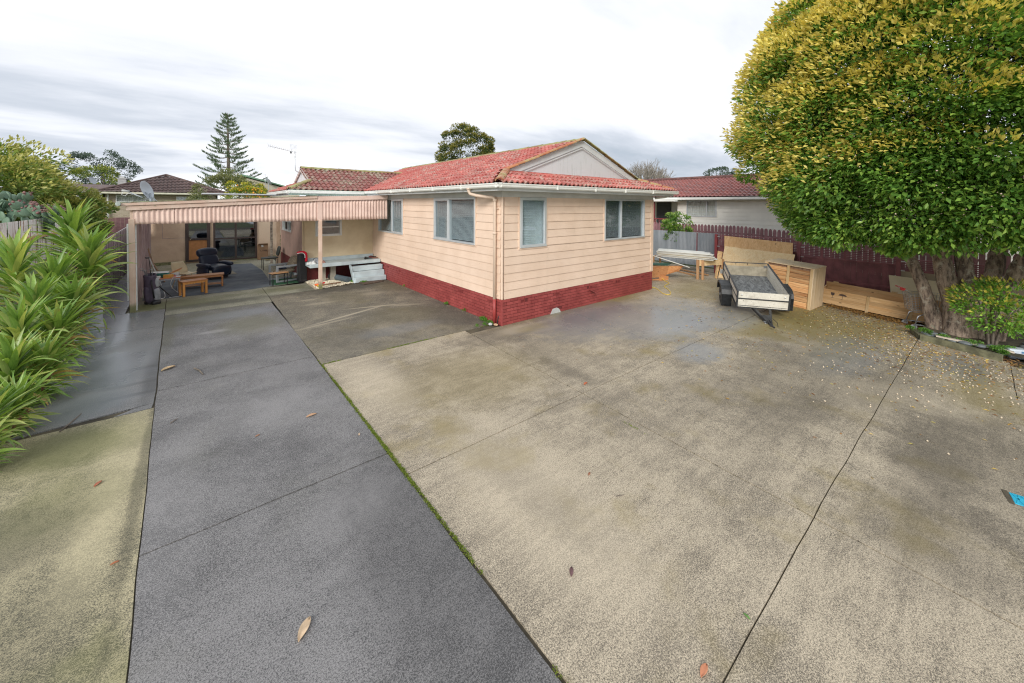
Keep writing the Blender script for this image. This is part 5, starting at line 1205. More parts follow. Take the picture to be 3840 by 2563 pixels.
for i in range(8):
    z0, z1 = .05+i*.126, .05+(i+1)*.126-random.uniform(.003,.012)
    for (a,b) in ((.0,cl*.50),(cl*.50+.004,cl)): MB().box(a,b,-.045,-.028,z0+random.uniform(0,.004),z1).build('slat', W1, ct)
MB().box(0,cl,-.045,-.028,.0,.048).build('slat', W1, ct); MB().box(0,cl,-.075,-.060,.0,chh-.03).build('backing', M_brownply, ct)
for (a,b) in ((.0,.065),(cl*.5-.035,cl*.5+.035),(cl-.065,cl)): MB().box(a,b,-.027,-.001,.0,chh-.025).build('batten', W2, ct, bev=.003)
MB().box(-.018,-.001,-cd,-.001,.0,chh-.025).build('end_panel', W3, ct); MB().box(cl+.001,cl+.018,-cd,-.001,.0,chh-.025).build('end_panel', W3, ct)
MB().box(0,cl,-cd-.002,-cd+.015,0,chh-.025).build('back_panel', W3, ct)
MB().box(-.025,cl+.025,-cd-.01,.008,chh-.024,chh).build('lid', W3, ct, bev=.003)
c2 = thing('long_crate','long low pale timber crate lying between the big crate and the tree','crate',mat4=slopeM(8.899,-5.656,1.644,-.077))
c2l, c2d, c2h = 1.822, .72, .48
x0 = -1.15
for s_, (ya, yb) in enumerate(((-.018,-.001),(-c2d,-c2d+.017))):
    for (za, zb) in ((.055,.16),(.163,.25),(.253,.34),(.343,c2h-.01)):
        if s_ == 0:
            for (a,b) in ((x0,-.03),(.0,.80),(.862,c2l)): MB().box(a,b,ya,yb,za,zb).build('board', W4, c2)
        else: MB().box(x0,c2l,ya,yb,za,zb+(.10 if za > .34 else 0)).build('board', W4, c2)
for a in (-.03,.80): MB().box(a,a+.062,-.022,.020,-.0,c2h-.02).build('batten', W2, c2, bev=.003)
MB().box(x0,c2l,-c2d+.02,-.02,.06,.075).build('floor_board', W4, c2); MB().box(c2l-.02,c2l,-c2d+.018,-.019,.05,c2h).build('end_board', W4, c2); MB().box(x0,x0+.02,-c2d+.018,-.019,.05,c2h).build('end_board', W4, c2)
MB().box(x0,c2l,-c2d+.018,-c2d+.035,c2h-.005,c2h+.10).build('board', W4, c2)
for a in (1.55,.30,): MB().box(a,a+.12,-c2d-.02,-c2d+.0,.0,c2h+.13).build('batten', W2, c2)
for x in (-.9,.0,.82,1.6): MB().box(x,x+.06,-c2d+.02,-.03,.0,.055).build('bearer', W2, c2)
# printed handling marks: glass and umbrella
gm = MB(); y = .0005; ux = 1.62
gm.prism([(ux,y,.40),(ux-.085,y,.40),(ux-.08,y,.335),(ux-.055,y,.315),(ux-.03,y,.315),(ux-.005,y,.335)],(0,.001,0)); gm.box(ux-.047,ux-.039,y,y+.001,.255,.316); gm.box(ux-.075,ux-.012,y,y+.001,.247,.256)
cx_ = 1.36; gm.prism([(cx_+.09*math.cos(a),y,.345+.055*math.sin(a)) for a in [PI*k/10 for k in range(11)]],(0,.001,0)); gm.box(cx_-.004,cx_+.004,y,y+.001,.24,.345); gm.box(cx_-.004,cx_+.03,y,y+.001,.235,.243)
for k in range(7): gm.box(cx_-.09+.03*k,cx_-.084+.03*k,y,y+.001,.415,.43)
gm.build('handling_marks', M_print, c2, fix=False)
# leaning plywood sheets at the fence
def lean(nm, lab, b0, b1, t1, t0, mt, th=.018, cat='plywood'):
    b0,b1,t1,t0 = map(Vector,(b0,b1,t1,t0)); n = (b1-b0).cross(t0-b0).normalized()*th
    return tag(MB().prism([b0,b1,t1,t0],n).build(nm, mt, None), lab, cat)
M_plyup = wood('ply_warm', (.66,.37,.15), (.80,.52,.26), 2, .6, .7, True, .03)
lean('plywood_sheet','taller brown plywood sheet leaning at the back against the maroon fence',(10.35,-.55,0),(10.2,-2.75,0),(10.86,-2.60,1.43),(10.86,-.33,1.53),M_plyup)
lean('plywood_sheet','pale knotty plywood sheet leaning in front of the taller one behind the trailer',(9.95,-.50,0),(9.75,-2.75,0),(10.66,-2.72,1.045),(10.70,-.42,1.14),W5)
lean('timber_plank','narrow orange timber plank leaning beside the plywood sheets',(9.80,-.44,0),(9.70,-.55,0),(10.55,-.40,.92),(10.62,-.20,.94),W4,.02,'plank')
lean('plywood_sheet','small pale plywood offcut standing behind the long crate',(10.55,-5.15,-.2),(10.45,-6.25,-.25),(10.85,-6.15,.62),(10.85,-5.03,.665),plain('pale_ply',(.70,.60,.40),.6,.06,3,.1))
# stack of boards on trestle, in front of iron fence
M_wb = plain('white_weatherboard',(.70,.69,.63),.5,.08,3,.1,40); M_gb = plain('dark_green_board',(.03,.10,.07),.5,.2)
ts = thing('trestle','plywood and timber trestle under the pile of white boards','trestle',(9.2,-.3,0))
W6 = wood('trestle_wood', (.42,.22,.10), (.58,.36,.19), 2, .8, 1.2, False)
MB().box(8.98,9.04,-.20,-.12,0,.72).build('leg', W6, ts); MB().box(9.09,9.15,-.33,-.26,0,.72).build('leg', W6, ts)
MB().hexa([(9.05,-.22,.50),(10.05,-.62,.50),(10.05,-.60,.50),(9.05,-.20,.50),(9.05,-.22,.72),(10.05,-.62,.72),(10.05,-.60,.72),(9.05,-.20,.72)]).build('ply_rail', W5, ts)
MB().box(10.0,10.06,-.66,-.58,0,.72).build('leg', W6, ts)
t2 = thing('trestle','far timber trestle holding the left end of the board pile','trestle',(9.3,2.0,0))
MB().box(8.72,8.78,1.45,1.52,0,.72).build('leg', W6, t2); MB().box(9.5,9.56,1.6,1.67,0,.72).build('leg', W6, t2); MB().box(8.70,9.6,1.50,1.55,.64,.72).build('rail', W6, t2)
k = 0
for lay_ in range(8):
    nb = 5
    for j in range(nb):
        z = .735+lay_*.030; off = random.uniform(-.10,.10); mt = M_gb if lay_ in (0,1) and j > 0 else (plain('tan_weatherboard',(.50,.43,.30),.6,.1) if lay_ in (3,) and k < 40 and j == 0 else M_wb)
        x = 8.80+j*.15-lay_*.010+random.uniform(-.012,.012)
        a = Vector((x,1.30+.43*(x-8.74)+off*.4,z)); b = Vector((x+.42,-.74+.70*(x+.42-9.2)+off+.03*lay_,z))
        o = MB().bar(a,b,.145,.022,up=(0,0,1)); 
        o = o.build('weatherboard_plank', mt, None)
        tag(o,('dark green' if mt is M_gb else 'white' if mt is M_wb else 'tan')+' plank, '+('front edge','second from front','middle','second from back','back edge')[j]+' of the '+('lowest','second lowest','third lowest','fourth lowest','fourth highest','third highest','second highest','topmost')[lay_]+' layer in the board pile','plank','weatherboard planks piled on trestles')
        k += 1
# orange crate with green boards, white boards leaning across
oc_ = thing('broken_crate','orange brown broken timber crate at the rear corner of the house','crate',(7.6,.8,0))
W7 = wood('orange_timber', (.50,.20,.075), (.64,.33,.14), 0, .7, 1.1, True, .2)
MB().hexa([(7.50,.70,.10),(7.95,.50,.12),(7.55,1.2,.10),(7.1,1.4,.10),(7.45,.74,.50),(8.10,.46,.50),(7.60,1.25,.50),(7.0,1.4,.50)]).build('box_side', W7, oc_)
MB().bar((7.66,.58,.06),(8.06,.48,.06),.05,.16,up=(0,0,1)).build('skid', W7, oc_); MB().bar((7.2,.95,.03),(7.9,.50,.03),.06,.05).build('skid', W7, oc_)
MB().hexa([(8.0,.56,.16),(8.5,.30,.30),(8.5,.34,.30),(8.0,.60,.16),(8.10,.46,.50),(8.62,.16,.50),(8.62,.20,.50),(8.10,.50,.50)]).build('loose_panel', W7, oc_)
for i in range(4):
    o = MB().bar((7.2+.10*i,1.5,.54+.02*(i%2)),(8.05+.12*i,.50+.02*i,.53+.025*(i%2)),.09,.02).build('green_board', M_gb, None); tag(o,('leftmost','second','third','rightmost')[i]+' dark green board lying on the broken orange crate','board','dark green boards on the broken crate')
for i in range(3):
    o = MB().bar((7.4+.05*i,1.45,1.06-.02*i),(8.62+.05*i,-.02+.03*i,.47-.012*i),.19,.016).build('white_board', M_wb, None); tag(o,('topmost','middle','lowest')[i]+' wide white board sloping down across the broken crate','board','white boards sloping off the broken crate')
cable([(6.35,.12,.02),(6.3,-.08,.012),(6.0,-.40,.012),(5.80,-.62,.012),(5.78,-.80,.012),(6.05,-.72,.012),(6.5,-.38,.012),(6.75,-.12,.012),(7.05,.0,.012),(7.45,.10,.012),(7.7,.40,.02),(7.75,.55,.08)],.011,plain('yellow_cord',(.72,.52,.05),.5,.05),'extension_cord','yellow extension cord looping on the wet concrete','cord')
for i, (a,b) in enumerate((((10.6,2.6,.03),(9.6,.25,.03)),((10.7,2.2,.05),(10.0,-.1,.04)))):
    o = MB().bar(a,b,.08,.045).build('ground_timber', W6, None); tag(o,('nearer' if i == 0 else 'farther')+' old timber length lying along the foot of the iron fence','timber')
o = MB().box(11.0,11.12,-.2,3.4,0,.12).build('fence_kerb', M_conc, None); tag(o,'old concrete footing under the grey corrugated fence','kerb')
# shopping trolley
M_chrome = plain('zinc_wire',(.50,.51,.52),.3,.05,3,0,metal=.9)
tr2 = thing('shopping_trolley','silver wire shopping trolley with red handle beside the tree trunk','shopping trolley',(8.42,-5.78,gz(8.42,-5.78)),rotz=R(-64))
# local: +x away from the handle
def wire(mb,a,b,r=.0045): mb.tube([a,b],r,4,False)
bk = MB(); hw0, hw1 = .22, .17; zb, zt = .42, .86; 
for i in range(11):
    t = i/10; z = zb+(zt-zb)*t; wire(bk,(-.10-.06*t,-hw0,z),(.55+.10*t,-hw1,z)); wire(bk,(-.10-.06*t,hw0,z),(.55+.10*t,hw1,z)); wire(bk,(.55+.10*t,-hw1,z),(.55+.10*t,hw1,z)); wire(bk,(-.10-.06*t,-hw0,z),(-.10-.06*t,hw0,z))
for i in range(15):
    t = i/14; w_ = hw0+(hw1-hw0)*t
    for s_ in (-1,1): wire(bk,(-.10+.65*t,s_*w_,zb),(-.16+.81*t,s_*w_,zt))
    wire(bk,(-.10+.65*t,-w_,zb),(-.10+.65*t,w_,zb))
for i in range(9): t = i/8; y = -hw0+2*hw0*t; wire(bk,(-.10,y,zb),(-.16,y,zt)); y2 = -hw1+2*hw1*t; wire(bk,(.55,y2,zb),(.65,y2,zt))
for s_ in (-1,1): bk.tube([(-.16,s_*hw0,zt),(.65,s_*hw1,zt)],.006,6)
o = bk.build('basket', M_chrome, tr2, fix=False)
mb = MB()
for s_ in (-1,1): mb.tube([(.50,s_*.16,.40),(.08,s_*.20,.38),(-.02,s_*.21,.33),(-.08,s_*.22,.11)],.014,8); mb.tube([(-.08,s_*.22,.12),(.62,s_*.15,.10)],.012,8); mb.tube([(-.16,s_*hw0,zt),(-.28,s_*hw0,.97)],.009,6)
mb.build('frame', M_chrome, tr2, smooth=True, fix=False)
MB().tube([(-.28,-.23,.97),(-.28,.23,.97)],.016,10).build('handle', plain('red_handle',(.55,.04,.04),.4,.1), tr2, smooth=True)
MB().box(-.27,-.22,-.05,.05,.90,.945).build('coin_lock', bpy.data.materials['red_handle'], tr2)
for x, yy in ((-.08,.22),(.60,.15)):
    for s_ in (-1,1):
        MB().lathe([(.0,-.016),(.058,-.016),(.062,-.010),(.062,.010),(.058,.016),(0,.016)],(0,0,0),18,Matrix.Translation((x-.02,s_*yy,.062))@Matrix.Rotation(PI/2,4,'X')).build('wheel', plain('caster',(.22,.23,.24),.6), tr2, smooth=False)
        MB().box(x-.035,x+.01,s_*yy-.024,s_*yy+.024,.07,.125).build('fork', M_chrome, tr2)
# jerry can and drain cover
jc = thing('water_container','white plastic container with blue label lying by the garden kerb','container',(7.6,-7.28,gz(7.6,-7.28)),rotz=R(-60))
M_jug = plain('milky_plastic',(.58,.64,.72),.4,.06); MB().box(-.15,.15,-.10,.10,0,.20).build('body', M_jug, jc, bev=.03); MB().box(.02,.12,-.103,-.1005,.13,.17).build('label', plain('blue_label',(.10,.22,.38),.5), jc); MB().lathe([(.022,0),(.022,.02),(0,.02)],(0,0,0),12,Matrix.Translation((.10,-.10,.05))@Matrix.Rotation(PI/2,4,'X')).build('cap', M_jug, jc)
dr_ = thing('drain_cover','bright blue painted drain cover set in the concrete','drain cover',(.72,-7.1,gz(.72,-7.1)),rotz=R(-80))
M_teal = plain('blue_paint',(.03,.42,.60),.5,.15,10); MB().box(-.05,.62,-.095,.095,.002,.010).build('cover_plate', M_teal, dr_, bev=.003)
mb = MB()
for i in range(11): mb.bar((-.03+.056*i,-.08,.011),(.01+.056*i,.08,.011),.012,.006); mb.bar((.01+.056*i,-.08,.011),(-.03+.056*i,.08,.011),.012,.006)
mb.build('tread_pattern', M_teal, dr_)
MB().box(-.09,-.055,-.12,.12,.001,.006).build('surround', M_soil, dr_)

# ================================================================== FENCES AND NEIGHBOURS
M_maroon = plain('maroon_paint',(.24,.085,.095),.6,.25,4,.2,40,rndv=.12,world=True)
M_maroon2 = plain('faded_maroon',(.31,.155,.165),.7,.2,5,.2,40,rndv=.15,world=True)
M_redpost = plain('red_post',(.27,.05,.055),.6,.2,4,.1,40)
def ironmat(name,a,b,r=.5,metal=.4,rust=0):
    t = MT(name); p = t.pos; n = t.noise(t.mapped(p,(2,2,.6)),1.5,6,.65); c = t.mix(t.step(n,.3,.7),a,b)
    if rust: c = t.mix(t.math('MULTIPLY',t.step(t.noise(t.mapped(p,(16,16,1.3)),1,5,.7),.50,.62),rust),c,(.24,.11,.05))
    t.color(c); t.rough(r); t.b.inputs['Metallic'].default_value = metal; return t.m
M_iron = ironmat('grey_iron',(.24,.27,.30),(.34,.37,.40),.5,.3)
ifn = thing('iron_fence','grey corrugated iron fence behind the board pile','fence',(11.3,2,0))
def corrY(x,y0,y1,z0,z1a,z1b,amp=.010,pitch=.075,per=6,zb=None):
    n = int(abs(y1-y0)/pitch*per); mb = MB(); zb = z0 if zb is None else zb
    for i in range(n+1):
        s_ = i/n; y = y0+(y1-y0)*s_; xx = x+amp*math.sin(2*PI*(y-y0)/pitch)
        mb.v += [(xx,y,z0+(zb-z0)*s_),(xx,y,z1a+(z1b-z1a)*s_)]
    for i in range(n): mb.f.append((2*i,2*i+2,2*i+3,2*i+1))
    return mb
yy = 9.0
while yy > .2:
    y1 = max(.02,yy-.80); corrY(11.25+.004*(int(yy*10)%2),yy+.02,y1,.16,1.575,1.575,.009,.06).build('corrugated_sheet', M_iron, ifn, fix=False, solid=.002); yy = y1
MB().box(11.27,11.33,.0,9,1.35,1.42).build('rail', M_maroon, ifn); MB().box(11.27,11.33,.0,9,.3,.37).build('rail', M_maroon, ifn)
MB().tube([(11.232,.93,.2),(11.232,.93,1.56)],.016,6).build('red_strip', M_redpost, ifn)
# maroon paling fence, bays stepping down with the ground
pf = thing('paling_fence','maroon timber fence with slatted top panels behind the crates','fence',(11.0,-4,0))
bays = [(-.02,-2.70,1.56,1.10),(-2.80,-5.16,1.385,.98),(-5.27,-7.9,1.175,.83),(-8.0,-10.5,.97,.62)]
for i,(ya,yb,zt,zm) in enumerate(bays):
    g0_, g1_ = gz(11,ya)-.05, gz(11,yb)-.05
    zb = min(g0_,g1_)
    if i < 2:
        y = ya-.02
        while y > yb+.05:
            w_ = min(.145,y-yb); MB().box(11.0,11.018,y-w_+.004,y,zb,zm-.02).build('paling', M_maroon, pf); y -= w_
        MB().box(10.965,10.999,yb,ya,.40-.16*i,.46-.16*i).build('rail', M_maroon, pf)
    else: MB().box(10.98,11.10,yb,ya,zb,zm-.02).build('block_wall', plain('beige_block',(.42,.35,.24),.85,.15,4,.3,40), pf)
    MB().box(10.955,11.02,yb,ya,zm-.018,zm+.022).build('rail', M_maroon, pf); MB().box(10.95,11.03,yb,ya,zt-.03,zt).build('cap_rail', M_maroon, pf)
    nsl = max(5,int((zt-zm-.06)/.050))
    for k in range(nsl): z = zm+.035+k*(zt-zm-.07)/nsl; MB().box(10.985,11.003,yb,ya,z,z+.027).build('slat', M_maroon, pf)
    for k in range(1,4): y = ya+(yb-ya)*k/4; MB().box(10.97,10.984,y-.025,y+.025,zm+.023,zt-.031).build('mullion', M_maroon, pf)
    MB().box(10.93,11.03,ya+.0,ya+.10,gz(11,ya)-.1,zt+(.01 if i != 1 else .19)).build('post', M_redpost if i == 0 else M_maroon, pf, bev=.004)
    for z in (zt-.09,zm-.02): MB().box(10.945,10.9535,ya-.09,ya+.0,z,z+.022).build('bracket', M_alu, pf)
# neighbour's picket fence
pk = thing('picket_fence','faded maroon round topped picket fence in front of the cream house','fence',(12.5,0,0))
y = 7.0; i = 0
pm = MB(); pts = [(0,-.062,0),(0,.062,0),(0,.062,1.0),(0,.050,1.055),(0,.028,1.09),(0,0,1.105),(0,-.028,1.09),(0,-.050,1.055),(0,-.062,1.0)]
pm.prism([Vector(p) for p in pts],(.018,0,0)); pk_me = shared(pm,'picket',M_maroon2)
while y > -9.5:
    top = 1.875 if y > -.6 else 1.85-.062*(-.6-y)
    piece(pk_me,'picket',pk,Matrix.Translation((12.5+random.uniform(-.003,.003),y,top-1.105+random.uniform(-.006,.006)))@Matrix.Rotation(random.uniform(-.01,.01),4,'X')); y -= .150
for (a,b,za,zb) in ((7,-.6,1.5,1.5),(7,-.6,.95,.95),(-.6,-9.5,1.5,.95),(-.6,-9.5,.95,.4)): MB().hexa([(12.519,a,za),(12.519,b,zb),(12.57,b,zb),(12.57,a,za),(12.519,a,za+.07),(12.519,b,zb+.07),(12.57,b,zb+.07),(12.57,a,za+.07)]).build('rail', M_maroon2, pk)
# cream neighbour house to the right
nh = thing('cream_house','cream weatherboard house with red brown tiled roof behind the picket fence','house',(15.4,2,0))
M_creamb = plain('cream_boards',(.85,.82,.75),.5,.05,2,.1,30,rndv=.03,world=True); M_tileN = tilemat('brown_red_tile',(.22,.085,.08),(.36,.13,.11),(.15,.12,.12),.6,5,.46,.2)
M_tileN.node_tree.nodes['Principled BSDF'].inputs['Roughness'].default_value = .6
WN = Wall((15.4,0,0),(0,1,0),(-1,0,0)); hN = [(1.88,3.47,2.13,3.02)]
z = .3
k = 0
while z < 3.0:
    for (p,q,a,b) in cut(-14,3.98,z,z+.19,hN):
        mb = MB(); f = lambda zz_: .034-.020*(zz_-z)/.19; mb.hexa([WN.P(p,a,0),WN.P(q,a,0),WN.P(q,a,f(a)),WN.P(p,a,f(a)),WN.P(p,b,0),WN.P(q,b,0),WN.P(q,b,f(b)),WN.P(p,b,f(b))]); mb.build('weatherboard', M_creamb, nh)
    z += .19
lining(WN,-14,4.0,.0,3.15,hN,nh,M_creamb)
window(WN,1.88,3.47,2.13,3.02,nh,split=(2.42,),blind=False,curtain=True,sashes=(0,),trim=M_creamb)
lace = MB()
for r in range(4):
    zc = 2.30+.19*r
    for i in range(26): lace.prism([WN.P(1.95+.057*i,zc,-.030),WN.P(1.95+.057*i+.05,zc,-.030),WN.P(1.95+.057*i+.025,zc-.045,-.030)],(.003,0,0))
lace.build('lace_band', M_whitef, nh)['kind'] = 'stuff'
MB().box(16.6,16.7,3.98,10,0,3.2).build('wall', M_creamb, nh); MB().box(15.4,16.7,3.9,3.98,0,3.15).build('wall', M_creamb, nh)
MB().box(16.52,16.59,4.15,4.95,1.2,2.85).build('door', M_whitef, nh)
MB().box(16.50,16.60,5.0,5.9,1.2,2.9).build('darkened_panel', M_room, nh); MB().box(14.55,14.65,4.92,5.05,1.0,2.95).build('porch_post', M_redpost, nh)  # dark piece is solid; an opening's shade is put into its colour
MB().hexa([(14.4,3.7,2.92),(16.6,3.7,3.0),(16.6,9,3.0),(14.4,9,2.92),(14.4,3.7,3.04),(16.6,3.7,3.12),(16.6,9,3.12),(14.4,9,3.04)]).build('porch_roof', M_gutter, nh)
MB().box(14.35,14.40,3.6,9,2.94,3.08).build('porch_gutter', M_gutter, nh)
for i in range(12): MB().box(14.5,14.53,3.9+.22*i,3.93+.22*i,1.45,1.95).build('baluster', M_redpost, nh)
MB().box(14.48,14.55,3.8,6.6,1.951,2.0).build('handrail', M_redpost, nh)
def tilefield(name, mt, parent, O, xa, ya, n, k, tw, tl, amp=.022):
    """wavy tile courses as real relief, one mesh"""
    M = frame(O,xa,ya); V_, F_ = [], []; w_ = 4*n+1
    for j in range(k):
        for (yy_,dz) in ((j*tl,.035),((j+1)*tl,.0)):
            for i in range(w_): V_.append(tuple(M@Vector((i*tw/4, yy_, dz+amp*math.cos(2*PI*i/4)))))
    for j in range(k):
        for i in range(w_-1):
            a = 2*j*w_+i; F_.append((a,a+1,a+w_+1,a+w_))
            if j < k-1: b = (2*j+1)*w_+i; F_.append((b,b+1,b+w_+1,b+w_))
    me = bpy.data.meshes.new(name); me.from_pydata(V_,[],F_); me.materials.append(mt); o = bpy.data.objects.new(name,me); link(o,None); o.parent = parent; o.location = -ORG[parent.name]; o['kind'] = 'stuff'; return o
sN = .33
tilefield('roof_tiles', M_tileN, nh, (14.85,11.0,3.17), (0,-1,0), (1,0,sN), 125, 13, .20, .29)
mb = MB(); mb.face([(14.9,-14,3.14),(14.9,11,3.14),(18.5,11,4.33),(18.5,-14,4.33)]); mb.face([(18.5,-14,4.33),(18.5,11,4.33),(22,11,3.14),(22,-14,3.14)]); mb.build('roof_deck', M_tileN, nh, fix=False)
MB().tube([(18.5,11,4.40),(18.5,-14,4.40)],.11,8).build('ridge', plain('brown_ridge',(.15,.07,.06),.7,.3,6), nh)
MB().box(14.78,14.88,-14,11,3.03,3.15).build('gutter', M_gutter, nh); MB().box(14.89,15.4,-14,11,3.0,3.03).build('soffit', M_soffit, nh)
# clothes on the neighbour's porch
M_pinkcl = plain('magenta_cloth',(.36,.03,.14),.9,.4,12,.4,40)
o = MB(); o.grid(lambda s,t:(14.60+.03*math.sin(s*7), 5.55+(s-.5)*(.16+.40*t)+.05*t, 2.80-.95*t+.08*abs(s-.5)*t),8,8); tag(o.build('hanging_coat', M_pinkcl, None, fix=False, solid=.02, smooth=True),'magenta coat hanging on the cream house porch','coat')
o = MB(); o.grid(lambda s,t:(14.62+.03*math.sin(s*7), 5.32+(s-.5)*(.10+.25*t), 2.88-1.05*t),6,8); tag(o.build('hanging_coat', M_navycl, None, fix=False, solid=.02, smooth=True),'navy coat hanging beside the magenta one on the porch','coat')
# brick house to the left, far
lh = thing('brick_house','pale brick house with dark brown tiled hip roof behind the carport','house',(-7,33.5,0))
def palebrick():
    t = MT('pale_brick'); p = t.pos; b = t.n('ShaderNodeTexBrick'); mp_ = t.mapped(p,(1,1,1),rot=(R(90),0,0)); t.l(mp_,b.inputs[0])
    b.inputs['Scale'].default_value = 1.0; b.inputs['Brick Width'].default_value = .24; b.inputs['Row Height'].default_value = .085; b.inputs['Mortar Size'].default_value = .008
    b.inputs['Color1'].default_value = (.46,.39,.29,1); b.inputs['Color2'].default_value = (.36,.30,.22,1); b.inputs['Mortar'].default_value = (.50,.45,.36,1)
    t.color(t.mix(t.step(t.noise(p,.8,4),.3,.7),b.outputs[0],t.mix(1,b.outputs[0],(.88,.86,.84),'MULTIPLY'))); t.rough(.85); return t.m
M_pb = palebrick(); WLH = Wall((0,33.5,0),(1,0,0),(0,-1,0)); hh = [(-9.95,-7.85,2.72,3.27),(-6.6,-4.9,2.72,3.20)]
lining(WLH,-10.6,-4.0,.9,3.45,hh,lh,M_pb); MB().box(-10.6,-4.0,33.42,33.5,0,.9).build('base', plain('brown_base',(.27,.13,.09),.8,.2,3), lh)
MB().box(-10.6,-10.5,33.5,42,0,3.4).build('wall', M_pb, lh); MB().box(-4.1,-4.0,33.5,42,0,3.4).build('wall', M_pb, lh)
MB().box(-8.6,-8.2,33.38,33.415,.6,.85).build('air_vent', M_dgrey, lh); MB().tube([(-10.35,33.40,0),(-10.35,33.40,3.4)],.05,8).build('downpipe', M_whitef, lh)
for a in hh: window(WLH,*a,lh,split=((a[0]+a[1])/2-.15,(a[0]+a[1])/2+.55) if a[0] < -9 else ((a[0]+a[1])/2-.2,),fm=M_whitef,blind=False,curtain=True,fr=.06,glass=M_glass)
M_tileL = tilemat('dark_brown_tile',(.095,.060,.055),(.16,.105,.095),(.20,.17,.15),.5,5,.48,.2)
ex0, ex1, ey, ez, axx, ayy, azz = -10.95, -3.3, 33.0, 3.48, -7.3, 36.2, 4.98
sl = (azz-ez)/(ayy-ey)
fb = MB(); F2 = frame((ex0,ey,ez),(1,0,0),(0,1,sl)); tl, tw = .33, .24; kk = int(math.hypot(ayy-ey,azz-ez)/tl)+1
V_, F_ = [], []
for j in range(kk):
    t0_, t1_ = j/kk, (j+1)/kk
    def edge(t): return ex0+(axx-ex0)*t, ex1+(axx-ex1)*t
    (la,ra),(lb,rb_) = edge(t0_), edge(t1_); n = max(2,int((ra-la)/(tw/4)))
    b_ = len(V_)
    for (l_,r_,t_,dz) in ((la,ra,t0_,.05),(lb,rb_,t1_,.0)):
        for i in range(n+1):
            x = l_+(r_-l_)*i/n; V_.append((x, ey+(ayy-ey)*t_, ez+(azz-ez)*t_+dz+.025*math.cos(2*PI*x/tw)))
    for i in range(n): F_.append((b_+i,b_+i+1,b_+n+2+i,b_+n+1+i))
    for i in range(n): F_.append((b_+i,b_+i+1,b_+i+1,b_+i)) if False else None
me = bpy.data.meshes.new('roof_tiles'); me.from_pydata(V_,[],F_); me.materials.append(M_tileL); o = bpy.data.objects.new('roof_tiles',me); link(o,None); o.parent = lh; o.location = -ORG[lh.name]; o['kind'] = 'stuff'
mb = MB(); mb.face([(ex0,ey,ez-.03),(ex1,ey,ez-.03),(axx,ayy,azz-.03)]); mb.face([(ex1,ey,ez-.03),(ex1,43,ez-.03),(axx,39,azz-.03),(axx,ayy,azz-.03)]); mb.face([(ex0,43,ez-.03),(ex0,ey,ez-.03),(axx,ayy,azz-.03),(axx,39,azz-.03)]); mb.face([(ex1,43,ez),(ex0,43,ez),(axx,39,azz)]); mb.build('roof_deck', M_tileL, lh, fix=False)
MB().face([(-16,36.5,3.5),(-10.0,36.5,3.5),(-9.5,38.5,4.15),(-16,38.5,4.15)]).build('rear_roof', M_tileL, lh, fix=False)
for a in ((ex0,ey,ez),(ex1,ey,ez)): MB().tube([(a[0],a[1],a[2]+.04),(axx,ayy,azz+.05)],.07,6).build('hip_capping', plain('hip_cap',(.12,.08,.07),.7,.3,6), lh)
MB().box(ex0-.1,ex1+.1,ey-.12,ey,ez-.13,ez-.01).build('gutter', plain('cream_gutter',(.68,.66,.52),.5), lh); MB().box(ex0,ex1,ey+.0,33.5,ez-.16,ez-.13).build('soffit', M_soffit, lh)
mb = MB(); mb.box(-10.1,-9.65,35.8,36.2,3.9,4.55); mb.box(-10.15,-9.6,35.75,36.25,4.55,4.62); mb.box(-10.0,-9.75,35.9,36.1,4.62,4.75); mb.build('chimney', plain('chimney_grey',(.46,.46,.45),.8,.2,3), lh)
Mx = Matrix.Translation((-11.4,35.5,4.35))@Euler((0,R(70),R(-30))).to_matrix().to_4x4()
MB().lathe([(0,-.06),(.2,-.03),(.30,.02),(.2,-.02),(0,-.05)],(0,0,0),20,Mx).build('satellite_dish', M_dish, lh)
# green roofed house between
gh = thing('green_roof_house','cream house with pale green roof glimpsed behind the orange tree','house',(-.5,32,0))
MB().hexa([(-2.2,31.0,3.6),(1.6,31.0,3.6),(1.6,36,3.6),(-2.2,36,3.6),(-2.2,31.0,4.75),(-.2,31.0,4.20),(-.2,36,4.20),(-2.2,36,4.75)]).build('gable_wall', plain('cream_wall',(.62,.56,.44),.8,.05), gh)
MB().box(-2.2,1.6,31.0,36,0,3.6).build('wall', bpy.data.materials['cream_wall'], gh)
MB().prism([(-2.6,30.8,4.92),(1.4,30.8,3.85),(1.4,30.8,3.95),(-2.6,30.8,5.05)],(0,6,0)).build('roof', plain('green_roof',(.17,.30,.19),.5,.1,2), gh)
Mx = Matrix.Translation((-.75,30.6,4.5))@Euler((0,R(60),R(20))).to_matrix().to_4x4(); MB().lathe([(0,-.06),(.2,-.03),(.32,.02),(.2,-.02),(0,-.05)],(0,0,0),20,Mx).build('satellite_dish', M_dish, gh); MB().tube([(-.75,30.7,3.8),(-.75,30.7,4.4)],.03,6).build('dish_mast', M_alu, gh)
MB().tube([(-.95,30.8,4.0),(-.95,30.8,5.1),(-1.6,30.8,5.12)],.02,5).build('aerial', M_alu, gh)
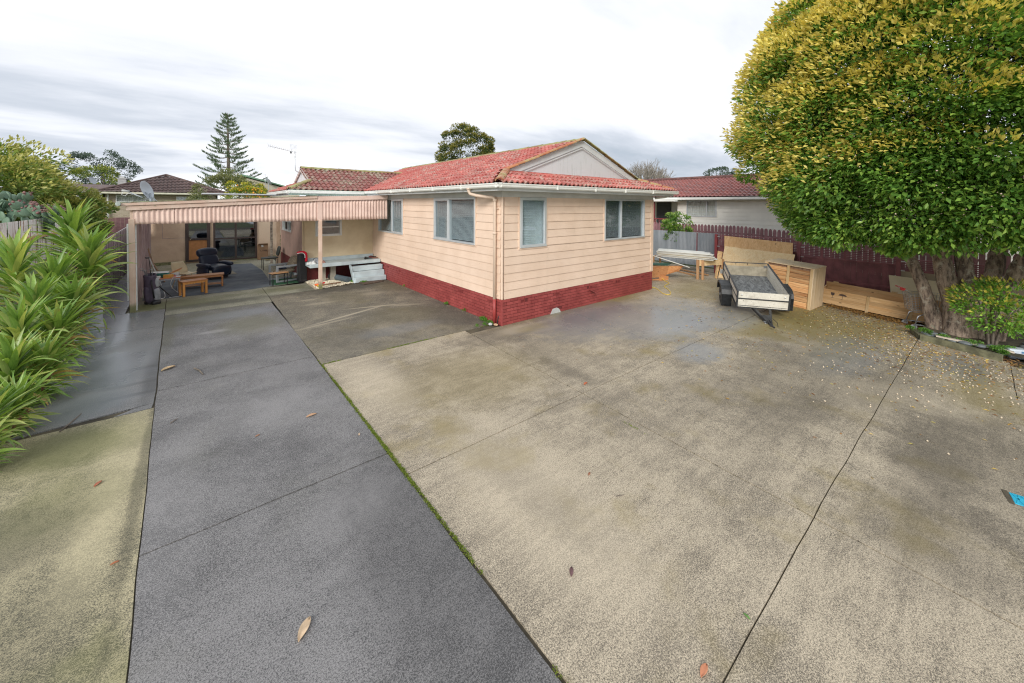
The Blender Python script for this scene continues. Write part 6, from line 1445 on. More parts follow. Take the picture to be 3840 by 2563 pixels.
# left boundary: purple grey fence and rusty iron fence
M_pg = ironmat('grey_purple_iron',(.26,.235,.24),(.34,.31,.31),.7,.1); M_rust = ironmat('rusty_white_iron',(.62,.61,.57),(.76,.75,.70),.6,.1,.85)
lf = thing('grey_fence','grey sheet fence running beside the carport path','fence',(-7.45,9,0))
yy = 5.0
while yy < 16:
    MB().hexa([(-7.47,yy,0),(-7.44,yy,0),(-7.44,yy+.78,0),(-7.47,yy+.78,0),(-7.47,yy,1.44+.035*(yy-5)),(-7.44,yy,1.44+.035*(yy-5)),(-7.44,yy+.78,1.44+.035*(yy-4.2)),(-7.47,yy+.78,1.44+.035*(yy-4.2))]).build('fence_sheet', M_pg, lf); yy += .80
yy = 5.4
while yy < 16: MB().box(-7.435,-7.42,yy,yy+.04,0,1.44+.035*(yy-5)).build('batten', M_pg, lf); yy += .4
rf = thing('rusty_iron_fence','rust streaked white corrugated iron fence behind the large plant','fence',(-9.4,12,0))
yy = 6.0
while yy < 19: corrY(-9.9+.035*(yy-6),yy,yy+.83,.5,2.05+.02*(yy-6)*.5,2.05+.02*(yy-5.2)*.5,.014,.095).build('corrugated_sheet', M_rust, rf, fix=False, solid=.002); yy += .8
MB().box(-9.95,-9.5,6,19,1.5,1.56).build('rail', W6, rf)
mf = thing('maroon_yard_fence','dull maroon fence far behind the plant near the brick house','fence',(-10.5,28,0))
for i in range(16): MB().box(-11.6+.19*i,-11.42+.19*i,28,28.03,0,1.75).build('paling', M_maroon2, mf)
# pipes against plant
for i,(x,y,r,h,lab) in enumerate([(-6.98,4.45,.17,.62,'taller grey concrete pipe standing beside the big leafy plant'),(-6.93,3.95,.19,.22,'low wide grey concrete pipe nearest the driveway by the plant')]):
    o = MB().lathe([(r*1.12,0),(r*1.12,h*.35),(r,h*.5),(r,h),(r*.82,h),(r*.82,.1),(0,.1)],(x,y,0),24).build('concrete_pipe', plain('pipe_grey',(.30,.33,.36),.5,.15,4,.1), None, smooth=False); tag(o,lab,'pipe')

# ================================================================== GARDEN BED BY THE TREE
ke = thing('garden_kerb','mossy concrete kerb edging the bed under the big tree','kerb',(7,-6.5,-.27))
M_mossc = plain('mossy_concrete',(.15,.145,.085),.9,.4,6,.5,40,world=True)
def gbar(a,b,w_,h): MB().bar((a[0],a[1],gz(*a)+h/2-.02),(b[0],b[1],gz(*b)+h/2-.02),w_,h).build('kerb_block', M_mossc, ke)
gbar((7.15,-5.98),(6.92,-7.10),.10,.15); gbar((7.22,-5.98),(7.75,-5.80),.10,.13)
MB().bar((7.20,-6.2,gz(7.2,-6.2)+.16),(7.42,-7.25,gz(7.4,-7.25)+.14),.09,.03).build('loose_timber', wood('grey_timber',(.45,.38,.30),(.60,.52,.42),1,.8), ke)
def bedz(x,y): return gz(x,y)+.10+.05*min(1,max(0,(x-7.2)))
bed = MB(); bed.grid(lambda s,t:(7.22+s*3.7-.22*t*0,-5.95-t*4.5,bedz(7.22+s*3.7,-5.95-t*4.5)+.03*noise.noise(Vector((s*9,t*9,0)))),18,18); o = bed.build('garden_soil', M_soil, None, fix=True); o['kind'] = 'structure'
M_stone = plain('river_stone',(.17,.19,.20),.6,.2,5,.1,40)
spots_ = [(7.25,-6.08,.07),(7.38,-6.02,.08),(7.32,-6.17,.09),(7.50,-6.15,.09),(7.24,-6.28,.07),(7.45,-6.3,.10),(7.22,-6.43,.08),(7.25,-6.60,.13),(7.32,-6.82,.12),(7.5,-6.98,.12),(7.62,-6.1,.08),(7.7,-6.28,.07),(7.3,-7.08,.07),(7.75,-7.3,.14),(8.1,-7.4,.12),(8.5,-7.5,.13)]
for i,(x,y,r) in enumerate(spots_):
    mb = MB(); rock(mb,x,y,bedz(x,y)+r*.25,r,.42,i); o = mb.build('river_stone', M_stone, None, smooth=True, sub=1); tag(o,('large ' if r > .11 else 'small ' if r < .075 else 'mid sized ')+'grey river stone, '+('leftmost in','second from the left in','third from the left in','fourth from the left in','fifth from the left in','at the left middle of','just inside the kerb in','near the middle of','at the centre of','right of centre in','toward the right of','at the back left of','behind the weeds in','near the right end of','at the right end of','rightmost in')[i]+' the bed under the tree','stone','river stones in the garden bed')

# ================================================================== VEGETATION
def barkmat():
    t = MT('bark'); p = t.pos; n = t.noise(p,5,8,.72,.6); v = t.noise(t.mapped(p,(9,9,2.5)),1.5,6,.7); f = t.noise(p,30,4,.7)
    c = t.mix(t.step(v,.35,.62),(.13,.095,.075),(.50,.38,.29)); c = t.mix(t.math('MULTIPLY',t.step(n,.54,.62),.8),c,(.62,.56,.45)); c = t.mix(t.math('MULTIPLY',t.step(t.noise(p,8,5),.62,.68),.6),c,(.30,.34,.24))
    t.color(c); t.rough(.9); t.bump(t.math('ADD',v,f),1.0,.03); return t.m
M_bark = barkmat()
M_bark2 = plain('grey_bark',(.17,.14,.11),.9,.4,8,.8,40)
def limb(mb, pts, rs, n=10, wob=.03):
    P = [Vector(p) for p in pts]; out_, rr = [], []
    for i in range(len(P)-1):
        p0,p1,p2,p3 = P[max(i-1,0)],P[i],P[i+1],P[min(i+2,len(P)-1)]
        for k in range(5):
            t = k/5; q = .5*((2*p1)+(-p0+p2)*t+(2*p0-5*p1+4*p2-p3)*t*t+(-p0+3*p1-3*p2+p3)*t**3)
            q += Vector((noise.noise(q*2),noise.noise(q*2+Vector((5,5,5))),0))*wob; out_.append(q); rr.append((rs[i]*(1-t)+rs[i+1]*t)*(1+.14*noise.noise(q*3.1)))
    out_.append(P[-1]); rr.append(rs[-1]); mb.tube(out_, rr, n); return mb
# ---- big tree on the right
T0 = Vector((8.75,-6.45,-.2))
bt = thing('big_tree','large round evergreen tree with yellow tipped leaves and several trunks','tree',tuple(T0))
mb = MB()
TS = Vector((-.16,-.05,0))
stems = [([(8.35,-6.12,-.25),(8.30,-5.98,.5),(8.38,-5.72,1.3),(8.5,-5.35,2.2),(8.6,-4.8,3.4),(8.6,-4.2,5)],[.17,.13,.12,.11,.08,.03]),
 ([(8.30,-6.42,-.25),(8.30,-6.38,.4),(8.32,-6.22,1.3),(8.45,-6.05,2.3),(8.6,-5.8,4),(8.7,-5.6,7)],[.27,.20,.17,.14,.10,.03]),
 ([(8.42,-6.66,-.3),(8.46,-6.62,.7),(8.5,-6.5,1.6),(8.6,-6.6,2.6),(8.8,-6.7,5),(9,-6.9,8)],[.20,.16,.14,.13,.09,.03]),
 ([(8.75,-6.85,-.3),(8.80,-6.88,.8),(8.9,-7.0,1.6),(9.1,-7.2,2.6),(9.3,-7.5,5)],[.20,.15,.14,.12,.04]),
 ([(8.6,-6.95,-.3),(8.62,-7.1,.8),(8.6,-7.35,1.6),(8.7,-7.8,2.4),(8.8,-8.4,4)],[.16,.13,.12,.10,.04]),
 ([(8.7,-7.05,.9),(8.5,-7.5,1.55),(8.3,-8.2,2.1),(8.1,-9.0,2.9)],[.10,.10,.09,.04])]
for p_, r_ in stems: limb(mb,[Vector(q_)+TS*max(0,1-q_[2]/3) for q_ in p_],r_,12)
limb(mb,[(8.32,-6.3,1.2),(7.8,-6.1,2.2),(7.0,-5.9,3.4),(6.2,-5.8,5)],[.09,.08,.05,.02],8); limb(mb,[(8.45,-5.6,1.7),(8.0,-4.9,2.5),(7.6,-4.0,3.4)],[.08,.06,.02],8); limb(mb,[(8.5,-6.6,2.2),(7.9,-7.2,3.4),(7.2,-8,5)],[.08,.06,.02],8)
mb.build('trunk', M_bark, bt, smooth=True)
TC = np.array([8.75,-6.35,5.3])
def surf(n, rx, ry, rz, c, zmin=-1.0):
    out_ = []
    while len(out_) < n:
        d = rdir(1)[0]
        if d[2] < zmin: continue
        out_.append(d)
    return out_
cl = []
def crown_r(d):   # bumpy radius factor
    v = Vector(d); return 1+.13*noise.noise(v*2.1+Vector((4,1,7)))+.07*noise.noise(v*5+Vector((1,8,2)))
for d in surf(1500,1,1,1,TC,-.80):
    k = crown_r(d); side = d[0]*-.62+d[1]*-.1
    if d[2] > .62 and rng.random() < .7: continue
    if (d[0]*.632+d[1]*.775 > .25) and rng.random() < .85: continue
    lat = 3.95; p = TC+np.array([d[0]*3.45*k, d[1]*4.1*k, d[2]*4.6*k if d[2] > 0 else d[2]*3.95*k])
    if p[2] < 2.15: p[2] = 2.15+rng.random()*.3
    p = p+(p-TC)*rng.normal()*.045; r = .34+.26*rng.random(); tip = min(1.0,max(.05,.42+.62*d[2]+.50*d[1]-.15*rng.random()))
    cl.append((*p, r*1.15, r*1.15, r*.9, *TC, tip))
cl = np.array(cl)
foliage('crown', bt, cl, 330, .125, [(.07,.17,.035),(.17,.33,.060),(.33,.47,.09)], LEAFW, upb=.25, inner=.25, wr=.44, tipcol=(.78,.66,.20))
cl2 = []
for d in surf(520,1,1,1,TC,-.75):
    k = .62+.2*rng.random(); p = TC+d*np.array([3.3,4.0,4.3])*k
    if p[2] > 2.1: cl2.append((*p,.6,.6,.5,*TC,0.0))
foliage('inner_crown', bt, np.array(cl2), 110, .15, [(.012,.03,.008),(.03,.065,.015)], LEAF, inner=.6)  # inner leaves darkened: shade inside the crown put into their colour
# berries
Pb = []
for c_ in cl[(cl[:,2] < 4.6)]:
    if c_[0] > 10.2: continue
    for _ in range(rng.integers(0,9)):
        d = rdir(1)[0]; o_ = (c_[:3]-TC); o_ /= np.linalg.norm(o_); d = d+o_*.8; d /= np.linalg.norm(d); Pb.append(c_[:3]+d*c_[3:6]*1.08)
mb = MB(); octv = [(1,0,0),(-1,0,0),(0,1,0),(0,-1,0),(0,0,1),(0,0,-1)]; octf = [(0,2,4),(2,1,4),(1,3,4),(3,0,4),(2,0,5),(1,2,5),(3,1,5),(0,3,5)]
def dots(mb, pts, r):
    for p in pts:
        n = len(mb.v); q = r*random.uniform(.7,1.2); mb.v += [(p[0]+a*q,p[1]+b*q,p[2]+c*q) for a,b,c in octv]; mb.f += [tuple(n+i for i in f) for f in octf]
dots(mb,Pb,.016); o = mb.build('berries', plain('pale_berry',(.66,.50,.42),.5,.15,9,0), bt, fix=False, smooth=True); o['kind'] = 'stuff'
# ---- shrub at the foot of the tree
sh = thing('leafy_shrub','bright green young shrub growing in front of the tree trunks','shrub',(7.75,-7.0,-.2))
mb = MB(); 
for i in range(6): a = i*1.05; limb(mb,[(7.72+.05*math.cos(a),-6.98+.05*math.sin(a),-.2),(7.74+.10*math.cos(a),-7.0+.13*math.sin(a),.3),(7.74+.3*math.cos(a),-7.05+.35*math.sin(a),.8)],[.028,.020,.008],6,.02)
mb.build('stems', M_bark2, sh)
cls = []
for i in range(52):
    d = rdir(1)[0]; cls.append((7.72+d[0]*.42,-7.08+d[1]*.62,.66+d[2]*.46,.16,.16,.13,7.75,-7.05,.5,.3))
foliage('foliage', sh, np.array(cls), 46, .085, [(.10,.24,.03),(.20,.42,.06),(.36,.54,.09)], LEAF, upb=.2, wr=.5, tipcol=(.60,.54,.10), inner=.5)
sh2 = thing('leafy_shrub','small yellow green shrub at the right edge behind the white container','shrub',(7.9,-7.75,-.3))
cls = [(7.9+rng.normal()*.3,-7.8+rng.normal()*.28,.15+abs(rng.normal())*.28,.14,.14,.12,7.9,-7.8,.0,.4) for _ in range(34)]
foliage('foliage', sh2, np.array(cls), 40, .08, [(.10,.26,.03),(.24,.44,.06),(.40,.50,.08)], LEAF, wr=.5, tipcol=(.5,.36,.06), inner=.5)
mb = MB(); limb(mb,[(7.9,-7.75,-.25),(7.92,-7.7,.2),(7.9,-7.8,.5)],[.02,.015,.006],6); mb.build('stems', M_bark2, sh2)
# low weeds in the bed and along the house
wd = []
for (x,y,r,n) in [(7.42,-6.1,.12,5),(7.3,-6.25,.08,4),(7.35,-6.72,.10,5),(7.3,-7.0,.10,4),(7.55,-7.15,.12,4),(7.15,-7.15,.06,4),(7.5,-5.9,.10,4)]:
    for _ in range(n): wd.append((x+rng.normal()*r*.6,y+rng.normal()*r*.6,bedz(x,y)+.04,.06,.06,.04,x,y,-.5))
o = foliage('weeds', None, np.array(wd), 60, .035, [(.06,.17,.02),(.16,.33,.05)], LEAF, upb=.6, kind='stuff'); o['label'] = 'low green weeds between the kerb stones'
wd = []
for (x,y,r,n) in [(-.10,.62,.10,6),(-.13,.42,.05,3),(-.16,.24,.05,3),(-.08,2.3,.05,3),(-.07,1.5,.04,1),(-.07,5.2,.04,1),(-.9,6.72,.12,4),(-1.2,6.9,.10,3),(-1.6,7.6,.06,2),(-.3,.24,.04,1),(-.5,.23,.04,1)]:
    for _ in range(n): wd.append((x+rng.normal()*r*.4,y+rng.normal()*r*.7,.015,.035,.045,.02,x,y,-.5))
o = foliage('weeds', None, np.array(wd), 34, .055, [(.07,.20,.02),(.17,.36,.05)], LEAF, upb=1.0, wr=.2, kind='stuff'); o['label'] = 'weeds at the foot of the brick base'
# moss in the joints
wd = []
def mossline(a,b,n,w_,dens=1,pat=True):
    for _ in range(n):
        t = rng.random(); x = a[0]+(b[0]-a[0])*t; y = a[1]+(b[1]-a[1])*t
        if pat and noise.noise(Vector((x*1.1,y*1.1,4.2))) < -.12+.25*rng.random(): continue
        wd.append((x+rng.normal()*w_,y+rng.normal()*w_,gz(x,y)+.0,.014,.014,.006,x,y,-.3))
mossline((-3.692,.2),(-3.692,-5.8),1000,.005); mossline((-3.692,-1.2),(-3.692,-3.4),350,.007,pat=False); mossline((-3.68,.208),(-.15,.212),600,.006); mossline((-3.70,.2),(-3.70,1.2),40,.004)
mossline((-1.25,-6.2),(-1.16,-4.0),120,.004)
o = foliage('joint_moss', None, np.array(wd), 7, .011, [(.10,.16,.02),(.20,.27,.04),(.30,.33,.07)], LEAF, upb=.8, wr=.8, kind='stuff'); o['label'] = 'bright green moss growing along the slab joints'

# ---- big strap leaved plants on the left
leafv = []
M_strap = []
def strapmat(name, a, b, tip):
    t = MT(name); o_ = t.obj(); sp = t.n('ShaderNodeSeparateXYZ'); t.l(o_,sp.inputs[0])
    c = t.mix(t.step(t.noise(t.mapped(o_,(1.5,60,60)),1.2,3),.3,.7),a,b); r = t.rnd()
    c = t.mix(t.step(r,.0,1.0), t.mix(1,c,(.72,.80,.75),'MULTIPLY'), t.mix(1,c,(1.3,1.22,1.1),'MULTIPLY'))
    c = t.mix(t.math('MULTIPLY',t.step(sp.outputs[0],.80,1.0),t.step(r,.55,.75)), c, tip)
    t.color(c); t.rough(.38); t.b.inputs['Specular IOR Level'].default_value = .5
    tr_ = t.n('ShaderNodeBsdfTranslucent'); t.l(t.mix(1,c,(1.4,1.4,.7),'MULTIPLY'),tr_.inputs[0]); mx_ = t.n('ShaderNodeMixShader'); mx_.inputs[0].default_value = .28
    t.l(t.b.outputs[0],mx_.inputs[1]); t.l(tr_.outputs[0],mx_.inputs[2]); t.l(mx_.outputs[0],t.t.nodes['Material Output'].inputs[0]); return t.m
M_s1 = strapmat('strap_leaf',(.17,.30,.065),(.27,.40,.10),(.30,.16,.07)); M_s2 = strapmat('strap_leaf_pale',(.32,.41,.12),(.44,.48,.18),(.35,.20,.09)); M_s3 = strapmat('strap_leaf_dry',(.36,.24,.10),(.48,.34,.16),(.30,.16,.08))
def strap(droop, wd_=.115, n=7, twist=.0, mt=None):
    """unit-length leaf along +x, arching down"""
    mb = MB(); x = z = 0; a = .0
    for i in range(n+1):
        s_ = i/n; w_ = wd_*(math.sin(PI*min(1,(s_*.93+.07))**.72))**.9*.5+.006*(1-s_); tw_ = twist*s_
        ca, sa = math.cos(tw_), math.sin(tw_)
        for k,(yy_,zz_) in enumerate(((-w_,.22*w_),(0,-.12*w_),(w_,.22*w_))): mb.v.append((x-math.sin(a)*0, yy_*ca-zz_*sa, z+yy_*sa+zz_*ca))
        a = -droop*(s_**1.3); x += math.cos(a)/n; z += math.sin(a)/n
    for i in range(n):
        for k in range(2): mb.f.append((3*i+k,3*i+3+k,3*i+4+k,3*i+1+k))
    me = bpy.data.meshes.new('strap_leaf'); me.from_pydata(mb.v,[],mb.f); me.materials.append(mt); me.shade_smooth(); return me
SV = [strap(d_,w_,7,tw_,mt) for mt in (M_s1,M_s1,M_s2) for (d_,w_,tw_) in ((.5,.13,.2),(.9,.12,-.3),(1.35,.13,.5),(1.9,.115,-.4))]
SD = [strap(2.2,.11,7,1.0,M_s3), strap(1.2,.12,7,-.8,M_s3)]
M_cane = plain('cane_stem',(.20,.10,.06),.8,.4,20,.5,60)
heads = [ # base x,y ; head x,y,z ; leaves ; length
 ((-7.6,6.3),(-7.45,5.9,2.12),70,.80,'tallest strap leaved plant at the back of the clump against the sky'),
 ((-7.3,5.4),(-7.05,4.9,1.62),75,.74,'strap leaved plant reaching toward the carport post'),
 ((-8.0,4.6),(-7.85,4.1,1.62),60,.70,'strap leaved plant at the left frame edge in front of the rusty fence'),
 ((-7.5,4.3),(-7.35,3.9,1.30),75,.66,'strap leaved plant in the middle of the clump below the tallest'),
 ((-7.2,3.6),(-7.02,3.4,.92),70,.58,'strap leaved plant leaning over the concrete pipes'),
 ((-7.5,3.0),(-7.35,2.9,1.05),75,.60,'strap leaved plant in the centre left of the clump'),
 ((-7.2,2.4),(-7.0,2.2,.72),75,.54,'strap leaved plant overhanging the wet path'),
 ((-7.5,2.0),(-7.30,1.9,.85),75,.56,'strap leaved plant second from the near end on the left'),
 ((-7.1,1.4),(-6.95,1.25,.52),75,.46,'low strap leaved plant spilling onto the wet path'),
 ((-7.4,1.0),(-7.15,.95,.62),75,.50,'strap leaved plant low at the left edge above the path joint'),
 ((-7.15,.4),(-6.98,.35,.36),75,.40,'low strap leaved plant beside the path joint'),
 ((-7.3,-.1),(-7.08,-.15,.38),70,.42,'nearest low strap leaved plant drooping to the concrete'),
 ((-7.15,-.6),(-7.05,-.55,.22),50,.34,'smallest strap leaved plant at the near end of the clump'),
]
lr = random.Random(5)
for (bx_,by_),(hx,hy,hz),nl,ll,lab in heads:
    nl = int(nl*1.9)
    pl_ = thing('strap_leaf_plant', 'glossy green '+lab, 'plant', (bx_,by_,0), 'strap leaved plants along the left path')
    mb = MB(); limb(mb,[(bx_,by_,-.05),((bx_+hx)/2-.03,(by_+hy)/2,hz*.5),(hx,hy,hz)],[.032,.026,.022],8,.03); limb(mb,[(bx_+.12,by_-.15,-.05),((bx_+hx)/2+.08,(by_+hy)/2-.1,hz*.4),(hx+.10,hy-.05,hz*.75)],[.026,.022,.015],7,.03); mb.build('cane', M_cane, pl_)
    for i in range(nl):
        t = i/nl; az = i*2.399+lr.uniform(-.3,.3); low = t**1.25
        el = R(78)*(1-low)+R(-20)*low+lr.uniform(-.15,.15)
        L_ = ll*lr.uniform(.75,1.15)*(.72+.45*math.sin(PI*min(1,t*.8+.2)))
        base = Vector((hx,hy,hz))-Vector((0,0,1))*(low*min(hz*.85,1.25))+Vector((math.cos(az),math.sin(az),0))*.02+Vector(((bx_-hx)*low*.4,(by_-hy)*low*.4,0))
        me = (SD[i%2] if (lr.random() < .05+.10*low and t > .4) else SV[lr.choice((0,1,1,2,4,5,6,5,8,9,10,3,7) if t > .25 else (0,1,4,5,8))])
        q = Matrix.Translation(base)@Matrix.Rotation(az,4,'Z')@Matrix.Rotation(-el,4,'Y')@Matrix.Rotation(lr.uniform(-.4,.4),4,'X')@Matrix.Diagonal((L_,L_*.85,L_,1))
        piece(me,'leaf',pl_,q)
# fallen debris and ground cover left
wd = [(-8.6+rng.normal()*.6, rng.uniform(2,9), .15+rng.random()*.3,.22,.22,.18,-8.6,5,-1) for _ in range(70)]
o = foliage('ground_cover', None, np.array(wd), 60, .06, [(.04,.11,.02),(.12,.25,.04)], LEAF, kind='stuff'); o['label'] = 'leafy ground cover behind the strap leaved plants'
# ---- prickly pear
pp = thing('prickly_pear','blue green prickly pear cactus with maroon fruit above the rusty fence','cactus',(-10.3,15.2,1.4))
M_pad = MT('cactus_pad'); _r = M_pad.rnd(); M_pad.color(M_pad.mix(_r,(.075,.14,.09),(.17,.26,.17))); M_pad.rough(.55); M_pad.bump(M_pad.noise(M_pad.obj(),20,2),.4,.02); M_pad = M_pad.m
bm = bmesh.new(); bmesh.ops.create_uvsphere(bm,u_segments=12,v_segments=8,radius=1)
for v in bm.verts: v.co = Vector((v.co.x*.5*(.85+.15*v.co.z),v.co.y*.10,v.co.z*.5+.5))
pad_me = bpy.data.meshes.new('cactus_pad'); bm.to_mesh(pad_me); bm.free(); pad_me.materials.append(M_pad); pad_me.shade_smooth()
pr_ = random.Random(3); fr_pts = []
def pads(p, d, lvl, s_):
    z = Vector(d).normalized(); x = z.cross(Vector((pr_.uniform(-1,1),pr_.uniform(-1,1),.3))).normalized(); y = z.cross(x)
    piece(pad_me,'pad',pp,Matrix(((x.x*s_,y.x*s_,z.x*s_,p[0]),(x.y*s_,y.y*s_,z.y*s_,p[1]),(x.z*s_,y.z*s_,z.z*s_,p[2]),(0,0,0,1))))
    tipp = Vector(p)+z*s_*.92
    if lvl > 0:
        for k in range(pr_.choice((2,2,3)) if lvl > 1 else 2):
            nd = (z+Vector((pr_.uniform(-1,1),pr_.uniform(-1,1),pr_.uniform(-.15,.7)))*.75); pads(tipp+x*pr_.uniform(-.3,.3)*s_*.6-z*.1*s_,nd,lvl-1,s_*.93)
    elif p[0] > -10.4:
        for k in range(5): fr_pts.append(tipp+x*pr_.uniform(-.4,.4)*s_+z*pr_.uniform(-.1,.12)*s_)
for (x,y,z) in ((-11.0,15.6,1.6),(-10.5,15.4,1.5),(-10.0,15.0,1.5),(-9.6,14.6,1.4),(-10.7,15.9,1.9)): pads((x,y,z),(pr_.uniform(-.4,.4),pr_.uniform(-.3,.3),1),3,.42)
mb = MB(); dots(mb,fr_pts,.045); mb.build('fruit', plain('cactus_fruit',(.20,.10,.09),.6,.3,6), pp, smooth=True)['kind'] = 'stuff'
# ---- trees behind
def tree(name, label, base, H, cr, n, per, ln, pal, cz0=.35, group=None, tip=None, trunk_r=.15, shape=None, bark=None, cr_z=None, inner=.35, limbs=6, rr=None):
    t_ = thing(name, label, 'tree', base, group); bx_,by_,bz_ = base
    cc = np.array([bx_,by_,bz_+H*(cz0+1)/2]); rz = cr_z or H*(1-cz0)/2
    mb = MB(); limb(mb,[base,(bx_+.05*H*.3,by_,bz_+H*.3),(bx_,by_,bz_+H*.75)],[trunk_r,trunk_r*.75,trunk_r*.3],8,.1)
    for i in range(limbs): a = i*2.4; limb(mb,[(bx_,by_,bz_+H*(.25+.05*i)),(bx_+cr*.35*math.cos(a),by_+cr*.35*math.sin(a),bz_+H*(.45+.04*i)),(bx_+cr*.75*math.cos(a),by_+cr*.75*math.sin(a),bz_+H*(.62+.03*i))],[trunk_r*.5,trunk_r*.3,trunk_r*.1],6,.1)
    mb.build('trunk', bark or M_bark2, t_)
    cls_ = []
    for _ in range(n):
        d = rdir(1)[0]; k = (.65+.4*rng.random()**.6)*(1+.25*noise.noise(Vector(d)*2+Vector((bx_,by_,0))))
        p = cc+d*np.array([cr,cr,rz])*k
        if p[2] < bz_+.2: continue
        r = (rr or cr*.2)*(.7+.6*rng.random()); cls_.append((*p,r,r,r*.7,*cc,.45+.3*d[2]))
    foliage('crown', t_, np.array(cls_), per, ln, pal, LEAF, upb=.2, tipcol=tip, inner=inner, wr=.45)
    return t_
tree('broadleaf_tree','broad light green tree at the left edge beyond the cactus',(-14.0,21.5,0),5.1,3.7,280,170,.20,[(.10,.18,.035),(.22,.32,.07),(.36,.44,.13)],.15,tip=(.50,.48,.16))
tree('broadleaf_tree','smaller light green tree between the left tree and the brick house',(-10.7,22.0,0),3.5,1.7,110,150,.18,[(.10,.19,.04),(.22,.32,.08),(.36,.44,.13)],.15,tip=(.36,.36,.11))
tree('dark_tree','distant blue green spreading tree behind the brick house roof',(-13.8,58,0),8.2,2.6,60,110,.22,[(.035,.06,.05),(.08,.12,.10)],.52,tip=(.14,.19,.16),rr=.55,trunk_r=.25)
tree('yellow_green_tree','small yellow green tree in front of the distant dark tree',(-12.6,46,0),6.0,2.2,50,100,.2,[(.10,.16,.03),(.22,.28,.05)],.3,tip=(.32,.34,.08))
tree('citrus_tree','citrus tree with orange fruit behind the carport roof',(-2.9,22.2,0),3.85,1.25,70,120,.11,[(.07,.14,.02),(.20,.30,.04),(.40,.40,.05)],.2,tip=(.50,.45,.05))
mb = MB(); dots(mb,[(-2.5+rng.normal()*.55,21.3+rng.normal()*.3,3.1+rng.normal()*.35) for _ in range(60)],.055); o = mb.build('oranges', plain('orange_fruit',(.75,.30,.02),.5), None, smooth=True, fix=False); o['kind'] = 'stuff'
tree('olive_tree','dull grey green rounded tree at the base of the tall pine',(-3.4,30.5,0),4.9,2.2,80,120,.16,[(.08,.11,.04),(.17,.20,.08),(.25,.27,.12)],.2,tip=(.27,.28,.13))
tree('round_tree','round dark green tree rising behind the main roof ridge',(11.0,18.8,0),8.6,2.05,120,190,.16,[(.022,.045,.014),(.07,.11,.03),(.13,.17,.04)],.40,tip=(.26,.24,.06),rr=.42,trunk_r=.25)
tree('distant_tree','small distant tree peeking over the cream house roof',(57.5,19.5,0),8.4,2.0,30,80,.25,[(.05,.08,.05),(.10,.14,.09)],.72,rr=.5)
tree('lemon_bush','glossy green lemon bush between the iron fence and picket fence',(11.95,2.15,.2),2.15,.62,60,80,.10,[(.035,.11,.02),(.09,.22,.035),(.17,.32,.05)],.1,tip=(.26,.38,.08),rr=.16,trunk_r=.04)
tree('hedge_tree','green hedge tree far behind the brick house on the right',(-.8,44,0),4.6,2.5,50,90,.2,[(.05,.09,.03),(.12,.18,.06)],.2)
for i,(x,y,h,r_,lab) in enumerate([(28,40,5,5,'far row tree left of the bare tree'),(42,18,4.6,4,'far tree behind the cream house on the right'),(-22,30,5,4,'far tree beyond the left frame edge'),(30,-12,6,5,'far tree behind the big tree on the right')]): tree('backdrop_tree','dark green '+lab,(x,y,0),h,r_,60,90,.3,[(.04,.07,.025),(.09,.13,.05)],.1)
# ---- norfolk pine
npn = thing('norfolk_pine','tall tiered norfolk pine standing behind the brick house','tree',(-2.5,48.9,0))
NX, NY = -2.5, 48.9
MB().tube([(NX,NY,0),(NX+.03,NY,6),(NX,NY,10),(NX,NY,13.15)],[.28,.19,.11,.03],10).build('trunk', M_bark2, npn)
Pn, Dn, brm = [], [], MB(); zz_ = 4.6; i = 0
while zz_ < 13.0:
    t = (zz_-4.6)/8.5; Lb = 3.3*(1-t)**1.0+.42; nb = 6
    for k in range(nb):
        a = i*.75+k*2*PI/nb+rng.normal()*.12; L2_ = Lb*(.75+.4*rng.random())
        if rng.random() < .1: continue
        pts_ = [Vector((NX+math.cos(a)*L2_*s_, NY+math.sin(a)*L2_*s_, zz_-.12*L2_*math.sin(PI*s_*.9)+.16*L2_*s_**2+rng.normal()*.01)) for s_ in (0,.25,.5,.75,1)]
        brm.tube(pts_,[.035,.03,.022,.016,.008],5)
        nn = int(12+30*L2_)
        for _ in range(nn):
            s_ = .38+.62*rng.random()**.8 if L2_ > .8 else .2+.8*rng.random(); q = pts_[min(3,int(s_*4))].lerp(pts_[min(4,int(s_*4)+1)],s_*4-int(s_*4) if s_ < 1 else 1)
            sd_ = rng.normal()*.13*min(1,L2_); dd = np.array([math.cos(a)*.45-math.sin(a)*sd_*2, math.sin(a)*.45+math.cos(a)*sd_*2, .75+.3*rng.random()])
            Pn.append((q.x-math.sin(a)*sd_,q.y+math.cos(a)*sd_,q.z)); Dn.append(dd)
    zz_ += .62*(1-.45*t); i += 1
brm.build('branches', M_bark2, npn)
Pn, Dn = np.array(Pn), np.array(Dn)
colr = np.array((.15,.22,.14))*(.6+.8*rng.random((len(Pn),1)))+np.array((.03,.015,.0))*rng.random((len(Pn),1))
me = leaves_mesh(Pn,Dn,rdir(len(Pn)),.34*(.6+.6*rng.random(len(Pn))),.055,colr); me.materials.append(LEAF); o = bpy.data.objects.new('needles',me); C.objects.link(o); o.parent = npn; o.location = -ORG[npn.name]
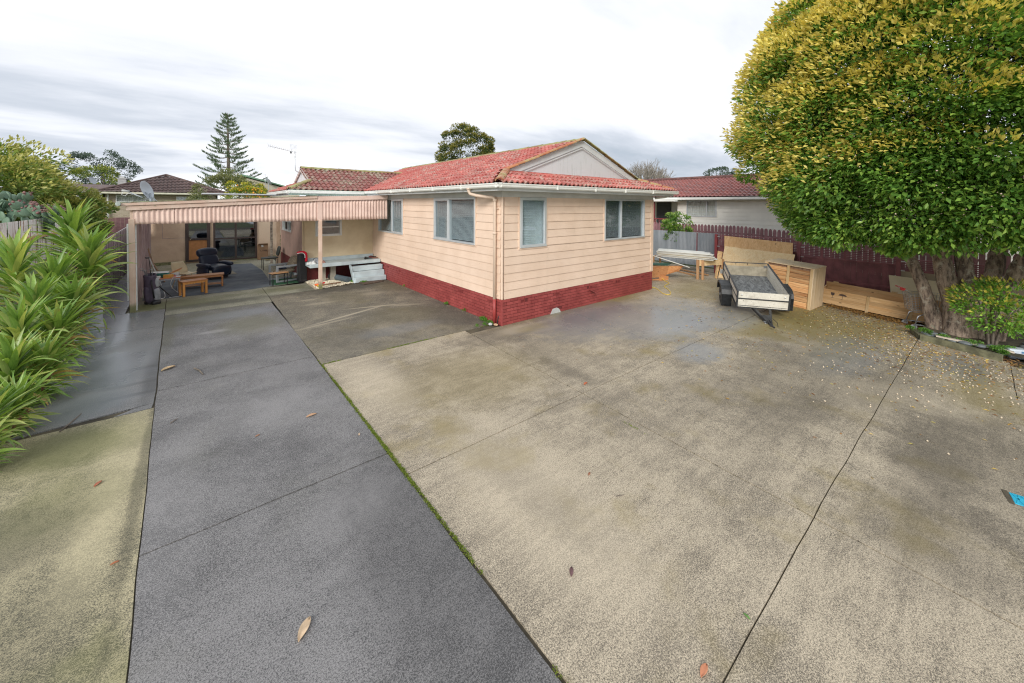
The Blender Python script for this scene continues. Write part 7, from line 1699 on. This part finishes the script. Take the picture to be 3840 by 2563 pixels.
# ---- bare tree
bb = thing('bare_tree','leafless twiggy tree behind the right end of the roof','tree',(31,15.3,0)); mb = MB(); br_ = random.Random(11)
def branch(p,d,l,r,lv):
    q = p+d*l; mb.tube([p,p+d*l*.5+Vector((br_.uniform(-.05,.05),br_.uniform(-.05,.05),0))*l,q],[r,r*.85,r*.65],4 if lv < 4 else 6,False)
    if lv == 0: return
    for k in range(3):
        nd = (d+Vector((br_.uniform(-1,1),br_.uniform(-1,1),br_.uniform(-.15,.55)))*.55).normalized(); branch(q,nd,l*br_.uniform(.66,.86),r*.62,lv-1)
for k in range(5): branch(Vector((31,15.3,.5)),Vector((br_.uniform(-.45,.45),br_.uniform(-.45,.45),1)).normalized(),1.9,.13,5)
mb.build('branches', plain('pale_twigs',(.27,.24,.20),.9), bb, fix=False)

# ================================================================== FALLEN LEAVES, TWIGS
M_litter = leafmat('litter',.7,.1,.2)
def scatter(name, lab, pts, ln, cols, seed=0):
    P_ = np.array(pts); n = len(P_); a = rng.random(n)*6.283; D_ = np.stack([np.cos(a),np.sin(a),rng.normal(size=n)*.12],1)
    cc = np.array(cols)[rng.integers(0,len(cols),n)]*(.7+.6*rng.random((n,1)))
    me = leaves_mesh(P_,D_,np.tile([0,0,1.0],(n,1))+rng.normal(size=(n,3))*.25,ln*(.5+.9*rng.random(n)),ln*.38,cc); me.materials.append(M_litter)
    o = bpy.data.objects.new(name,me); C.objects.link(o); o['kind'] = 'stuff'; o['label'] = lab; return o
pts = []
for _ in range(5200):
    if rng.random() < .45: x, y = 8.6+rng.normal()*.9, -5.2+rng.normal()*1.0
    elif rng.random() < .5: x, y = 6.2+rng.normal()*1.0, -6.4+rng.normal()*.9
    else: x, y = 6.5+rng.normal()*2.4, -4.6+rng.normal()*2.2
    if y < -5.93 and x > 7.1: continue
    if x > 10.8 or (x > 6.2 and y > -.3) or (abs(x-6.4) < .9 and abs(y+2.8) < .8 and rng.random() < .8): continue
    pts.append((x,y,gz(x,y)+.006))
scatter('fallen_leaves','yellow fallen leaves scattered on the concrete near the tree',pts,.058,[(.50,.30,.07),(.55,.38,.10),(.42,.22,.08),(.60,.45,.20),(.28,.13,.05),(.5,.42,.12)])
pts = [(8.15+rng.normal()*.10+.33*t*0,-4.0-1.9*t+rng.normal()*.05,gz(8.2,-4-1.9*t)+.008+abs(rng.normal())*.018) for t in rng.random(1500)]
pts = [(x+(.55-.10*(-y-4))*1.0+rng.normal()*.06,y,z) for x,y,z in pts]
scatter('leaf_drift','drift of brown leaves along the foot of the long crate',pts,.055,[(.42,.22,.07),(.30,.15,.05),(.50,.30,.10)])
pts = [(7.0+rng.normal()*.22,-7.2+rng.normal()*.10,gz(7,-7.2)+.006) for _ in range(120)]; scatter('leaf_drift','small patch of brown leaves by the kerb end',pts,.06,[(.42,.24,.10),(.30,.15,.07)])
mb = MB(); dots(mb,[(5.2+rng.normal()*.9,-6.9+rng.normal()*.55,0) for _ in range(170)]+[(4.0+rng.normal()*1.2,-5.9+rng.normal()*.8,0) for _ in range(120)]+[(6.2+rng.normal()*1,-5.4+rng.normal()*.7,0) for _ in range(120)],.012); mb.v = [(x,y,z+gz(x,y)+.010) for x,y,z in mb.v]; o = mb.build('fallen_berries', plain('cream_berry',(.70,.58,.42),.5,.1,9,0), None, fix=False); o['kind'] = 'stuff'; o['label'] = 'cream berries fallen on the wet concrete'
pts = [(-5.2+rng.normal()*1.2,5.6+rng.normal()*1.1,.005) for _ in range(130)]+[(-2.2+rng.normal()*1.1,4.0+rng.normal()*1.6,.005) for _ in range(90)]+[(-.12+rng.normal()*.04,rng.uniform(.3,6.5),.006) for _ in range(110)]+[(-7.1+rng.normal()*.18,rng.uniform(5,12),.008) for _ in range(260)]+[(2.5+rng.normal()*2.2,-1.6+rng.normal()*1.2,.006) for _ in range(150)]
pts = [p for p in pts if not (p[0] > -.03 and p[1] > 0)]
scatter('leaf_scraps','small leaf scraps blown over the slabs',pts,.028,[(.50,.34,.18),(.20,.09,.05),(.58,.48,.34)])
singles = [('G',-5.30,1.60,.20,(.58,.42,.24),'large curled pale leaf at the left of the dark driveway',.6),(0,-4.05,-1.26,.12,(.56,.34,.20),'tan bark strip in the middle of the dark driveway',.1),(0,-4.72,-1.75,.05,(.42,.20,.10),'small brown leaf on the dark driveway left of centre',.3),
 (0,-3.83,-1.65,.05,(.60,.44,.30),'small tan leaf near the mossy joint',1.2),(0,-.91,-2.98,.10,(.56,.16,.07),'orange brown leaf at the crossing of the slab joints',.2),(0,-2.42,-4.42,.075,(.17,.09,.09),'dark purple leaf alone on the light slab',.7),(0,-2.98,-5.72,.09,(.62,.26,.14),'curled orange leaf at the bottom edge of the picture',.1),
 (0,-6.10,-1.55,.08,(.45,.15,.08),'reddish leaf on the mossy left path',1.0),(0,-5.98,-2.55,.05,(.40,.14,.06),'small red brown leaf near the left path edge',.1),(0,-2.7,-5.05,.045,(.12,.25,.06),'green leaf lying on the slab joint near the bottom',1.4),(0,-4.22,-3.42,.14,(.62,.46,.30),'long curled tan leaf at the bottom of the dark driveway',.9),(0,-1.75,-3.9,.05,(.36,.15,.08),'tiny brown leaf left of the centre slab',.4)]
LF = {}
from mathutils import Matrix as _M
def pxg(u,v):
    f=F_PX; d = fwd+r2*((u-1920)/f)+u2*(-(v-CY)/f); t = -2.7348/d.z; return (-5.3001+d.x*t, -6.8436+d.y*t)
where = {0:(631,1385),1:(1168,1561),2:(966,1636),3:(1347,1631),4:(2196,1441),5:(2143,2148),6:(2640,2520),7:(368,1817),8:(430,2115),9:(2800,2315),10:(1142,2365),11:(2210,1780)}
for i,(_,x,y,l_,col,lab,az) in enumerate(singles):
    x, y = pxg(*where[i]); n = 8; mb = MB()
    def fn(s,t): 
        w_ = l_*.20*math.sin(PI*min(1,s*.95+.03))**.8; return (x+math.cos(az)*(s-.5)*l_-math.sin(az)*(t-.5)*2*w_, y+math.sin(az)*(s-.5)*l_+math.cos(az)*(t-.5)*2*w_, .004+.10*l_*(2*t-1)**2+.06*l_*math.sin(s*PI))
    mb.grid(fn,n,4); nm = 'lm%d'%i; o = mb.build('fallen_leaf', plain('leaf_colour',col,.7,.25,12,.2,60), None, smooth=True, fix=False, solid=.0015); tag(o,lab,'leaf')
for (pa,pb,pc,r_,lab) in [((728,1384),(748,1392),(762,1408),.010,'dark forked twig on the upper dark driveway'),((640,1590),(655,1580),(668,1573),.006,'thin red brown twig on the dark driveway by the long joint'),((225,1622),(270,1585),(305,1555),.008,'bare twig across the joint of the left path'),((2310,1866),(2322,1864),(2342,1861),.004,'thin straw lying on the middle light slab')]:
    P_ = [(*pxg(*q),.012) for q in (pa,pb,pc)]; tag(MB().tube(P_,[r_,r_,r_*.6],6).build('twig', M_bark2, None),lab,'twig')
